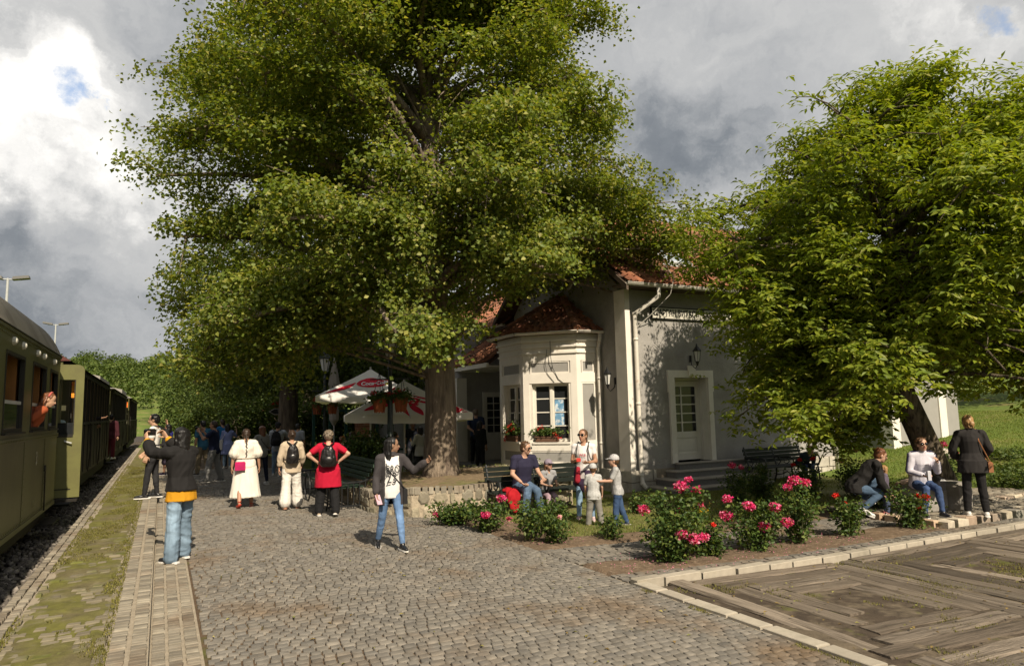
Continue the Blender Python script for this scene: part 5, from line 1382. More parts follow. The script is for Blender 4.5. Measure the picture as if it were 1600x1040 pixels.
def tapered(path, r0, r1, n=7, knots=None, wob=0.0, rng=R_):
    k = len(path); rr = [r0 + (r1 - r0) * (i / (k - 1)) ** .8 for i in range(k)]
    return path, rr
def curve3(a, b, bend, n=6):
    """from a to b with sideways bend vector at the middle"""
    a, b, bend = np.array(a, float), np.array(b, float), np.array(bend, float); t = np.linspace(0, 1, n)[:, None]
    return a * (1 - t) + b * t + bend * (4 * t * (1 - t))
def build_tree(root, trunk_path, trunk_r, limbs, env, leaf, rng, bark, sprays_per=8, leaves_per=50, spr=(.28, .28, .16), lsize=(.07, .11), subs=7, droop=.35, compound=None, flare=True, keep=None, sub_len=.35, sub_r=.018, up=.5, asp=.75, balls=(.6, 300)):
    """trunk > limbs > side branches > sprays of leaves; env(point) -> False prunes"""
    mbT = MB(); rr = list(trunk_r); ctr = np.array(trunk_path[len(trunk_path) // 2])
    def outv(P):
        d = P - ctr; return d / (np.linalg.norm(d, axis=1)[:, None] + 1e-6)
    mbT.tube([tuple(p) for p in trunk_path], rr, 14)
    if flare:   # bark ridges and root flare
        V = np.array(mbT.v); b0 = np.array(trunk_path[0]); c = np.array([np.interp(V[:, 2], [p[2] for p in trunk_path], [p[i] for p in trunk_path]) for i in range(2)]).T
        d = V[:, :2] - c; an = np.arctan2(d[:, 1], d[:, 0]); k = 1 + .06 * np.sin(an * 5 + V[:, 2] * .6) + .04 * np.sin(an * 9 + 1.3); h = np.clip(1 - (V[:, 2] - b0[2]) / .7, 0, 1)
        k = k + h ** 2 * (.28 + .22 * np.sin(an * 4 + .8)); V[:, :2] = c + d * k[:, None]; mbT.v = [tuple(p) for p in V]
    mbB = MB(); C = []
    for path, r0 in limbs:
        P = np.array(path); mbB.tube([tuple(p) for p in P], list(np.linspace(r0, max(.012, r0 * .22), len(P))), 6)
        L = np.linalg.norm(np.diff(P, axis=0), axis=1).sum()
        for s in range(subs):
            t = .28 + .72 * (s + rng.random()) / subs; q = t * (len(P) - 1); i = min(int(q), len(P) - 2); p = P[i] * (1 - (q - i)) + P[i + 1] * (q - i)
            dr = (P[i + 1] - P[i]); dr /= np.linalg.norm(dr); v = rng.normal(size=3); v[2] = v[2] * .6 + .15; v -= dr * v.dot(dr); v /= np.linalg.norm(v)
            ln = L * sub_len * (1.1 - .5 * t) * (.6 + .7 * rng.random())
            e = p + (dr * .55 + v * .85) * ln + np.array([0, 0, -.12 * ln])
            path2 = curve3(p, e, np.array([0, 0, .10 * ln]) + rng.normal(size=3) * .05 * ln, 4)
            if keep is not None and not keep(e): continue
            mbB.tube([tuple(x) for x in path2], [sub_r, sub_r * .8, sub_r * .55, .006], 4)
            m = max(2, int(sprays_per * (.6 + .8 * rng.random())))
            tt = .25 + .8 * rng.random(m)
            c = p + (e - p) * tt[:, None] + rng.normal(size=(m, 3)) * np.array([.22, .22, .15]) * (.4 + ln * .25)
            C.append(c)
    C = np.vstack(C)
    if keep is not None: C = C[np.array([keep(c) for c in C])]
    # rounded leaf masses round the outer end of every limb
    BC = []
    for path, r0 in limbs:
        for t in (.62, .80, .93, 1.0):
            q = t * (len(path) - 1); i = min(int(q), len(path) - 2); BC.append(path[i] * (1 - (q - i)) + path[i + 1] * (q - i) + rng.normal(size=3) * np.array([.22, .22, .12]) * balls[0])
    BC = np.array(BC); nb = balls[1]; u = rng.normal(size=(len(BC), nb, 3)); u /= np.linalg.norm(u, axis=2)[:, :, None]; u[:, :, 2] = np.where(u[:, :, 2] < -.2, -u[:, :, 2] * .6, u[:, :, 2])
    br = balls[0] * (.7 + .6 * rng.random((len(BC), 1, 1)))
    BP_ = (BC[:, None] + u * br * (.55 + .5 * rng.random((len(BC), nb, 1)) ** .6) * np.array([1.1, 1.1, .72])).reshape(-1, 3); BO = u.reshape(-1, 3)
    if keep is not None: k_ = np.array([keep(c) for c in BC]); k_ = np.repeat(k_, nb); BP_, BO = BP_[k_], BO[k_]
    if compound is None:
        n = len(C) * leaves_per; P = np.repeat(C, leaves_per, 0)
        o = rng.normal(size=(n, 3)) * np.array(spr); rad_ = np.hypot(o[:, 0], o[:, 1]); o[:, 2] -= droop * rad_ ** 1.5
        P = P + o; sz = lsize[0] + (lsize[1] - lsize[0]) * rng.random(n)
        OV = np.vstack([outv(P), BO * .8 + outv(BP_) * .4]); P = np.vstack([P, BP_]); sz = np.concatenate([sz, lsize[0] + (lsize[1] - lsize[0]) * rng.random(len(BP_))])
        V, F = leafquads(P, sz, droop=.35, up=up, rng=rng, asp=asp, out=OV)
    else:       # pinnate leaves: `compound` leaflets in pairs along a drooping rachis
        n = len(C) * leaves_per; P = np.repeat(C, leaves_per, 0) + rng.normal(size=(n, 3)) * np.array(spr)
        P = np.vstack([P, BP_]); OV = np.vstack([outv(P[:n]), BO * .9 + outv(BP_) * .3]); n = len(P)
        an = rng.random(n) * 6.283; el = rng.normal(size=n) * .35 + .05; ax = np.stack([np.cos(an) * np.cos(el), np.sin(an) * np.cos(el), np.sin(el)], 1); ln = .24 + .14 * rng.random(n)
        s = np.stack([-np.sin(an), np.cos(an), 0 * an], 1); VV = []; FF = []; off = 0
        for k in range(compound):
            if k == compound - 1: t = 1.0; sd = 0
            else: t = .30 + .62 * (k // 2) / max(1, (compound - 1) // 2 - 1 + 1e-9) if compound > 3 else .5; sd = 1 if k % 2 else -1
            b = P + ax * (ln * t)[:, None] + np.array([0, 0, -1]) * (.22 * ln * t * t)[:, None]
            d = ax * (.35 if sd else 1.0) + s * (sd * .95) + np.array([0, 0, -.35]) + rng.normal(size=(n, 3)) * .22; d /= np.linalg.norm(d, axis=1)[:, None]
            sz = (lsize[0] + (lsize[1] - lsize[0]) * rng.random(n))[:, None]; w = np.cross(d, np.array([0, 0, 1.0]) + 1.0 * OV + rng.normal(size=(n, 3)) * .35); w /= np.linalg.norm(w, axis=1)[:, None]; nn = np.cross(w, d)
            mid = b + d * sz * .5
            VV.append(np.stack([b, mid - w * sz * .21 + nn * sz * .06, b + d * sz - nn * sz * .12, mid + w * sz * .21 + nn * sz * .06], 1).reshape(-1, 3))
            bb = np.arange(n)[:, None] * 4 + off; FF.append(np.concatenate([bb + np.array([[0, 1, 2]]), bb + np.array([[0, 2, 3]])], 1).reshape(-1, 3)); off += 4 * n
        V, F = np.vstack(VV), np.vstack(FF)
    # leaves that would throw shade on the sunlit bay, the corner of the front wall or the people in the sun are pruned
    ctrs = V.reshape(-1, 4, 3).mean(1); kill = np.zeros(len(ctrs), bool)
    for y0, xa, xb, za, zb, fr in ((15.7, 8.2, 10.5, .1, 3.3, .96), (13.85, 10.2, 10.85, .1, 3.6, .9), (13.85, 10.85, 11.5, .1, 3.2, .40), (15.1, .8, 3.6, -.1, 1.75, .97), (20.5, 4.2, 7.7, 1.7, 3.4, .95), (19.8, 8.6, 10.4, 3.2, 4.7, .8), (16.4, 8.4, 10.4, 3.7, 4.9, .75), (11.6, 5.6, 7.6, -.2, 1.6, .97), (7.5, 10.6, 13.2, -.2, 1.6, .85)):
        t = (y0 - ctrs[:, 1]) / SDn[1]; qx = ctrs[:, 0] + SDn[0] * t; qz = ctrs[:, 2] + SDn[2] * t
        kill |= (t > 0) & (qx > xa) & (qx < xb) & (qz > za) & (qz < zb) & (rng.random(len(ctrs)) < fr)
    V = V.reshape(-1, 4, 3)[~kill].reshape(-1, 3); b4 = np.arange(len(V) // 4)[:, None] * 4; F = np.concatenate([b4 + np.array([[0, 1, 2]]), b4 + np.array([[0, 2, 3]])], 1).reshape(-1, 3)
    mbT.build('trunk', bark, root, True); mbB.build('limbs', bark, root, True)
    put('crown', np_mesh('crown', V, F, leaf), root)
    return len(F)

SDn = np.array(sd)
def shades(p, frac, wall_only=False):
    """would leaves at p shade the bay window or the sunlit end of the front wall, which the photo shows in sun?"""
    if p[1] < 13.85:
        q = p + SDn * ((13.85 - p[1]) / SDn[1])
        if 10.15 < q[0] < 11.35 and .1 < q[2] < 3.3: return R_.random() < (frac + .3 if q[0] < 10.9 else frac)
    for y0, xa, xb, za, zb, fr in ((7.5, 10.4, 13.2, 0, 1.65, .85), (14.2, .8, 3.6, 0, 1.7, .97), (20.0, 4.0, 8.2, 1.7, 3.4, .7), (11.6, 5.6, 7.6, 0, 1.7, .97)):
        if p[1] < y0:
            q = p + SDn * ((y0 - p[1]) / SDn[1])
            if xa < q[0] < xb and za < q[2] < zb and R_.random() < fr: return True
    if not wall_only and p[1] < 15.7:
        q = p + SDn * ((15.7 - p[1]) / SDn[1])
        if 8.2 < q[0] < 10.5 and .1 < q[2] < 3.3: return R_.random() < .97
    return False
# --- the big linden in the raised bed
rng = np.random.default_rng(5)
lt = thing('linden_tree', 'huge linden tree with thick bark trunk in the raised stone bed', 'tree', (5.78, 15.0, .3))
B0 = np.array([5.78, 15.0, .28])
tp = [B0 + np.array(p) for p in ((0, 0, -.1), (0, 0, .25), (.0, .0, .8), (.02, 0, 1.6), (.0, .02, 2.6), (-.08, .05, 4.2), (-.10, .05, 6.2), (-.22, .1, 8.5), (-.25, .1, 10.5), (-.3, .1, 12.6), (-.3, .1, 14.4))]
tr_r = [.40, .385, .36, .345, .335, .30, .24, .19, .14, .085, .03]
lat = np.array([cR.x, cR.y, 0]); lat /= np.linalg.norm(lat); fwd = np.array([cF.x, cF.y, 0]); fwd /= np.linalg.norm(fwd)
def lin_R(z, az):     # reach of the crown at height z in direction az (0 = right of the picture, 90 = away)
    zz = [1.8, 2.6, 3.5, 5.0, 7.0, 9.0, 11.0, 12.5, 14.2, 15.4]
    l = np.interp(z, zz, [3.6, 5.0, 5.7, 6.0, 5.9, 5.7, 5.2, 4.4, 3.0, .8]); r = np.interp(z, zz, [2.0, 2.8, 3.9, 4.7, 4.6, 4.2, 3.9, 3.6, 2.6, .8]); f = np.interp(z, zz, [2.0, 3.2, 4.0, 4.6, 4.9, 4.6, 4.2, 3.8, 2.6, .8]); b = np.interp(z, zz, [3, 4.2, 5, 5.6, 5.8, 5.4, 5, 4.4, 3, .8])
    c, s = math.cos(az), math.sin(az); x = r if c > 0 else l; y = b if s > 0 else f
    R = 1 / math.sqrt((c / x) ** 2 + (s / y) ** 2)
    return R * (1 + .10 * math.sin(az * 5 + z * 1.3) + .08 * math.sin(az * 9 - z * 2.1))
limbs = []; NL = 96
for k in range(NL):
    az = k * 2.39996 + rng.normal() * .15; q = (k + .5) / NL; ze = 2.7 + 12.0 * q ** .95 + rng.normal() * .25
    R = lin_R(ze, az) * (.90 + .12 * rng.random()); zs = min(13.6, max(2.3, ze - R * (.10 + .35 * q) + (.9 if ze < 4.5 else 0))) 
    base = B0 + np.array([0, 0, 0]); zt = [p[2] for p in tp]; a = np.array([np.interp(zs, zt, [p[0] for p in tp]), np.interp(zs, zt, [p[1] for p in tp]), zs])
    d = lat * math.cos(az) + fwd * math.sin(az); b = a + d * R; b[2] = ze
    if ze < 4.2: b[2] = max(2.5, ze - .3)
    for _ in range(12):
        if not shades(b, 1.0): break
        b = np.array([0, 0, CAM_Z]) + (b - np.array([0, 0, CAM_Z])) * 1.03
    limbs.append((curve3(a, b, np.array([0, 0, .14 * R]) + rng.normal(size=3) * .10 * R * np.array([1, 1, .3]), 8), .045 + .018 * R * (1.1 - .5 * q)))
def keep_l(p, sh=True):
    d = p - B0; x = d.dot(lat); y = d.dot(fwd)
    if sh and shades(p, .85): return False
    lo = 2.35 if x < 0 else 2.5
    if x > .65: lo = 3.3 if abs(x - 2.3) < .25 and y < 0 else 4.35 + .05 * (x - .75) + .14 * max(0, y + 2)
    if -2.9 < x < -.2 and y < 2.5: lo = 3.35
    elif x <= -2.9: lo = 2.7
    if p[2] < lo + .25 * math.sin(x * 3.1) + .2 * math.sin(y * 4.3): return False
    if abs(x) < .45 and y < -.2 and p[2] < 2.7: return False
    # hollows where the trunk and the sky show through
    if p[2] > 7.0 and p[2] < 9.0 and abs(x + .2) < .35 and y < 0: return False
    return True
# branches that reach out of the crown in the photo
extra = []
for bx, by, bz_ in ((10.0, 16.2, 5.7), (10.3, 15.0, 6.2), (9.4, 17.0, 6.2), (10.2, 16.6, 7.4), (9.6, 15.2, 6.9), (9.2, 18.2, 4.9), (10.7, 12.9, 6.1), (11.1, 12.75, 5.6), (9.9, 13.3, 6.8), (10.6, 13.4, 6.9)):
    b = np.array([bx, by, bz_]); a = B0.copy(); a[2] = bz_ - 1.2
    if not keep_l(b): continue
    extra.append((curve3(a, b, np.array([0, 0, .6]) + rng.normal(size=3) * .6, 8), .028))
def far(px, z): return px, z
for (lx, fx, z) in ((-6.0, .4, 10.4), (-5.7, .2, 10.1), (-6.0, 1.2, 6.6), (-6.1, .3, 4.6), (1.2, -2.6, 2.9), (.6, -3.0, 3.3), (-1.2, -3.6, 4.4), (2.6, -3.4, 4.3), (-5.6, -.4, 2.6), (-4.6, -1.4, 2.7), (-3.2, -2.6, 3.4), (-.9, -3.4, 9.6), (1.0, -3.2, 10.0), (.4, -3.6, 11.2), (-1.8, -3.2, 11.0), (1.9, -2.6, 11.4), (-.3, -2.6, 12.4), (.9, -3.6, 8.6), (-1.6, -3.8, 7.9), (1.4, -3.7, 7.2), (-.4, -3.8, 6.2), (2.2, -3.2, 9.2)):
    b = B0 + lat * lx + fwd * fx; b[2] = z; zs = max(2.5, z - 1.6); a = B0.copy(); a[2] = zs
    for _ in range(12):
        if not shades(b, 1.0): break
        b = np.array([0, 0, CAM_Z]) + (b - np.array([0, 0, CAM_Z])) * 1.03
    extra.append((curve3(a, b, np.array([0, 0, .5]) + rng.normal(size=3) * .3, 8), .042))
limbs = [(P_, r_) for P_, r_ in limbs if sum(shades(q, 1.0) for q in P_[3:]) <= 1 and sum(not keep_l(q, False) for q in P_[4:]) <= 1]
limbs += [(P_, r_) for P_, r_ in extra if sum(not keep_l(q, False) for q in P_[4:]) <= 2]
nl = build_tree(lt, tp, tr_r, limbs, None, 'leaf_linden', rng, 'bark', sprays_per=7, leaves_per=46, spr=(.20, .20, .125), lsize=(.065, .112), subs=9, keep=keep_l, sub_len=.30, droop=.9, up=.7, asp=.85, balls=(.70, 330))

# --- the walnut on the right
rng = np.random.default_rng(8)
wt_ = thing('walnut_tree', 'bright green walnut tree with a dark leaning trunk over the terrace', 'tree', (13.6, 8.3, -.2))
tp2 = [np.array(p) for p in ((13.75, 8.25, -.35), (13.6, 8.24, 0), (13.3, 8.22, .55), (12.95, 8.2, 1.15), (12.55, 8.2, 1.85), (12.3, 8.2, 2.4), (12.25, 8.2, 3.0), (12.35, 8.2, 3.7), (12.4, 8.15, 4.6), (12.5, 8.1, 5.6), (12.4, 8.1, 6.6))]
tr2_ = [.34, .29, .25, .235, .22, .20, .17, .14, .10, .07, .03]
WC = np.array([12.15, 8.15, 0])
def wal_R(z, az):
    zz = [1.0, 1.6, 2.4, 3.4, 4.6, 5.6, 6.6, 7.3, 7.8]
    l = np.interp(z, zz, [1.3, 2.2, 2.7, 3.2, 3.4, 3.0, 1.9, .8, .2]); r = np.interp(z, zz, [2.0, 2.8, 3.4, 3.9, 4.1, 4.0, 3.4, 2.4, .4]); f = np.interp(z, zz, [1.2, 2.2, 2.9, 3.3, 3.4, 3.2, 2.6, 1.8, .3]); b = np.interp(z, zz, [1.5, 2.4, 3, 3.5, 3.6, 3.4, 2.7, 1.6, .3])
    c, s = math.cos(az), math.sin(az); x = r if c > 0 else l; y = b if s > 0 else f
    return 1 / math.sqrt((c / x) ** 2 + (s / y) ** 2) * (1 + .10 * math.sin(az * 4 + z * 1.7) + .07 * math.sin(az * 7 - z * 2.3))
limbs = []; NL = 58
zt = [p[2] for p in tp2]
for k in range(NL):
    az = k * 2.39996 + rng.normal() * .15; q = (k + .5) / NL; ze = 1.7 + 5.4 * q ** .9 + rng.normal() * .15
    R = wal_R(ze, az) * (.88 + .14 * rng.random()); zs = min(6.2, max(2.0, ze - R * (.15 + .35 * q) + (1.2 if ze < 2.6 else .3)))
    a = np.array([np.interp(zs, zt, [p[0] for p in tp2]), np.interp(zs, zt, [p[1] for p in tp2]), zs]); d = lat * math.cos(az) + fwd * math.sin(az); b = WC + d * R; b[2] = ze
    limbs.append((curve3(a, b, np.array([0, 0, .16 * R]) + rng.normal(size=3) * .10 * R * np.array([1, 1, .3]), 7), .03 + .014 * R))
for (lx, fx, z) in ((-2.4, -1.5, 1.5), (-2.0, -2.0, 1.6), (-2.6, -.6, 1.9), (-2.8, -.9, 3.2), (-1.4, -2.2, 1.6), (-1.0, .6, 1.1), (-.6, .8, 1.2), (2.0, -1.8, 1.9), (1.2, -2.4, 2.2), (2.6, -1.2, 1.7), (1.0, -.2, 7.1), (.3, -.6, 7.1), (2.3, -.4, 6.9), (3.2, -.6, 6.0), (-.3, -2.9, 3.6), (.9, -2.9, 3.4), (-3.1, -.4, 4.3)):
    b = WC + lat * lx + fwd * fx; b[2] = z; zs = min(6, max(2.3, z - .2)); a = np.array([np.interp(zs, zt, [p[0] for p in tp2]), np.interp(zs, zt, [p[1] for p in tp2]), zs])
    limbs.append((curve3(a, b, np.array([0, 0, .45]) + rng.normal(size=3) * .25, 7), .05))
def keep_w(p):
    if shades(p, .62, True): return False
    d = p - WC; x = d.dot(lat); y = d.dot(fwd)
    lo = np.interp(x, [-4.5, -3.2, -2.2, -1.2, -.6, -.1, .5, 1.3, 2.2, 3.5], [2.6, 1.15, .95, 1.1, .95, 1.0, 2.1, 2.0, 1.55, 1.25])
    if y > .3: lo = max(lo, .9)
    elif -1.8 < x < .6: lo = max(lo, 1.9)
    return p[2] > lo + .12 * math.sin(x * 7 + y * 3)
nw = build_tree(wt_, tp2, tr2_, limbs, None, 'leaf_walnut', rng, 'bark_walnut', sprays_per=6, leaves_per=6, spr=(.18, .18, .13), lsize=(.10, .155), subs=8, keep=keep_w, sub_len=.36, compound=7, balls=(.55, 24))

# --- avenue and background trees: each one a thing
def round_tree(p, H, Rr, cz, seed, label, trunk_r=.22, n=9000, ls=(.16, .30), group='trees beyond the forecourt', leaf='leaf_avenue', low=.25, boughs=42):
    rg = np.random.default_rng(seed); t = thing('leafy_tree', label, 'tree', p, group)
    x, y, z = p; mb = MB(); mb.tube([(x, y, z - .2), (x + .05, y, z + H * .3), (x, y + .05, z + H * .6), (x, y, z + H * .9)], [trunk_r * 1.2, trunk_r * .85, trunk_r * .5, .03], 9)
    for k in range(9):
        an = k * 2.4; zz = z + H * (.3 + .05 * k); mb.tube([(x, y, zz), (x + math.cos(an) * Rr * .4, y + math.sin(an) * Rr * .4, zz + .5), (x + math.cos(an) * Rr * .8, y + math.sin(an) * Rr * .8, zz + .9)], [trunk_r * .4, trunk_r * .25, .03], 5)
    mb.build('trunk', 'bark', t, True)
    C = []
    for k in range(boughs):
        v = rg.normal(size=3); v /= np.linalg.norm(v); v[2] = max(v[2], -.75 + low)
        C.append(np.array([x, y, z + cz]) + v * np.array([Rr, Rr, H - cz]) * (.62 + .3 * rg.random()))
    C = np.array(C); br = Rr * .33; m = n // boughs
    u = rg.normal(size=(boughs, m, 3)); u /= np.linalg.norm(u, axis=2)[:, :, None]; P = C[:, None] + u * br * (.55 + .5 * rg.random((boughs, m, 1)) ** .5) * np.array([1.15, 1.15, .8])
    P = P.reshape(-1, 3); P = P[P[:, 2] > z + .35]
    leaf_part('crown', P, ls[0] + (ls[1] - ls[0]) * rg.random(len(P)), leaf, t, droop=.3, rng=rg)
    return t
AV = [((4.55, 29.0, -.15), 11, 4.4, 5.8, 'dark leafy tree with a stout trunk beside the farthest street lamp', .40, 15000),
      ((7.6, 27.6, -.2), 9.5, 3.6, 5.0, 'dark leafy tree behind the closed beige parasol', .25, 12000),
      ((5.6, 41, -.1), 11, 3.8, 5.2, 'leafy avenue tree behind the crowd, left of the dark trunk', .30, 14000),
      ((7.0, 38, -.2), 12, 4.6, 5.8, 'shaded avenue tree behind the street lamps', .30, 12000),
      ((4.0, 57, -.1), 9, 3.8, 4.2, 'lighter leafy tree over the far end of the platform', .25, 12000),
      ((6.0, 52, -.2), 12, 5.0, 5.4, 'broad tree at the back of the cafe garden', .3, 10000),
      ((10, 44, -.2), 13, 5.0, 6, 'tall tree behind the station wing', .3, 9000),
      ]
for i, a in enumerate(AV): round_tree(a[0], a[1], a[2], a[3], 40 + i, a[4], a[5], int(a[6] * 1.7), (.10, .19), low=.35)
# conifer with drooping branches at the end of the track
ct = thing('spruce_tree', 'pale drooping spruce at the end of the platform', 'tree', (1.6, 84, 0))
mb = MB(); mb.tube([(1.6, 84, -.2), (1.6, 84, 9)], [.2, .03], 7); mb.build('trunk', 'bark', ct)
P = []
for k in range(9000):
    h = R_.random(); r = (1 - h) ** .8 * 2.6 * math.sqrt(R_.random()); an = R_.random() * 6.28; ly = .25 * math.sin(h * 60); P.append((1.6 + math.cos(an) * (r + ly * .3), 84 + math.sin(an) * (r + ly * .3), .4 + h * 9 - r * .45))
leaf_part('crown', P, [.2 + .2 * R_.random() for _ in P], 'leaf_hill', ct, droop=.8)
# trees behind the right hand lawn
for i, (p, H, Rr, l) in enumerate((((30, 22, 1.2), 8, 4.0, 'leafy tree on the slope behind the outbuilding'), ((37, 17, 1.8), 9, 4.4, 'leafy tree on the slope at the right edge'), ((33, 30, 1.5), 10, 5, 'taller tree farther up the right slope'))):
    round_tree(p, H, Rr, H * .55, 70 + i, l, .25, 9000, (.18, .34), 'trees on the right slope', 'leaf_avenue')
# low dark junipers on the right slope
def shrub(name, p, rx, ry, h, label, cat, n, ls, leaf, seed, group=None, stems=True, flat=.6):
    rg = np.random.default_rng(seed); t = thing(name, label, cat, p, group); x, y, z = p
    K = 16; C = np.stack([rg.uniform(-1, 1, K) * rx * .75, rg.uniform(-1, 1, K) * ry * .75, rg.uniform(.25, .85, K) * h], 1)
    P = (C[:, None] + rg.normal(size=(K, n // K, 3)) * np.array([rx * .26, ry * .26, h * .16])).reshape(-1, 3) + np.array(p); P = P[P[:, 2] > z + .01]
    leaf_part('foliage', P, ls[0] + (ls[1] - ls[0]) * rg.random(len(P)), leaf, t, rng=rg)
    mb = MB()
    for c in C[:10]: mb.tube([(x + c[0] * .1, y + c[1] * .1, z - .05), (x + c[0] * .6, y + c[1] * .6, z + c[2] * .6), (x + c[0], y + c[1], z + c[2])], [.02, .014, .006], 5)
    mb.build('stems', 'stem_rose', t); return t
for i, (x, y, rx) in enumerate(((18.4, 9.6, 1.3), (20.6, 10.8, 1.5), (17.6, 8.6, .9))):
    shrub('juniper', (x, y, terr(x, y)), rx, .7, .24, ('low dark spreading juniper behind the woman in black', 'wide dark juniper on the lawn slope', 'small dark juniper nearest the terrace on the right')[i], 'shrub', 1700, (.05, .10), 'leaf_avenue', 90 + i, 'junipers on the lawn slope')
for i, (x, y, rx) in enumerate(((3.4, 35, 1.6), (6.2, 33.5, 1.8), (8.8, 33, 1.8), (2.4, 47, 1.6))):
    shrub('bush', (x, y, gz(x)), rx, 1.0, 2.6, ('tall dark bush behind the arrow sign', 'tall dark bush behind the cafe tables', 'tall dark bush beside the station wing', 'tall bush at the far end of the forecourt')[i], 'bush', 4200, (.10, .2), 'leaf_avenue', 190 + i, 'tall bushes behind the cafe')
shrub('bush', (4.45, 16.9, .25), .62, .55, 1.0, 'round green bush in a planter under the nearest parasol', 'bush', 3600, (.06, .11), 'leaf_rose', 95)
# --- far wooded hillside
rg = np.random.default_rng(21); VV = []; N_ = 0
P = []; S = []
for k in range(420):
    x = rg.uniform(-75, 120); y = rg.uniform(98, 240)
    if abs(x - (curve_x(min(y, 96)) - 2.9)) < 6 and y < 104: continue
    z = terr(x, y); R = rg.uniform(2.6, 4.8); H = rg.uniform(5, 9)
    m = 520; u = rg.normal(size=(m, 3)); u /= np.linalg.norm(u, axis=1)[:, None]; u[:, 2] = np.abs(u[:, 2]) * 1.0 - .25
    lump = 1 + .22 * vnoise(u * 2.2 + k * 3.1)
    P.append(np.array([x, y, z + H * .35]) + u * (lump * (.8 + .25 * rg.random(m)))[:, None] * np.array([R, R, H * .65])); S.append(.32 + .4 * rg.random(m))
for k in range(170):
    x = rg.uniform(62, 150); y = rg.uniform(-20, 110); z = terr(x, y); R = rg.uniform(2.6, 4.8); H = rg.uniform(6, 10); m = 400; u = rg.normal(size=(m, 3)); u /= np.linalg.norm(u, axis=1)[:, None]; u[:, 2] = np.abs(u[:, 2]) - .25
    P.append(np.array([x, y, z + H * .35]) + u * (1 + .22 * vnoise(u * 2.2 + k * 3.1))[:, None] * np.array([R, R, H * .65])); S.append(.4 + .4 * rg.random(m))
V, F = leafquads(np.vstack(P), np.concatenate(S), up=.4, rng=rg); put('woodland', np_mesh('woodland', V, F, 'leaf_hill'), None, 'stuff')

# --- rose bushes: stems, leaves, flower heads
def rose(p, w, h, label, heads, seed, petal='petal_magenta', n=1100, hs=.075, leafy=1.0):
    """heads: (dx along the picture, dy away, z, scale)"""
    rg = np.random.default_rng(seed); t = thing('rose_bush', label, 'rose bush', p, 'rose bushes in the garden beds'); x, y, z = p
    K = max(7, int(10 * leafy)); mb = MB(); C = []
    for k in range(K):
        an = rg.random() * 6.283; r = w * .5 * math.sqrt(rg.random()); hh = h * (.45 + .5 * rg.random()); tip = np.array([x + math.cos(an) * r, y + math.sin(an) * r, z + hh])
        b = np.array([x + rg.normal() * .04, y + rg.normal() * .04, z - .04]); pa = curve3(b, tip, np.array([math.cos(an), math.sin(an), 0]) * .05, 5); mb.tube([tuple(q) for q in pa], [.010, .008, .007, .005, .003], 4)
        for q in (.35, .55, .75, .92, 1.0): C.append(pa[0] * (1 - q) + pa[-1] * q + rg.normal(size=3) * .03)
    C = np.array(C); m = max(1, n // len(C)); P = np.repeat(C, m, 0) + rg.normal(size=(len(C) * m, 3)) * np.array([.075, .075, .06]); P = P[P[:, 2] > z + .03]
    leaf_part('foliage', P, .035 + .04 * rg.random(len(P)), 'leaf_rose', t, rng=rg, droop=.15)
    for (dx, dy, hz, sc) in heads:
        c = np.array([x + dx * lat[0] + dy * fwd[0], y + dx * lat[1] + dy * fwd[1], z + hz])
        pa = curve3((x, y, z), c, (0, 0, .02), 4); mb.tube([tuple(q) for q in pa], .005, 4)
        m = int(150 * sc); u = rg.normal(size=(m, 3)); u /= np.linalg.norm(u, axis=1)[:, None]; P = c + u * np.array([hs, hs, hs * .75]) * sc * (.55 + .5 * rg.random((m, 1)))
        leaf_part('flower_head', P, .020 + .022 * rg.random(m), petal, t, rng=rg, fold=.3, asp=1.0)
    mb.build('stems', 'stem_rose', t); return t
def g(x, y): return (x, y, gz(x))
rose(g(4.62, 11.3), .75, .42, 'rose bush at the foot of the stone bed with one vivid bloom on its left', [(-.33, -.15, .20, .75)], 1, n=1500)
rose(g(4.82, 10.35), .62, .44, 'rose bush with faded pink clusters beside the jacket woman path', [(-.05, -.22, .30, 1.0), (.20, .10, .52, 1.0), (.32, -.1, .22, .5)], 2, 'petal_magenta', 1300)
rose(g(4.98, 9.35), .55, .62, 'thin dark rose bush without blooms at the corner of the bed', [], 3, n=800, leafy=.7)
rose(g(5.28, 9.0), .45, .42, 'low straggling rose bush in the bed corner by the path', [(.05, -.1, .40, .3)], 4, 'petal_pink', 600, leafy=.7)
rose(g(6.25, 10.75), .42, .40, 'leafy green bush beside the small boy in the cap', [], 5, n=800)
rose(g(6.22, 8.95), .26, .34, 'small upright green plant at the path edge behind the boys', [], 6, n=450)
rose(g(8.35, 11.0), .40, .34, 'little bush on the dry lawn before the steps', [], 7, n=700)
rose(g(5.95, 7.18), .66, .60, 'large leafy rose bush nearest the timber square with a magenta cluster low on its right', [(.22, -.25, .34, 1.15), (.06, -.28, .40, 1.0), (.36, -.18, .34, .9)], 8, n=2400, leafy=1.5)
rose(g(6.35, 7.5), .72, .86, 'tall rose bush with a crown of magenta clusters and one hanging left', [(-.48, 0, .62, 1.1), (.05, 0, .92, 1.25), (.28, .05, .86, .8), (.30, .0, .66, .7), (-.02, -.05, .60, .6), (.18, .1, 1.0, .6)], 9, n=1900, leafy=1.3)
rose(g(6.72, 7.3), .40, .40, 'low green rose bush between two flowering ones', [(.02, -.05, .42, .3)], 10, 'petal_red', 900)
rose(g(7.55, 7.3), .72, .70, 'rose bush with six magenta clusters in the middle of the front bed', [(-.40, 0, .50, 1.2), (-.36, .05, .72, .9), (-.10, -.1, .64, 1.2), (.10, -.1, .36, 1.2), (.30, 0, .60, 1.2), (.42, -.08, .40, 1.15)], 11, n=2000, leafy=1.3)
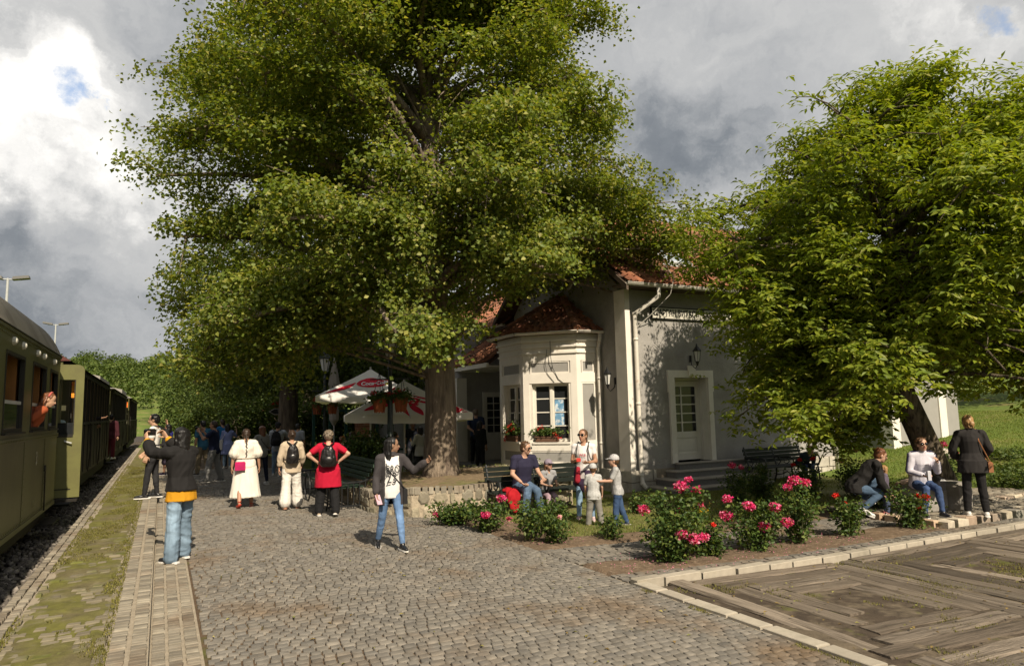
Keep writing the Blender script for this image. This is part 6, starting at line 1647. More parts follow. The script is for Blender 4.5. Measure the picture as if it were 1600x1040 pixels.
rose(g(8.45, 7.35), .62, .86, 'tall rose bush with a magenta bunch on top, right of the middle', [(.02, 0, .92, 1.3), (.18, .02, .88, 1.0), (-.1, 0, .82, .9)], 12, n=1500, leafy=1.1)
rose(g(9.55, 7.35), .50, .52, 'sparse rose bush with two salmon blooms near the crouching man', [(-.14, 0, .62, .5), (-.02, 0, .48, .6)], 13, 'petal_red', 900)
rose(g(10.95, 7.2), .55, .62, 'rose bush with scarlet blooms in front of the woman in sunglasses', [(.22, -.05, .50, .75), (.10, -.02, .52, .5), (.06, -.08, .34, .5)], 14, 'petal_red', 1300)
rose(g(10.3, 10.3), .50, .80, 'yellow green rose bush with a magenta tip before the steps', [(-.12, 0, .86, 1.0), (.05, 0, .82, .7)], 15, n=1000)
rose(g(11.2, 10.6), .62, .85, 'dark green rose bush without blooms before the shaded bench', [], 16, n=1500)
rose(g(11.9, 10.1), .60, .80, 'rose bush with scarlet tips before the shaded bench', [(-.06, 0, .90, .5), (.22, 0, .92, .5), (-.2, 0, .80, .45)], 17, 'petal_red', 1300)
rose(g(13.6, 10.2), .75, .85, 'rose bush with pale pink bloom under the walnut leaves', [(-.25, 0, .80, 1.0), (.2, .2, 1.0, .8)], 18, 'petal_pink', 1700)
rose(g(15.4, 9.3), .8, .95, 'rose bush with magenta blooms behind the leaning walnut trunk', [(.0, 0, 1.1, 1.2), (-.3, 0, .6, .9), (.25, 0, .9, 1.0)], 19, 'petal_magenta', 1500)
rose(g(12.05, 8.55), .6, .62, 'rose bush with deep pink blooms between the child and the seated woman', [(-.1, 0, .5, .8), (.1, 0, .62, .7), (.0, -.1, .34, .6)], 20, 'petal_magenta', 1200)
t_ = shrub('yellow_flowers', g(8.7, 9.6), .22, .14, .22, 'small patch of yellow flowers on the lawn behind the roses', 'flowers', 300, (.03, .05), 'leaf_rose', 25)
leaf_part('flower', np.array(g(8.7, 9.6)) + np.abs(NP.normal(size=(70, 3))) * np.array([.14, .10, .05]) + np.array([-.1, 0, .16]), .03 + .02 * NP.random(70), 'petal_yellow', t_)
# flower boxes on the bay sills
mat('flower_box_brown', (.13, .07, .045), .7, .15, 8)
for i, (f, u0, u1) in enumerate(wins):
    ch = abs(f.u.x) > .1; um = (u0 + u1) / 2 - (.12 if ch else 0)
    t = thing('window_box', 'brown window box with red geraniums on the sunlit bay sill' if ch else 'window box of trailing red geraniums on the shaded bay sill', 'window box', f.P(um, .95, -.03))
    mb = MB(); f.box(mb, um - .30, um + .30, .955, 1.09, -.09, .07); f.box(mb, um - .32, um + .32, 1.07, 1.10, -.10, .085); mb.build('box', 'flower_box_brown', t)
    P = [f.P(um + NP.normal() * .2, 1.14 + abs(NP.normal()) * (.09 if ch else .14), NP.normal() * .06) for _ in range(460)]; leaf_part('foliage', P, .05 + .04 * NP.random(460), 'leaf_pot', t)
    P = []
    for c in ([(.28, 1.12), (.22, 1.16), (-.12, 1.36), (.34, 1.06), (-.2, 1.3)] if ch else [(-.2, 1.2), (-.1, 1.35), (.05, 1.42), (.2, 1.3), (-.28, 1.05), (.1, 1.25), (-.35, .98)]): P += [f.P(um + c[0] + NP.normal() * .03, c[1] + NP.normal() * .03, .08 + NP.normal() * .02) for _ in range(22)]
    leaf_part('flower', P, .025 + .025 * NP.random(len(P)), 'petal_red', t)
t_ = shrub('low_plant', (8.3, 15.2, .33), .3, .2, .22, 'low yellow green plant at the foot of the bay', 'plant', 400, (.04, .07), 'leaf_pot', 31)
print('leaf faces', nl, nw)

# ================================================================ people
SKIN = {'light': (.50, .30, .21), 'tan': (.40, .225, .145), 'asian': (.47, .285, .185), 'brown': (.27, .155, .10)}
for k, c in SKIN.items(): mat('skin_' + k, c, .5, .06, 18, bump=.05, bscale=90, spec=.35)
for k, c in {'black': (.008, .007, .007), 'darkbrown': (.035, .02, .012), 'brown': (.085, .045, .022), 'auburn': (.15, .055, .022), 'greybrown': (.16, .125, .09), 'blond': (.34, .20, .085), 'red': (.22, .06, .015)}.items():
    mat('hair_' + k, c, .42, .25, 60, bump=.5, bscale=120, stretch=(1, 1, .15), spec=.5, bdist=.006)
_cl = {}
def cloth(rgb, kind='plain'):
    key = (tuple(rgb), kind)
    if key not in _cl:
        n = 'cloth_%d' % len(_cl)
        if kind == 'denim': mat(n, rgb, .85, .16, 7, bump=.25, bscale=160, col2=tuple(min(1, c * 1.7 + .02) for c in rgb), c2scale=3.2, c2lo=.5, c2hi=.72)
        elif kind == 'leather': mat(n, rgb, .32, .2, 8, bump=.35, bscale=30, spec=.5)
        elif kind == 'marl': mat(n, rgb, .9, .28, 60, bump=.2, bscale=120)
        elif kind == 'camo': mat(n, rgb, .9, .3, 26, bump=.2, bscale=120)
        else: mat(n, rgb, .88, .06, 8, bump=.2, bscale=150)
        _cl[key] = n
    return _cl[key]
mat('sole_white', (.72, .70, .66), .7, .05, 9)
mat('shoe_black', (.012, .012, .013), .5, .1, 9)
mat('lens_black', (.006, .006, .007), .08, 0, spec=.6)
mat('lip', (.38, .11, .09), .5, 0)
mat('eye_dark', (.012, .009, .008), .2, 0)

def hand_mesh_parts(mb, wrist, dirv, palm_n, s, curl, side):
    """palm, four unequal bent fingers and a thumb from the side of the palm; palm_n = direction the palm faces"""
    d = Vector(dirv).normalized(); n = Vector(palm_n); n = (n - d * n.dot(d)).normalized(); w = d.cross(n) * side
    W0 = Vector(wrist)
    L = .095 * s
    mb.loft([(W0 - d * .012 * s, w, n, .022 * s, .018 * s), (W0 + d * .02 * s, w, n, .031 * s, .016 * s), (W0 + d * .06 * s, w, n, .041 * s, .014 * s), (W0 + d * L, w, n, .039 * s, .011 * s)], 10)
    for k, (off, ln) in enumerate(((.030, .070), (.010, .078), (-.010, .073), (-.029, .058))):
        p = W0 + d * (L - .012 * s) + w * off * s; a = 0; pts = [p]; rr = [.0092 * s]
        for j, f in enumerate((.45, .32, .23)):
            a += curl * (.55, .8, .6)[j]; q = d * math.cos(a) + n * math.sin(a); p = p + q * ln * f * s * 1.08 + w * off * .10 * s; pts.append(p); rr.append((.0088, .0080, .0062)[j] * s)
        mb.tube(pts, rr, 7)
    p = W0 + d * .022 * s + w * .024 * s; q1 = (d * .55 + w * .75 + n * .35).normalized(); q2 = (d * .9 + w * .25 + n * (.35 + .4 * curl)).normalized()
    mb.tube([p, p + q1 * .034 * s, p + q1 * .034 * s + q2 * .030 * s, p + q1 * .034 * s + q2 * .052 * s], [.013 * s, .0115 * s, .0098 * s, .007 * s], 7)

class Person:
    def __init__(s, label, x, y, h, face, z=None, build=1.0, group=None, vox=.012, child=False, lean=0, side=0, legs=None, arms=None, head=(0, 0), twist=0, skin='light', female=True, curl=.55, sit=None):
        """face: heading in degrees, 0 = away along the track, 90 = right, 180 = towards the camera"""
        s.h = h; k = h / 1.70; s.k = k; s.b = build; s.vox = vox; s.fem = female; s.child = child; s.skin = 'skin_' + skin
        s.pos = Vector((x, y, gz(x) if z is None else z))
        s.R = Matrix.Rotation(-rad(face), 3, 'Z')
        s.root = thing('person', label, 'person', s.pos, group)
        s.seed = x * 3.7 + y * 1.9
        legs = legs or {}; arms = arms or {}
        # spine frame in body space: x right, y forward, z up
        hipw = (.088 if female else .084) * k * (build ** .5); shw = (.165 if female else .188) * k * build ** .3
        if child: shw *= .95
        le = rad(lean); sp = Matrix.Rotation(-le, 3, 'X') @ Matrix.Rotation(rad(side), 3, 'Y') @ Matrix.Rotation(-rad(twist), 3, 'Z')
        lf = .97 if not child else .88      # leg share
        th, sh_ = .40 * k * lf, .405 * k * lf
        s.legs = {}; low = 1e9
        for sd, nm in ((-1, 'L'), (1, 'R')):
            tp, ab, kn, ft = legs.get(nm, (0, 3, 0, 0))
            hip = Vector((sd * hipw, 0, 0))
            M1 = Matrix.Rotation(rad(-sd * ab), 3, 'Y') @ Matrix.Rotation(rad(tp), 3, 'X')
            knee = hip + M1 @ Vector((0, 0, -th)); M2 = M1 @ Matrix.Rotation(rad(-kn), 3, 'X'); ank = knee + M2 @ Vector((0, 0, -sh_))
            fd = Matrix.Rotation(rad(-sd * ab * .6 - sd * 6), 3, 'Z') @ Vector((0, math.cos(rad(ft)), -math.sin(rad(ft))))
            s.legs[nm] = [hip, knee, ank, fd, sd]; low = min(low, ank.z - .075 * k - max(0, math.sin(rad(ft)) * .13 * k))
        dz = -low
        if sit is not None: pass
        for l in s.legs.values():
            for i in range(3): l[i] = l[i] + Vector((0, 0, dz))
        s.pel = Vector((0, 0, dz + .02 * k))
        up = sp @ Vector((0, 0, 1)); s.up = up; s.fw = sp @ Vector((0, 1, 0)); s.rt = sp @ Vector((1, 0, 0))
        tl = .52 * k * (1.05 if child else 1.0)
        s.waist = s.pel + up * (.17 * k); s.chest = s.pel + up * (.36 * k); s.shc = s.pel + up * tl; s.neck = s.pel + up * (tl + .055 * k) + s.fw * .01 * k
        hd = .232 if not child else .275
        s.hs = hd * k * (1.04 if not child else 1.0); Hm = Matrix.Rotation(-rad(head[0]), 3, 'Z') @ Matrix.Rotation(-rad(head[1]), 3, 'X')
        s.Hm = sp @ Hm if abs(lean) < 25 else Matrix.Rotation(-le * .5, 3, 'X') @ Hm
        s.headc = s.neck + s.up * (.035 * k) + s.Hm @ Vector((0, .022 * k, .075 * k + .0 + (s.hs - .232 * k) * .35))
        s.shw = shw; s.hipw = hipw
        s.arms = {}
        for sd, nm in ((-1, 'L'), (1, 'R')):
            ud, fd, pn = arms.get(nm, ((sd * .18, -.02, -1), (sd * .08, .14, -1), (-sd, .1, 0)))
            S0 = s.shc + s.rt * sd * shw - up * .035 * k
            u = (sp @ Vector(ud)).normalized(); f = (sp @ Vector(fd)).normalized(); E = S0 + u * .275 * k; Wr = E + f * .245 * k
            s.arms[nm] = [S0, E, Wr, f, (sp @ Vector(pn)).normalized(), sd]
        s.curl = curl
        s._body()
    def W(s, p): return s.R @ Vector(p) + s.pos
    def tf(s, mb): mb.v = [tuple(s.W(p)) for p in mb.v]; return mb
    def part(s, name, mb, mats, vox=None, sm=3, wr=0.0, par=None, ws=(9, 9, 5)):
        s.tf(mb); me = fuse(mb, name, vox or s.vox, mats, sm, wr, ws, s.seed); return put(name, me, par or s.root)
    def raw(s, name, mb, mats, par=None, smooth=True): s.tf(mb); return mb.build(name, mats, par or s.root, smooth)
    def torso(s, mb, inf=0.0, zlo=0.0, zhi=1.0, flare=0.0):
        k, b = s.k, s.b; up, fw, rt = s.up, s.fw, s.rt; f = s.fem; c = s.child
        secs = [(-.10, .135 * b ** .6, .10 * b, 0), (.0, .168 * b ** .7 if f else .158 * b ** .7, .118 * b, -.008), (.09, .152 * b, .108 * b, .004), (.17, (.128 if f else .142) * b, .095 * b, .012), (.28, (.142 if f else .160) * b ** .7, .108 * b ** .8, .012), (.37, (.156 if f else .178) * b ** .5, (.118 if f else .115) * b ** .7, .010), (.45, (.160 if f else .182) * b ** .4, .095 * b ** .5, .0), (.505, (.125 if f else .145) * b ** .4, .072, -.004), (.545, .062, .058, 0)]
        n = len(secs); out = []
        for i, (z, rx, ry, oy) in enumerate(secs):
            t = (z + .10) / .645
            if t < zlo - 1e-6 or t > zhi + 1e-6: continue
            e = inf + flare * max(0, (.17 - z) / .27)
            out.append((s.pel + up * z * k + fw * oy * k, rt, fw, rx * k + e, ry * k + e))
        mb.loft(out, 16)
    def leg_chain(s, mb, inf=0.0, end=1.0, flare=0.0, knee_in=None, b=None):
        k = s.k; b = (s.b ** .7) if b is None else b
        for nm, (hip, knee, ank, fd, sd) in s.legs.items():
            mb.caps(hip, knee, .082 * k * b + inf, .055 * k * b + inf + flare * .3)
            e = knee + (ank - knee) * end
            mid = knee + (e - knee) * .35
            mb.caps(knee, mid, .054 * k * b + inf + flare * .3, .054 * k * b + inf + flare * .5); mb.caps(mid, e, .054 * k * b + inf + flare * .5, (.054 - .019 * end) * k * b + inf + flare)
            mb.caps(Vector((hip.x * .8, s.pel.y - .01, s.pel.z - .01)), hip + (knee - hip) * .25, .090 * k * b + inf, .085 * k * b + inf)
    def arm_chain(s, mb, inf=0.0, end=2.0, flare=0.0):
        k = s.k; b = s.b ** .5 * (1.0 if not s.fem else .92)
        for nm, (S0, E, Wr, f, pn, sd) in s.arms.items():
            mb.caps(s.shc - s.up * .03 * k + s.rt * sd * s.shw * .45, S0, .062 * k + inf, .058 * k * b + inf)
            e1 = S0 + (E - S0) * min(1, end); mb.caps(S0, e1, .053 * k * b + inf, (.053 - .012 * min(1, end)) * k * b + inf + (flare if end <= 1 else flare * .3))
            if end > 1: e2 = E + (Wr - E) * (end - 1); mb.caps(E, e2, .041 * k * b + inf + flare * .3, (.041 - .013 * (end - 1)) * k * b + inf + flare)
    def _body(s):
        k = s.k; mb = MB()
        s.torso(mb); s.leg_chain(mb); s.arm_chain(mb)
        for nm, (hip, knee, ank, fd, sd) in s.legs.items():
            mb.caps(ank, ank + Vector((0, 0, -.03 * k)), .038 * k, .036 * k); heel = ank + Vector((0, 0, -.045 * k)) - fd * .03 * k; mb.caps(heel, heel + fd * .13 * k, .032 * k, .026 * k); mb.caps(heel + fd * .12 * k, heel + fd * .175 * k + Vector((0, 0, -.006 * k)), .028 * k, .018 * k)
        mb.caps(s.shc - s.up * .02 * k, s.neck + (s.headc - s.neck) * .55, .054 * k * (1 if s.fem else 1.12), .050 * k * (1 if s.fem else 1.12))
        H, c, q = s.Hm, s.headc, s.hs
        hp = lambda x, y, z: c + H @ Vector((x * q, y * q, z * q))
        mb.ball(hp(0, -.04, .10), .325 * q, .40 * q, .40 * q, 14, 10, rot=H)
        mb.ball(hp(0, .07, -.12), .255 * q, .30 * q, .36 * q, 12, 8, rot=H)
        mb.caps(hp(0, .20, -.36), hp(0, .17, -.20), .13 * q, .17 * q)
        mb.caps(hp(0, .335, .05), hp(0, .42, -.115), .035 * q, .062 * q)
        mb.caps(hp(-.05, .385, -.12), hp(.05, .385, -.12), .035 * q, .035 * q); mb.caps(hp(-.05, .33, -.25), hp(.05, .33, -.25), .04 * q, .04 * q); mb.caps(hp(-.14, .30, .115), hp(.14, .30, .115), .04 * q, .04 * q)
        for sd in (-1, 1): mb.ball(hp(sd * .325, -.02, -.04), .035 * q, .085 * q, .14 * q, 8, 6, rot=H)
        s.tf(mb)
        me = fuse(mb, 'body', min(s.vox, .011 * (k if s.child else 1)), s.skin, 2)
        # hands at finer resolution, joined to the forearms in the same mesh
        hb = MB()
        for nm, (S0, E, Wr, f, pn, sd) in s.arms.items(): hand_mesh_parts(hb, Wr, f, pn, k * (1.0 if s.fem else 1.1), s.curl, -sd)
        s.tf(hb); hm = fuse(hb, 'hands', .0055 if s.vox < .013 else .009, s.skin, 1)
        bm = bmesh.new(); bm.from_mesh(me); bm.from_mesh(hm); bm.to_mesh(me); bm.free(); bpy.data.meshes.remove(hm)
        me.polygons.foreach_set('use_smooth', np.ones(len(me.polygons), dtype=bool)); s.body = put('body', me, s.root)
        s.hp = hp
    def face(s, brows='hair_black', glasses=False):
        hp, q = s.hp, s.hs
        if glasses:
            mb = MB()
            for sd in (-1, 1):
                mb.ball(hp(sd * .155, .385, .035), .125 * q, .03 * q, .095 * q, 12, 8, rot=s.Hm); mb.tube([hp(sd * .25, .36, .06), hp(sd * .335, .02, .04)], .012 * q, 5)
            mb.tube([hp(-.06, .41, .05), hp(.06, .41, .05)], .014 * q, 5); s.raw('sunglasses', mb, 'lens_black')
        else:
            for sd in (-1, 1):
                mb = MB(); mb.ball(hp(sd * .145, .345, .03), .055 * q, .028 * q, .026 * q, 8, 6, rot=s.Hm); s.raw('eye', mb, 'eye_dark')
        mb = MB()
        for sd in (-1, 1): mb.tube([hp(sd * .06, .365, .125), hp(sd * .15, .365, .15), hp(sd * .235, .325, .125)], [.014 * q, .018 * q, .010 * q], 5)
        s.raw('eyebrows', mb, brows)
        mb = MB(); mb.ball(hp(0, .365, -.225), .085 * q, .03 * q, .022 * q, 10, 6, rot=s.Hm); mb.ball(hp(0, .362, -.255), .07 * q, .03 * q, .024 * q, 10, 6, rot=s.Hm); s.raw('lips', mb, 'lip')
    def hair(s, style, col):
        hp, q, H = s.hp, s.hs, s.Hm; mb = MB(); m = 'hair_' + col; rg = random.Random(int(s.seed * 10))
        mb.ball(hp(0, -.075, .145), .352 * q, .40 * q, .375 * q, 14, 10, rot=H)
        mb.ball(hp(0, -.20, .0), .325 * q, .29 * q, .38 * q, 12, 8, rot=H)
        if style == 'short':
            for _ in range(26): a = rg.uniform(-2.6, 2.6); z = rg.uniform(.25, .5); p = hp(.30 * math.sin(a) * .9, -.08 + .30 * math.cos(a) * .9, z * .9); mb.caps(p, p + H @ Vector((rg.gauss(0, .05), rg.gauss(.03, .05), .07)) * q, .055 * q, .02 * q, 6)
        def lock(a, z1, r0, out=.0, n=5, wav=.02):
            x, y = .34 * math.sin(a), -.09 - .33 * math.cos(a); top = hp(x * .7, y * .8, .35); pts = []
            for i in range(n + 1):
                t = i / n; p = hp(x * (1 + out * t) + rg.gauss(0, wav), y * (1 + .15 * t) + rg.gauss(0, wav), .25 - (.25 - z1) * t); 
                pts.append(p)
            mb.tube([top] + pts, [r0 * q * .8] + [r0 * q * (1 - .35 * (i / n) ** 2) for i in range(n + 1)], 7)
        if style in ('long', 'bob', 'shoulder'):
            zz = {'bob': -.55, 'shoulder': -1.05, 'long': -1.6}[style]
            for i in range(20): lock(-1.5 + 3.0 * i / 19, zz + rg.uniform(-.15, .12), .075, .10 if style != 'bob' else .04, 5, .03)
            for i in range(10): lock(-1.1 + 2.2 * i / 9, zz + rg.uniform(-.1, .05), .10, .0)
        if style == 'braid':
            p0 = hp(0, -.52, -.10); base = [p0 + H @ Vector((0, -.17 if i < 5 else -.06, -1)) * q * .16 * i + (H @ Vector((0, -.12, 0)) * q if i >= 5 else Vector((0, 0, 0))) for i in range(13)]
            for i, p in enumerate(base):
                mb.ball(p + H @ Vector((.035 * (1 if i % 2 else -1), 0, 0)) * q, .085 * q * (1 - i * .035), .08 * q * (1 - i * .03), .12 * q, 8, 6)
        if style == 'bun':
            mb.ball(hp(0, -.50, .12), .17 * q, .15 * q, .17 * q, 10, 8, rot=H)
        if style == 'lowbun':
            mb.ball(hp(.02, -.52, -.12), .17 * q, .13 * q, .18 * q, 10, 8, rot=H)
            for i in range(5): lock(-.6 + .3 * i, -.45, .05, 0, 4, .05)
        if style == 'pony':
            for i in range(7): mb.tube([hp(0, -.42, .1), hp(rg.gauss(0, .06), -.58, -.1), hp(rg.gauss(.02, .08), -.54, -.5), hp(rg.gauss(.03, .09), -.5, -.95)], [.08 * q, .085 * q, .07 * q, .02 * q], 6)
        if style == 'curly':
            for _ in range(60):
                u = Vector((rg.gauss(0, 1), rg.gauss(-.2, 1), rg.gauss(.3, 1))).normalized(); p = hp(u.x * .37, -.09 + u.y * .40, .13 + u.z * .38)
                if (H.inverted() @ (p - s.headc)).y < .27 * q or u.z > .6: mb.ball(p, .09 * q, .09 * q, .08 * q, 7, 5)
        # keep the face clear: hair cap sits behind the forehead
        s.tf(mb); me = fuse(mb, 'hair', .009 if s.vox < .013 else .014, m, 1, .004, (60, 60, 14), s.seed)
        # trim what would cover the face
        V = np.empty(len(me.vertices) * 3, np.float32); me.vertices.foreach_get('co', V); V = V.reshape(-1, 3)
        Mi = np.array((s.R @ s.Hm).inverted()); c = np.array(s.W(s.headc)); l = (V - c) @ Mi.T / q
        m_ = (l[:, 1] > .17) & (l[:, 2] < .36) & (np.abs(l[:, 0]) < .33)
        lim = .17
        l[m_, 1] = lim; V = (l * q) @ np.linalg.inv(Mi).T + c; me.vertices.foreach_set('co', V.astype(np.float32).ravel()); me.update()
        return put('hair', me, s.root)
    def cap(s, col, brim=True, kind='plain', back=False):
        hp, q, H = s.hp, s.hs, s.Hm; mb = MB(); y_ = -1 if back else 1
        mb.ball(hp(0, -.05, .20), .395 * q, .44 * q, .36 * q, 16, 10, rot=H)
        mb.loft([(hp(0, -.05, .10), H @ Vector((1, 0, 0)), H @ Vector((0, 1, 0)), .40 * q, .45 * q), (hp(0, -.05, .20), H @ Vector((1, 0, 0)), H @ Vector((0, 1, 0)), .395 * q, .44 * q)], 16)
        if brim: mb.loft([(hp(0, y_ * .44, .115), H @ Vector((1, 0, 0)), H @ Vector((0, 1, -.25)), .27 * q, .30 * q), (hp(0, y_ * .44, .16), H @ Vector((1, 0, 0)), H @ Vector((0, 1, -.25)), .26 * q, .28 * q)], 14)
        return s.part('cap', mb, cloth(col, kind), .008, 1)
    def top(s, col, sleeve=.55, loose=.012, kind='plain', hem=0.0, flare=0.0, wr=.007, name='shirt', cuff=0.0, zlo=0.0, collar=False):
        mb = MB(); s.torso(mb, loose, zlo, 1.0 if collar else .955, flare)
        if sleeve > 0: s.arm_chain(mb, loose * .8 + .002, sleeve, cuff)
        if hem:
            k = s.k; b = s.b; e = loose + flare
            secs = [(s.pel + Vector((0, 0, .05 * k)), Vector((1, 0, 0)), Vector((0, 1, 0)), .160 * k * b + e, .115 * k * b + e), (s.pel + Vector((0, 0, -hem)), Vector((1, 0, 0)), Vector((0, 1, 0)), .175 * k * b + e + flare * .4, .125 * k * b + e + flare * .4)]
            mb.loft(secs, 16)
        if collar: mb.loft([(s.shc, s.rt, s.fw, .085 * s.k, .075 * s.k), (s.neck + s.up * .01, s.rt, s.fw, .068 * s.k, .066 * s.k)], 12)
        return s.part(name, mb, cloth(col, kind), None, 2, wr * s.k)
    def jacket(s, col, loose=.024, kind='plain', hem=.14, open_=True, sleeve=1.9, wr=.009, gap=.6, flare=.01, name='jacket'):
        """long sleeved garment, open down the front when open_"""
        o = s.top(col, sleeve, loose, kind, hem * s.k, flare, wr, name, .008, 0.0, True)
        if open_:
            bm = bmesh.new(); bm.from_mesh(o.data); Ri = s.R.inverted(); dead = []
            for f in bm.faces:
                p = Ri @ (f.calc_center_median() - s.pos); d = p - s.pel; u, v, z = d.dot(s.rt), d.dot(s.fw), d.dot(s.up)
                if v > .02 and abs(u) < (.055 + .02 * max(0, .3 - z)) * s.k * (gap / .6) and z < .53 * s.k: dead.append(f)
            bmesh.ops.delete(bm, geom=dead, context='FACES'); bm.to_mesh(o.data); bm.free()
        return o
    def trousers(s, col, loose=.010, flare=0.0, end=.97, kind='denim', wr=.006):
        mb = MB(); s.torso(mb, loose * .4, 0.0, .31); s.leg_chain(mb, loose, end, flare); return s.part('trousers', mb, cloth(col, kind), None, 2, wr * s.k, None, (9, 9, 12))
    def skirt(s, col, length, wide, kind='plain', top=.17, wr=.012, name='skirt', lean=0.0):
        k, b = s.k, s.b; mb = MB(); X, Y = Vector((1, 0, 0)), Vector((0, 1, 0)); secs = []
        mid = [(s.legs[n][1] if True else 0) for n in 'LR']; off = (s.legs['L'][2] + s.legs['R'][2]) / 2; n = 8
        for i in range(n + 1):
            t = i / n; z = s.pel.z + top * k - (top * k + length) * t; tt = max(0, (s.pel.z - z) / max(.01, s.pel.z)); y = off.y * .45 * tt
            if z > s.pel.z: rx, ry = (.135 + .035 * (i / 3)) * k * b + .012, (.10 + .02 * (i / 3)) * k * b + .012
            else: rx, ry = (.178 * b + wide * tt) * k + .010, (.125 * b + wide * .8 * tt) * k + .010
            secs.append((Vector((0, y, z)), X, Y, rx, ry))
        mb.loft(secs, 20); return s.part(name, mb, cloth(col, kind), None, 2, wr, None, (10, 10, 2.5))
    def shoes(s, col, sole=True, kind='leather', low=True, solecol=None):
        k = s.k
        for nm, (hip, knee, ank, fd, sd) in s.legs.items():
            mb = MB(); fl = Vector((fd.x, fd.y, fd.z)); heel = ank + Vector((0, 0, -.04 * k)) - fl * .035 * k
            mb.caps(heel, heel + fl * .12 * k, .041 * k, .037 * k); mb.caps(heel + fl * .10 * k - Vector((0, 0, .004 * k)), heel + fl * .19 * k - Vector((0, 0, .010 * k)), .040 * k, .030 * k)
            if not low: mb.caps(heel + Vector((0, 0, .02 * k)), ank + Vector((0, 0, .03 * k)), .042 * k, .044 * k)
            else: mb.caps(heel + Vector((0, 0, .012 * k)) + fl * .02 * k, ank + fl * .005 * k, .040 * k, .041 * k)
            o = s.part('shoe', mb, cloth(col, kind), .0075, 1)
            if sole:
                b = MB(); r = fl.cross(Vector((0, 0, 1))).normalized(); dn = r.cross(fl).normalized(); dn = dn if dn.z < 0 else -dn; P = []
                for t, w in ((-.08, .022), (-.06, .037), (.0, .041), (.09, .040), (.14, .043), (.19, .034), (.222, .016)): P.append((t, w))
                poly = [heel + fl * t * k + r * w * k + dn * .024 * k for t, w in P] + [heel + fl * t * k - r * w * k + dn * .024 * k for t, w in P[::-1]]
                b.prism(poly, dn * .020 * k); s.raw('sole', b, solecol or 'sole_white', o, False)
    def sandals(s, col):
        for nm, (hip, knee, ank, fd, sd) in s.legs.items():
            k = s.k; b = MB(); fl = Vector(fd); heel = ank + Vector((0, 0, -.045 * k)) - fl * .03 * k; r = fl.cross(Vector((0, 0, 1))).normalized(); dn = r.cross(fl).normalized(); dn = dn if dn.z < 0 else -dn
            P = ((-.04, .03), (.0, .036), (.09, .034), (.14, .04), (.2, .026)); poly = [heel + fl * t * k + r * w * k + dn * .026 * k for t, w in P] + [heel + fl * t * k - r * w * k + dn * .026 * k for t, w in P[::-1]]
            b.prism(poly, dn * .02); b.tube([heel + fl * .13 * k + r * .042 * k - dn * -.01, heel + fl * .13 * k - dn * .034 * k, heel + fl * .13 * k - r * .042 * k], .010 * k, 6); b.tube([heel - fl * .03 * k + r * .03 * k - dn * .03 * k, heel - fl * .045 * k - dn * .02 * k, heel - fl * .03 * k - r * .03 * k - dn * .03 * k], .012 * k, 6); s.raw('sandal', b, cloth(col, 'leather'))
    def print_on(s, body, size, colr, at=.33, dx=0.0, sx=1.0, off=.03):
        me = text_mesh(body, size, cloth(colr), .001, sx, 0, 'CENTER'); c = s.pel + s.up * at * s.k + s.fw * ((.118 if s.fem else .115) * s.k * s.b ** .7 + .010 + off) + s.rt * dx
        Mx = Matrix.Identity(4); Rr = s.R
        ax = (Rr @ -s.rt, Rr @ s.up, Rr @ s.fw); ax = (-(ax[0]), ax[1], ax[2]); ax = (Rr @ s.rt * -1, Rr @ s.up, Rr @ s.fw)
        w = s.W(c)
        for i in range(3): Mx[i][0] = ax[0][i]; Mx[i][1] = ax[1][i]; Mx[i][2] = ax[2][i]; Mx[i][3] = w[i]
        me.transform(Mx); return put('print', me, s.root)
def backpack(p, col, label, size=(.25, .13, .36), kind='leather', z=.30, back=.16, straps=True, drop=0.0):
    t = thing('backpack', label, 'backpack', p.W(p.pel + p.up * z * p.k)); mb = MB(); k = p.k
    c = p.pel + p.up * (z - drop) * k - p.fw * (back * k * p.b ** .6 + size[1] * .45); up, rt, fw = p.up, p.rt, p.fw
    mb.loft([(c - up * size[2] * .5, rt, fw, size[0] * .40, size[1] * .42), (c - up * size[2] * .38, rt, fw, size[0] * .52, size[1] * .55), (c - up * size[2] * .1, rt, fw, size[0] * .51, size[1] * .52), (c + up * size[2] * .25, rt, fw, size[0] * .42, size[1] * .40), (c + up * size[2] * .45, rt, fw, size[0] * .26, size[1] * .26), (c + up * size[2] * .52, rt, fw, size[0] * .12, size[1] * .15)], 16)
    p.tf(mb); put('bag', fuse(mb, 'bag', .010, cloth(col, kind), 2, .009, (16, 16, 7), p.seed), t)
    mb = MB(); mb.ball(c - up * size[2] * .18 - fw * size[1] * .45, size[0] * .36, size[1] * .25, size[2] * .22, 12, 8, rot=Matrix((rt, fw, up)).transposed()); p.tf(mb); mb.build('pocket', cloth(col, kind), t, True)
    if straps:
        for sd in (-1, 1):
            S = p.shc + rt * sd * p.shw * .62; mb = MB(); d = .118 * k * p.b ** .7 + .03
            mb.tube([c + up * size[2] * .46, S + up * .035 * k - fw * .07 * k, S + up * .052 * k, S - up * .06 * k + fw * d * .95, S - up * .22 * k + fw * d * 1.02 + rt * sd * .03, S - up * .34 * k + fw * .02 + rt * sd * (.06 + .02), c - up * size[2] * .3 + rt * sd * size[0] * .48], .017, 6, ell=.45, up=fw); p.tf(mb); mb.build('strap', cloth(col, kind), t, True)
    return t
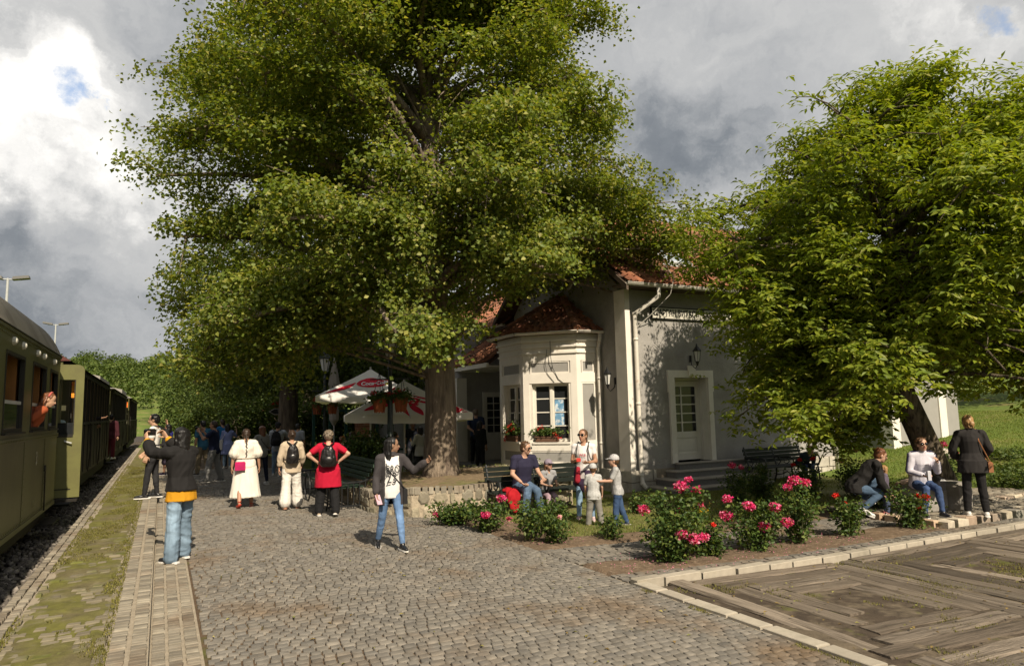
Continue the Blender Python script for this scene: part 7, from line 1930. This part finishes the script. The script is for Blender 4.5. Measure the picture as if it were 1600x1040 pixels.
def held(name, p, arm, label, cat, dims, matn, d=.10, off=(0, 0, 0), yaw=0.0, tilt=0.0):
    S0, E, Wr, f, pn, sd = p.arms[arm]; c = p.W(Wr + f * d * p.k + Vector(off)); mb = MB(); mb.cbox(-dims[0] / 2, dims[0] / 2, -dims[1] / 2, dims[1] / 2, -dims[2] / 2, dims[2] / 2, min(dims) * .2)
    M3 = p.R @ Matrix.Rotation(rad(yaw), 3, 'Z') @ Matrix.Rotation(rad(tilt), 3, 'X'); mb.v = [tuple(M3 @ Vector(v) + c) for v in mb.v]
    return tag(mb.build(name, matn), label, cat)
def shoulder_bag(p, label, col, sd, z, dims, kind='leather', strap=True, side=.0, fwd_=0.0, cross=False):
    t = thing('shoulder_bag', label, 'bag', p.W(p.pel)); k = p.k; c = p.pel + p.up * z * k + p.rt * sd * ((.20 + side) * k * p.b ** .7) + p.fw * fwd_
    mb = MB(); M3 = Matrix((p.rt, p.fw, p.up)).transposed(); mb.cbox(-dims[0] / 2, dims[0] / 2, -dims[1] / 2, dims[1] / 2, -dims[2] / 2, dims[2] / 2, .02); mb.v = [tuple(M3 @ Vector(v) + c) for v in mb.v]; p.tf(mb); mb.build('bag', cloth(col, kind), t)
    if strap:
        s0 = p.shc + p.rt * ((-sd if cross else sd) * p.shw * .55); mb = MB(); d = .14 * k * p.b ** .6
        mb.tube([c + p.up * dims[2] * .45 + p.fw * dims[1] * .4, s0 - p.up * .18 * k + p.fw * d, s0 + p.up * .055 * k, s0 - p.up * .15 * k - p.fw * d, c + p.up * dims[2] * .45 - p.fw * dims[1] * .4], .009, 5); p.tf(mb); mb.build('strap', cloth(col, kind), t)
    return t

G1 = 'people walking on the forecourt'
mat('phone_black', (.01, .01, .012), .2, 0, spec=.6)
mat('phone_pink', (.55, .36, .42), .35, 0)
# ---- woman in the black sweater photographing the train
p = Person('woman in black sweater, yellow hem and wide jeans photographing the train', .26, 9.95, 1.70, -38, lean=2, legs={'L': (-3, 5, 0, 0), 'R': (9, 4, 3, 0)}, arms={'L': ((-.25, .85, .05), (.28, .75, .85), (.8, .1, .1)), 'R': ((.05, .95, .02), (-.45, .55, .95), (-.8, .1, .1))}, head=(10, -2), skin='asian', curl=1.0, vox=.010)
p.top((.55, .26, .012), 1.80, .016, hem=.13, flare=.012, name='undershirt', cuff=.006); p.top((.012, .011, .011), 1.60, .030, flare=.018, wr=.014, name='sweater', cuff=.012, zlo=.15)
p.trousers((.15, .215, .285), .012, .045, 1.02, wr=.010); p.shoes((.02, .02, .022), True); p.hair('shoulder', 'black'); p.face()
held('camera', p, 'L', 'dark camera raised by the woman in wide jeans', 'camera', (.13, .07, .09), 'phone_black', .09, (.10, .05, .02))
# ---- man in white T-shirt on the platform edge
p = Person('young man in white T-shirt and black jeans standing at the platform edge', -.13, 16.62, 1.78, -78, z=.135, female=False, lean=-2, legs={'L': (10, 3, 4, 0), 'R': (-4, 3, 2, 0)}, arms={'L': ((-.2, .0, -1), (-.05, .25, -1), (.9, 0, .1)), 'R': ((.15, .1, -1), (-.1, .6, -.7), (-.9, 0, .1))}, head=(0, 2), skin='asian')
p.top((.72, .70, .66), .5, .018, wr=.010); p.trousers((.018, .018, .02), .008, 0.0, .93); p.shoes((.015, .015, .016), True); p.hair('short', 'black'); p.face()
backpack(p, (.02, .02, .022), 'black backpack on the young man in the white T-shirt', (.28, .15, .40), 'plain')
# ---- woman behind with raised arm
p = Person('woman in blue and purple top raising an arm behind the platform photographers', .22, 24.8, 1.62, -60, z=.0, arms={'R': ((.5, .6, .45), (.3, .4, 1), (-.6, .4, 0)), 'L': ((-.2, .2, -1), (.1, .5, -.6), (.8, 0, 0))}, legs={'L': (4, 3, 2, 0), 'R': (-4, 4, 2, 0)}, skin='tan', vox=.016)
p.top((.05, .05, .28), .45, .02, wr=.01); p.trousers((.04, .03, .05), .03, .03, .10, 'plain'); p.shoes((.03, .02, .05)); p.hair('shoulder', 'black')
# ---- man in navy taking a photo, and the man in teal beside him
p = Person('man in navy T-shirt and grey trousers taking a photograph', 1.38, 21.64, 1.76, -70, female=False, build=1.08, legs={'L': (14, 6, 6, 0), 'R': (-10, 6, 4, 0)}, arms={'L': ((-.25, .7, -.55), (.25, .55, .85), (.8, 0, .1)), 'R': ((.2, .7, -.6), (-.25, .6, .85), (-.8, 0, .1))}, skin='tan', curl=1.0)
p.top((.012, .018, .05), .55, .02, wr=.009); p.trousers((.22, .22, .215), .02, .02, 1.0, 'plain', .01); p.shoes((.05, .05, .05)); p.hair('short', 'darkbrown'); p.face()
held('camera', p, 'L', 'black camera held by the man in navy', 'camera', (.13, .08, .1), 'phone_black', .09, (.08, .04, .02))
p = Person('man in teal shirt and khaki trousers behind the man in navy', 1.22, 24.4, 1.74, -30, female=False, legs={'L': (4, 4, 2, 0), 'R': (-4, 4, 2, 0)}, skin='tan', vox=.016)
p.top((.03, .12, .20), .6, .022); p.trousers((.20, .16, .10), .02, .01, 1.0, 'plain'); p.shoes((.04, .035, .03)); p.hair('short', 'black')
p = Person('man in bright blue shirt half hidden behind the man in navy', 2.05, 27.8, 1.78, -20, female=False, skin='tan', vox=.018)
p.top((.02, .16, .38), .6, .022); p.trousers((.05, .06, .08), .02); p.shoes((.03, .03, .03)); p.hair('short', 'darkbrown')
# ---- woman in lavender tunic
p = Person('woman in lavender blue tunic and pale jeans', 2.20, 27.4, 1.62, 20, legs={'L': (4, 3, 2, 0), 'R': (-4, 3, 2, 0)}, arms={'R': ((.3, .6, -.5), (-.1, .5, .8), (-.7, 0, .2)), 'L': ((-.25, -.05, -1), (.0, .4, -.9), (.9, 0, 0))}, skin='asian', vox=.015)
p.top((.22, .26, .48), 1.0, .02, hem=.34, flare=.03, wr=.012, name='tunic'); p.trousers((.22, .32, .42), .008, 0, .97); p.shoes((.6, .58, .5)); p.hair('shoulder', 'black')
shoulder_bag(p, 'pale cloth shoulder bag of the woman in lavender', (.55, .53, .50), -1, .02, (.10, .30, .36), 'plain')
# ---- woman in the white dress with a braid
p = Person('woman in long white dress with a dark braid walking away', 1.58, 15.25, 1.60, 2, build=1.20, legs={'L': (-14, 3, 16, 30), 'R': (9, 3, 3, 0)}, arms={'L': ((-.30, -.05, -1), (-.10, .22, -1), (.95, 0, 0)), 'R': ((.30, .0, -1), (.12, .15, -1), (-.95, 0, 0))}, skin='tan', vox=.011)
p.top((.70, .66, .58), .80, .026, wr=.010, name='bodice', cuff=.045); p.skirt((.72, .68, .60), .62, .13, wr=.014, name='dress'); p.sandals((.45, .05, .03)); p.hair('braid', 'darkbrown')
mb = MB(); X, Y = Vector((1, 0, 0)), Vector((0, 1, 0)); mb.loft([(p.pel + p.up * .165 * p.k, X, Y, .155 * p.k * p.b + .012, .115 * p.k * p.b + .016), (p.pel + p.up * .19 * p.k, X, Y, .155 * p.k * p.b + .012, .115 * p.k * p.b + .016)], 18); p.raw('belt', mb, cloth((.55, .50, .42)))
shoulder_bag(p, 'small magenta handbag at the hip of the woman in white', (.42, .012, .10), -1, .02, (.20, .07, .17), strap=False, side=-.09, fwd_=-.20)
# ---- woman with long auburn hair, striped grey shirt
p = Person('woman with long auburn hair, grey striped shirt and dark jeans', 2.52, 20.3, 1.62, -25, legs={'L': (4, 3, 2, 0), 'R': (-5, 3, 2, 0)}, arms={'L': ((-.25, .45, -.8), (.25, .8, .4), (.8, 0, .2)), 'R': ((.25, .2, -1), (-.2, .7, .3), (-.8, 0, .2))}, vox=.013)
p.top((.25, .25, .24), 1.7, .016, 'marl'); p.trousers((.015, .02, .04), .008, 0, .97); p.shoes((.55, .53, .50)); p.hair('long', 'auburn')
shoulder_bag(p, 'thin dark crossbody bag on the woman with auburn hair', (.02, .02, .02), 1, .05, (.05, .16, .14), cross=True)
# ---- person in black cap with backpack
p = Person('person in black cap and pale shirt with a black backpack', 3.35, 23.2, 1.72, 20, female=False, legs={'L': (10, 4, 3, 0), 'R': (-12, 4, 6, 0)}, arms={'R': ((.4, .5, -.5), (-.1, .7, .5), (-.8, 0, 0)), 'L': ((-.2, .0, -1), (0, .2, -1), (.9, 0, 0))}, vox=.015, skin='tan')
p.top((.33, .35, .38), 1.6, .018); p.trousers((.16, .23, .32), .012, 0, .97); p.shoes((.4, .4, .38)); p.hair('short', 'black'); p.cap((.015, .015, .016))
backpack(p, (.012, .012, .014), 'large black backpack on the person in the black cap', (.32, .18, .46), 'plain')
# ---- woman in cream top, leather backpack
p = Person('woman in cream top and wide white trousers with a bun', 2.38, 14.55, 1.58, 4, build=1.02, legs={'L': (-8, 4, 10, 14), 'R': (8, 4, 3, 0)}, arms={'L': ((-.28, -.02, -1), (-.05, .3, -1), (.95, 0, 0)), 'R': ((.26, .05, -1), (-.05, .55, -.8), (-.95, 0, 0))}, skin='tan', vox=.011)
p.top((.50, .41, .30), 1.65, .024, wr=.010, hem=.10); p.trousers((.66, .63, .58), .020, .060, .86, 'plain', .008); p.sandals((.40, .20, .12)); p.hair('bun', 'darkbrown')
backpack(p, (.014, .012, .012), 'slouchy black leather backpack on the woman in cream', (.24, .13, .37))
p = Person('person in grey striped shirt behind the woman in cream', 4.15, 24.2, 1.68, 30, vox=.016, skin='tan')
p.top((.30, .32, .36), .8, .018, 'marl'); p.trousers((.03, .03, .04), .01); p.shoes((.05, .05, .05)); p.hair('short', 'black')
# ---- woman in red, hands on hips
p = Person('woman in crimson tunic and black trousers with hands on her hips', 2.84, 13.27, 1.58, 12, build=1.22, legs={'L': (2, 6, 2, 0), 'R': (-6, 4, 6, 14)}, arms={'L': ((-.85, -.15, -.60), (.75, .25, -.62), (.3, .6, -.5)), 'R': ((.85, -.15, -.60), (-.75, .25, -.62), (-.3, .6, -.5))}, vox=.011, curl=.8)
p.top((.42, .006, .03), .60, .018, hem=.30, flare=.022, wr=.009, name='tunic'); p.trousers((.010, .010, .011), .022, .02, .98, 'plain'); p.shoes((.50, .40, .30), True); p.hair('curly', 'greybrown')
backpack(p, (.010, .009, .009), 'black leather backpack on the woman in crimson', (.29, .15, .38))
# ---- woman in open dark jacket looking right
p = Person('woman in open charcoal jacket, white printed T-shirt and jeans, pointing right', 2.92, 9.55, 1.58, 184, legs={'L': (18, 3, 6, 0), 'R': (-14, 4, 12, 16)}, arms={'R': ((.22, .02, -1), (.10, .45, -1), (-.6, -.4, 0)), 'L': ((-.70, .10, -.75), (-.60, .60, .55), (.3, .6, .3))}, head=(-78, 2), skin='brown', curl=.9, vox=.0095)
p.top((.70, .68, .66), .4, .010, wr=.005); p.jacket((.045, .040, .042), .020, hem=.20, gap=1.15, wr=.010); p.trousers((.11, .19, .34), .004, 0, .93); p.shoes((.012, .012, .013), True); p.hair('shoulder', 'black'); p.face()
p.print_on('BRO', .16, (.03, .03, .032), .33, -.0, .62); p.print_on('23', .21, (.03, .03, .032), .20, .02, .75)
held('phone', p, 'R', 'pale pink phone in the right hand of the woman in the charcoal jacket', 'phone', (.075, .012, .145), 'phone_pink', .08, (-.03, .02, -.02), 20, 30)
shoulder_bag(p, 'dark crossbody bag of the woman in the charcoal jacket', (.015, .015, .016), -1, -.08, (.06, .20, .22), 'plain', cross=True)
# ---- cafe guests
p = Person('guest with red hair in dark purple seated at the cafe', 5.0, 21.4, 1.66, 120, legs={'L': (88, 5, 85, 0), 'R': (88, 5, 85, 0)}, vox=.018)
p.top((.07, .02, .06), .6, .018); p.trousers((.03, .03, .035), .01); p.hair('curly', 'red'); p.shoes((.03, .03, .03))
p = Person('guest in dark olive leaning over a cafe table', 5.0, 19.2, 1.64, -20, lean=40, legs={'L': (10, 4, 12, 0), 'R': (0, 4, 10, 0)}, arms={'R': ((.2, .5, -1), (.0, .3, -1), (-.9, 0, 0)), 'L': ((-.2, .5, -1), (.0, .3, -1), (.9, 0, 0))}, skin='tan', vox=.018)
p.top((.05, .035, .015), .7, .02); p.trousers((.035, .03, .022), .012); p.hair('long', 'darkbrown'); p.shoes((.03, .03, .03))
p = Person('bearded guest seated behind the nearest street lamp', 6.1, 21.8, 1.78, 150, z=-.17, female=False, legs={'L': (88, 5, 85, 0), 'R': (88, 5, 85, 0)}, arms={'L': ((-.3, .3, -1), (.6, .5, 1), (.5, 0, 0))}, skin='tan', vox=.016)
p.top((.03, .03, .03), .6, .018); p.trousers((.04, .04, .05), .01); p.hair('short', 'black'); p.face(); p.shoes((.03, .03, .03))
p = Person('guest in olive shirt right of the nearest street lamp', 6.6, 21.2, 1.70, 90, female=False, legs={'L': (88, 5, 85, 0), 'R': (88, 5, 85, 0)}, z=-.10, skin='tan', vox=.018)
p.top((.10, .095, .03), .6, .018); p.trousers((.04, .04, .05), .01); p.hair('curly', 'black'); p.shoes((.03, .03, .03))
p = Person('man in dark polo with glasses beside the big trunk', 7.55, 22.2, 1.80, 190, female=False, skin='brown', vox=.016)
p.top((.015, .018, .03), .6, .018); p.trousers((.03, .03, .035), .012); p.hair('short', 'black'); p.face(); p.shoes((.03, .03, .03))
p = Person('woman in white blouse and dark trousers left of the big trunk', 7.25, 20.6, 1.62, -20, arms={'L': ((-.3, .3, -1), (.3, .8, .5), (.8, 0, 0))}, skin='tan', vox=.015)
p.top((.55, .53, .52), 1.5, .022, hem=.14, flare=.01); p.trousers((.02, .02, .022), .014); p.hair('bob', 'black'); p.shoes((.1, .08, .07))
p = Person('man in navy polo with hands clasped behind his back on the porch', 9.30, 20.9, 1.80, 20, z=.10, female=False, build=1.05, arms={'L': ((-.22, -.35, -1), (.65, -.45, -.5), (0, -1, 0)), 'R': ((.22, -.35, -1), (-.65, -.45, -.5), (0, -1, 0))}, skin='light', vox=.014)
p.top((.025, .04, .09), .6, .018); p.trousers((.010, .010, .014), .014, 0, .98, 'plain'); p.hair('short', 'greybrown'); p.shoes((.02, .02, .02), False)
p = Person('woman in black standing beside the porch steps', 8.85, 19.6, 1.62, 60, z=-.10, arms={'L': ((-.2, .3, -1), (.3, .8, .0), (.7, 0, 0))}, skin='tan', vox=.015)
p.top((.012, .012, .013), 1.6, .016); p.trousers((.010, .010, .011), .008, 0, .97, 'plain'); p.hair('bob', 'black'); p.shoes((.02, .02, .02), False)
# ---- family at the bench
SEAT = .245
p = Person('man in navy T-shirt and sunglasses seated on the dark bench', 6.30, 12.02, 1.80, 178, z=-.215, female=False, build=1.08, lean=12, legs={'L': (80, 10, 76, 0), 'R': (84, 9, 84, 0)}, arms={'R': ((.28, .35, -1), (-.25, .95, -.35), (-.5, 0, .6)), 'L': ((-.28, .45, -.9), (.15, .95, -.2), (.5, 0, .6))}, head=(-30, 0), skin='light', vox=.0105, curl=.9)
p.top((.022, .020, .045), .55, .018, wr=.008); p.trousers((.075, .12, .19), .014, .01, .98); p.shoes((.02, .025, .04), True); p.hair('short', 'brown'); p.face('hair_brown', True)
p = Person('girl in grey T-shirt, purple cap and mauve trousers on the bench', 6.83, 11.96, 1.28, 186, z=-.215, child=True, lean=14, legs={'L': (74, 6, 66, 0), 'R': (78, 10, 50, 0)}, arms={'R': ((.22, .35, -1), (-.3, .9, .1), (-.5, 0, .6)), 'L': ((-.22, .35, -1), (.3, .9, .1), (.5, 0, .6))}, head=(-10, -22), skin='light', vox=.010, curl=.9)
p.top((.27, .27, .28), .55, .014, wr=.006); p.trousers((.34, .24, .28), .010, .008, .96, 'plain'); p.shoes((.05, .05, .06), True); p.hair('shoulder', 'brown'); p.face('hair_brown'); p.cap((.24, .20, .25))
for L_ in ('L', 'R'):
    pass
# seat height: lift seated figures so they rest on the slats
p = Person('mother in white T-shirt and sunglasses standing beside the boys', 6.95, 10.75, 1.68, 222, legs={'L': (4, 4, 3, 0), 'R': (-3, 4, 2, 0)}, lean=4, arms={'R': ((.20, .12, -1), (-.35, .85, .15), (-.5, 0, .6)), 'L': ((-.20, .10, -1), (.40, .90, .05), (.5, 0, .6))}, head=(18, -8), skin='tan', vox=.0105, curl=.9)
p.top((.68, .65, .64), .4, .012, wr=.005); p.trousers((.20, .30, .42), .005, 0, .95); p.shoes((.55, .40, .40), True); p.hair('pony', 'brown'); p.face('hair_brown', True); p.print_on('ACE', .075, (.45, .02, .04), .35, 0, .9)
k_ = p.k; mb = MB(); X, Y = Vector((1, 0, 0)), Vector((0, 1, 0))
mb.loft([(p.pel + Vector((0, -.01, .14 * k_)), X, Y, .16 * k_, .125 * k_), (p.pel + Vector((0, -.02, .04 * k_)), X, Y, .195 * k_, .15 * k_), (p.pel + Vector((0.03, -.05, -.20 * k_)), X, Y, .20 * k_, .14 * k_), (p.pel + Vector((-.02, -.06, -.34 * k_)), X, Y, .16 * k_, .10 * k_)], 16); p.part('tied_sweater', mb, cloth((.05, .03, .065)), None, 2, .012)
mb = MB(); mb.caps(p.pel + Vector((.10, .12, .09)), p.pel + Vector((.12, .12, -.12)), .04, .06); p.part('tied_sleeve', mb, cloth((.30, .015, .03)), None, 2, .01)
backpack(p, (.035, .038, .03), 'dark olive backpack on the mother in the white T-shirt', (.27, .15, .40), 'plain')
held('snack', p, 'R', 'small red snack in the hands of the mother', 'snack', (.07, .05, .06), cloth((.60, .05, .04)), .10, (-.05, .03, .02))
p = Person('small boy in grey camouflage T-shirt, grey trousers and red shoes', 6.70, 10.10, 1.10, 34, child=True, lean=10, legs={'L': (2, 6, 2, 0), 'R': (-2, 8, 2, 0)}, arms={'R': ((.25, .25, -1), (.0, .6, -.8), (-.9, 0, 0)), 'L': ((-.25, .25, -1), (.0, .6, -.8), (.9, 0, 0))}, head=(10, -14), vox=.009)
p.top((.40, .40, .39), .65, .016, 'camo', hem=.05); p.trousers((.20, .19, .17), .016, .012, .98, 'plain', .008); p.shoes((.50, .03, .04), True); p.hair('short', 'brown'); p.cap((.40, .40, .40), True, 'camo')
p = Person('taller boy in grey T-shirt, pale cap and dark blue jeans', 7.12, 9.98, 1.26, -58, child=True, lean=4, legs={'L': (10, 4, 8, 0), 'R': (-10, 4, 10, 0)}, arms={'L': ((-.1, .55, -.9), (.0, .98, .05), (.6, 0, .6)), 'R': ((.1, .5, -.9), (.0, .98, -.05), (-.6, 0, .6))}, head=(0, -8), vox=.009, curl=.9)
p.top((.36, .36, .36), .7, .014, 'camo', hem=.04); p.trousers((.03, .06, .13), .012, .01, .98); p.shoes((.03, .04, .08), True); p.hair('short', 'brown'); p.face('hair_brown'); p.cap((.44, .43, .44), True, 'camo')
rj = MB(); c = Vector((5.99, 11.86, .14))
for dx, dy, dz, a, b, e in ((0, .05, .14, .15, .17, .05), (.0, -.10, .03, .14, .045, .16), (.02, -.11, -.12, .11, .04, .14), (-.08, -.05, .06, .06, .10, .10)): rj.ball(c + Vector((dx, dy, dz)), a, b, e, 10, 8)
jk = put('jacket', fuse(rj, 'jacket', .011, cloth((.36, .008, .014)), 2, .022)); tag(jk, 'crumpled red jacket on the bench beside the seated man', 'jacket')
rock('bread_loaf', (5.95, 12.48, .42), (.28, .16, .12), 'round tan loaf shaped stone on the bed coping behind the bench', 'stone', 4, 'bed_soil')
# ---- group on the terrace
TZ = -.155
p = Person('man in black jacket and jeans crouching with a small child', 10.95, 8.22, 1.76, 128, z=TZ, female=False, lean=42, legs={'L': (110, 8, 140, 0), 'R': (78, 10, 128, 24)}, arms={'R': ((.1, .75, -.65), (-.25, .85, -.2), (-.7, 0, .3)), 'L': ((-.1, .8, -.6), (.2, .9, -.25), (.7, 0, .3))}, head=(0, -6), skin='light', vox=.011, curl=.9)
p.top((.016, .015, .015), 1.92, .026, wr=.012, name='jacket', cuff=.006, hem=.10, collar=True); p.trousers((.06, .10, .16), .012, 0, .95); p.shoes((.60, .58, .55), True); p.hair('short', 'auburn'); p.face('hair_auburn')
p = Person('blond toddler in dark clothes held by the crouching man', 11.50, 8.02, .86, -50, z=TZ, child=True, arms={'R': ((.2, .4, -1), (-.2, .8, .3), (-.8, 0, 0)), 'L': ((-.2, .4, -1), (.2, .8, .3), (.8, 0, 0))}, vox=.0095, head=(0, -8))
p.top((.12, .10, .14), 1.7, .014); p.trousers((.05, .07, .12), .014); p.shoes((.3, .1, .1), True); p.hair('bob', 'blond'); p.face('hair_blond')
p = Person('woman in white track jacket and sunglasses sitting on the stone block', 11.98, 7.68, 1.70, 212, z=TZ, lean=14, legs={'L': (82, 7, 82, 0), 'R': (82, 8, 80, 0)}, arms={'L': ((-.25, .40, -1), (.35, .55, .95), (.5, .3, .2)), 'R': ((.25, .35, -1), (-.45, .85, .0), (-.5, 0, .6))}, head=(0, -16), skin='light', vox=.0105, curl=.9)
p.top((.55, .53, .60), 1.92, .020, wr=.010, hem=.06, name='track_jacket', collar=True); p.trousers((.03, .055, .13), .006, 0, .94); p.shoes((.02, .02, .025), True); p.hair('short', 'brown'); p.hair('bob', 'brown'); p.face('hair_brown', True)
for nm in 'LR':
    S0, E, Wr, f, pn, sd = p.arms[nm]; o_ = p.rt * sd * .050 + p.up * .03 - p.fw * .0
    for q in (-.018, .018):
        mb = MB(); a = S0 + p.rt * sd * .062 + p.up * .035 + p.fw * q; mb.tube([p.neck + p.rt * sd * .06 + p.fw * q, S0 + p.up * .078 + p.fw * q, a, E + p.rt * sd * .062 + p.fw * q, Wr + p.rt * sd * .048 + p.fw * q], .008, 5); p.raw('stripe', mb, cloth((.02, .02, .06)))
held('drink', p, 'R', 'small bottle in the lap of the woman on the stone block', 'bottle', (.055, .055, .16), cloth((.5, .5, .55)), .10, (0, .02, .03))
shoulder_bag(p, 'black handbag beside the woman on the stone block', (.012, .012, .014), -1, .0, (.10, .24, .20), strap=False, side=.10, fwd_=.05)
p = Person('woman in black jacket and trousers standing on the terrace with fair hair tied back', 12.46, 6.98 + .06, 1.72, 46, z=TZ, legs={'L': (2, 3, 2, 0), 'R': (-2, 3, 2, 0)}, arms={'L': ((-.42, .10, -1), (.30, .65, -.55), (.8, 0, 0)), 'R': ((.42, .10, -1), (-.30, .65, -.55), (-.8, 0, 0))}, head=(-14, 4), skin='light', vox=.0105)
p.top((.020, .018, .018), 1.9, .030, wr=.010, hem=.16, flare=.022, name='jacket', cuff=.012, collar=True); p.trousers((.012, .011, .012), .010, .01, .93, 'plain'); p.shoes((.62, .60, .57), True, low=True); p.hair('lowbun', 'blond'); p.face('hair_blond')
shoulder_bag(p, 'small tan leather bag on the woman in black', (.30, .13, .06), 1, -.06, (.07, .20, .18), side=.04)
# ---- person bent over a phone on the shaded bench
p = Person('person in dark clothes bent forward on the shaded bench', 15.2, 12.95, 1.60, 200, lean=58, legs={'L': (84, 6, 80, 0), 'R': (84, 6, 80, 0)}, arms={'L': ((-.2, .5, -1), (.3, .8, -.2), (.7, 0, .3)), 'R': ((.2, .5, -1), (-.3, .8, -.2), (-.7, 0, .3))}, head=(0, -25), vox=.014, skin='light')
p.top((.03, .045, .055), 1.8, .018); p.trousers((.02, .03, .06), .01); p.shoes((.03, .03, .03)); p.hair('short', 'auburn')
# ---- passengers on the train
p = Person('girl with brown hair and headband leaning out of the carriage window', -1.97, 13.05, 1.66, 66, z=.72, lean=34, arms={'L': ((-.2, -.2, -1), (.3, .2, -1), (.7, 0, 0)), 'R': ((.2, -.3, -1), (-.3, .1, -1), (-.7, 0, 0))}, head=(30, 4), skin='asian', vox=.011)
p.top((.35, .08, .03), 1.0, .016); p.trousers((.03, .03, .05), .008); p.hair('shoulder', 'auburn'); p.face('hair_darkbrown')
mb = MB(); mb.tube([p.hp(.36 * math.cos(a), -.04, .13 + .40 * math.sin(a)) for a in np.linspace(.1, 3.04, 9)], .016, 5); p.raw('headband', mb, cloth((.5, .12, .10)))
p = Person('passenger standing inside the open carriage door in a pale top', -1.95, 16.75, 1.60, 150, z=.46, vox=.016, skin='asian')
p.top((.30, .40, .46), .6, .018); p.trousers((.10, .16, .22), .01); p.hair('long', 'black')
p = Person('passenger reaching an arm with a phone out of the plank carriage', -2.10, 24.2, 1.66, 90, z=.50, female=False, arms={'R': ((.1, 1, -.05), (0, 1, .12), (-.3, 0, 1)), 'L': ((-.3, .6, -1), (.3, .6, 0), (.7, 0, 0))}, vox=.016, skin='tan')
p.top((.02, .02, .024), 1.8, .018); p.trousers((.03, .03, .04), .01); p.hair('short', 'black')
p = Person('passenger in maroon jacket standing on the carriage step', -1.72, 30.75, 1.70, 20, z=.30, female=False, legs={'L': (6, 3, 4, 0), 'R': (-4, 3, 2, 0)}, vox=.016, skin='tan')
p.top((.055, .012, .018), 1.9, .03, hem=.12); p.trousers((.10, .012, .022), .02, .01, .97, 'plain'); p.shoes((.6, .6, .58)); p.hair('short', 'black')

bpy.data.scenes.remove(_TS)
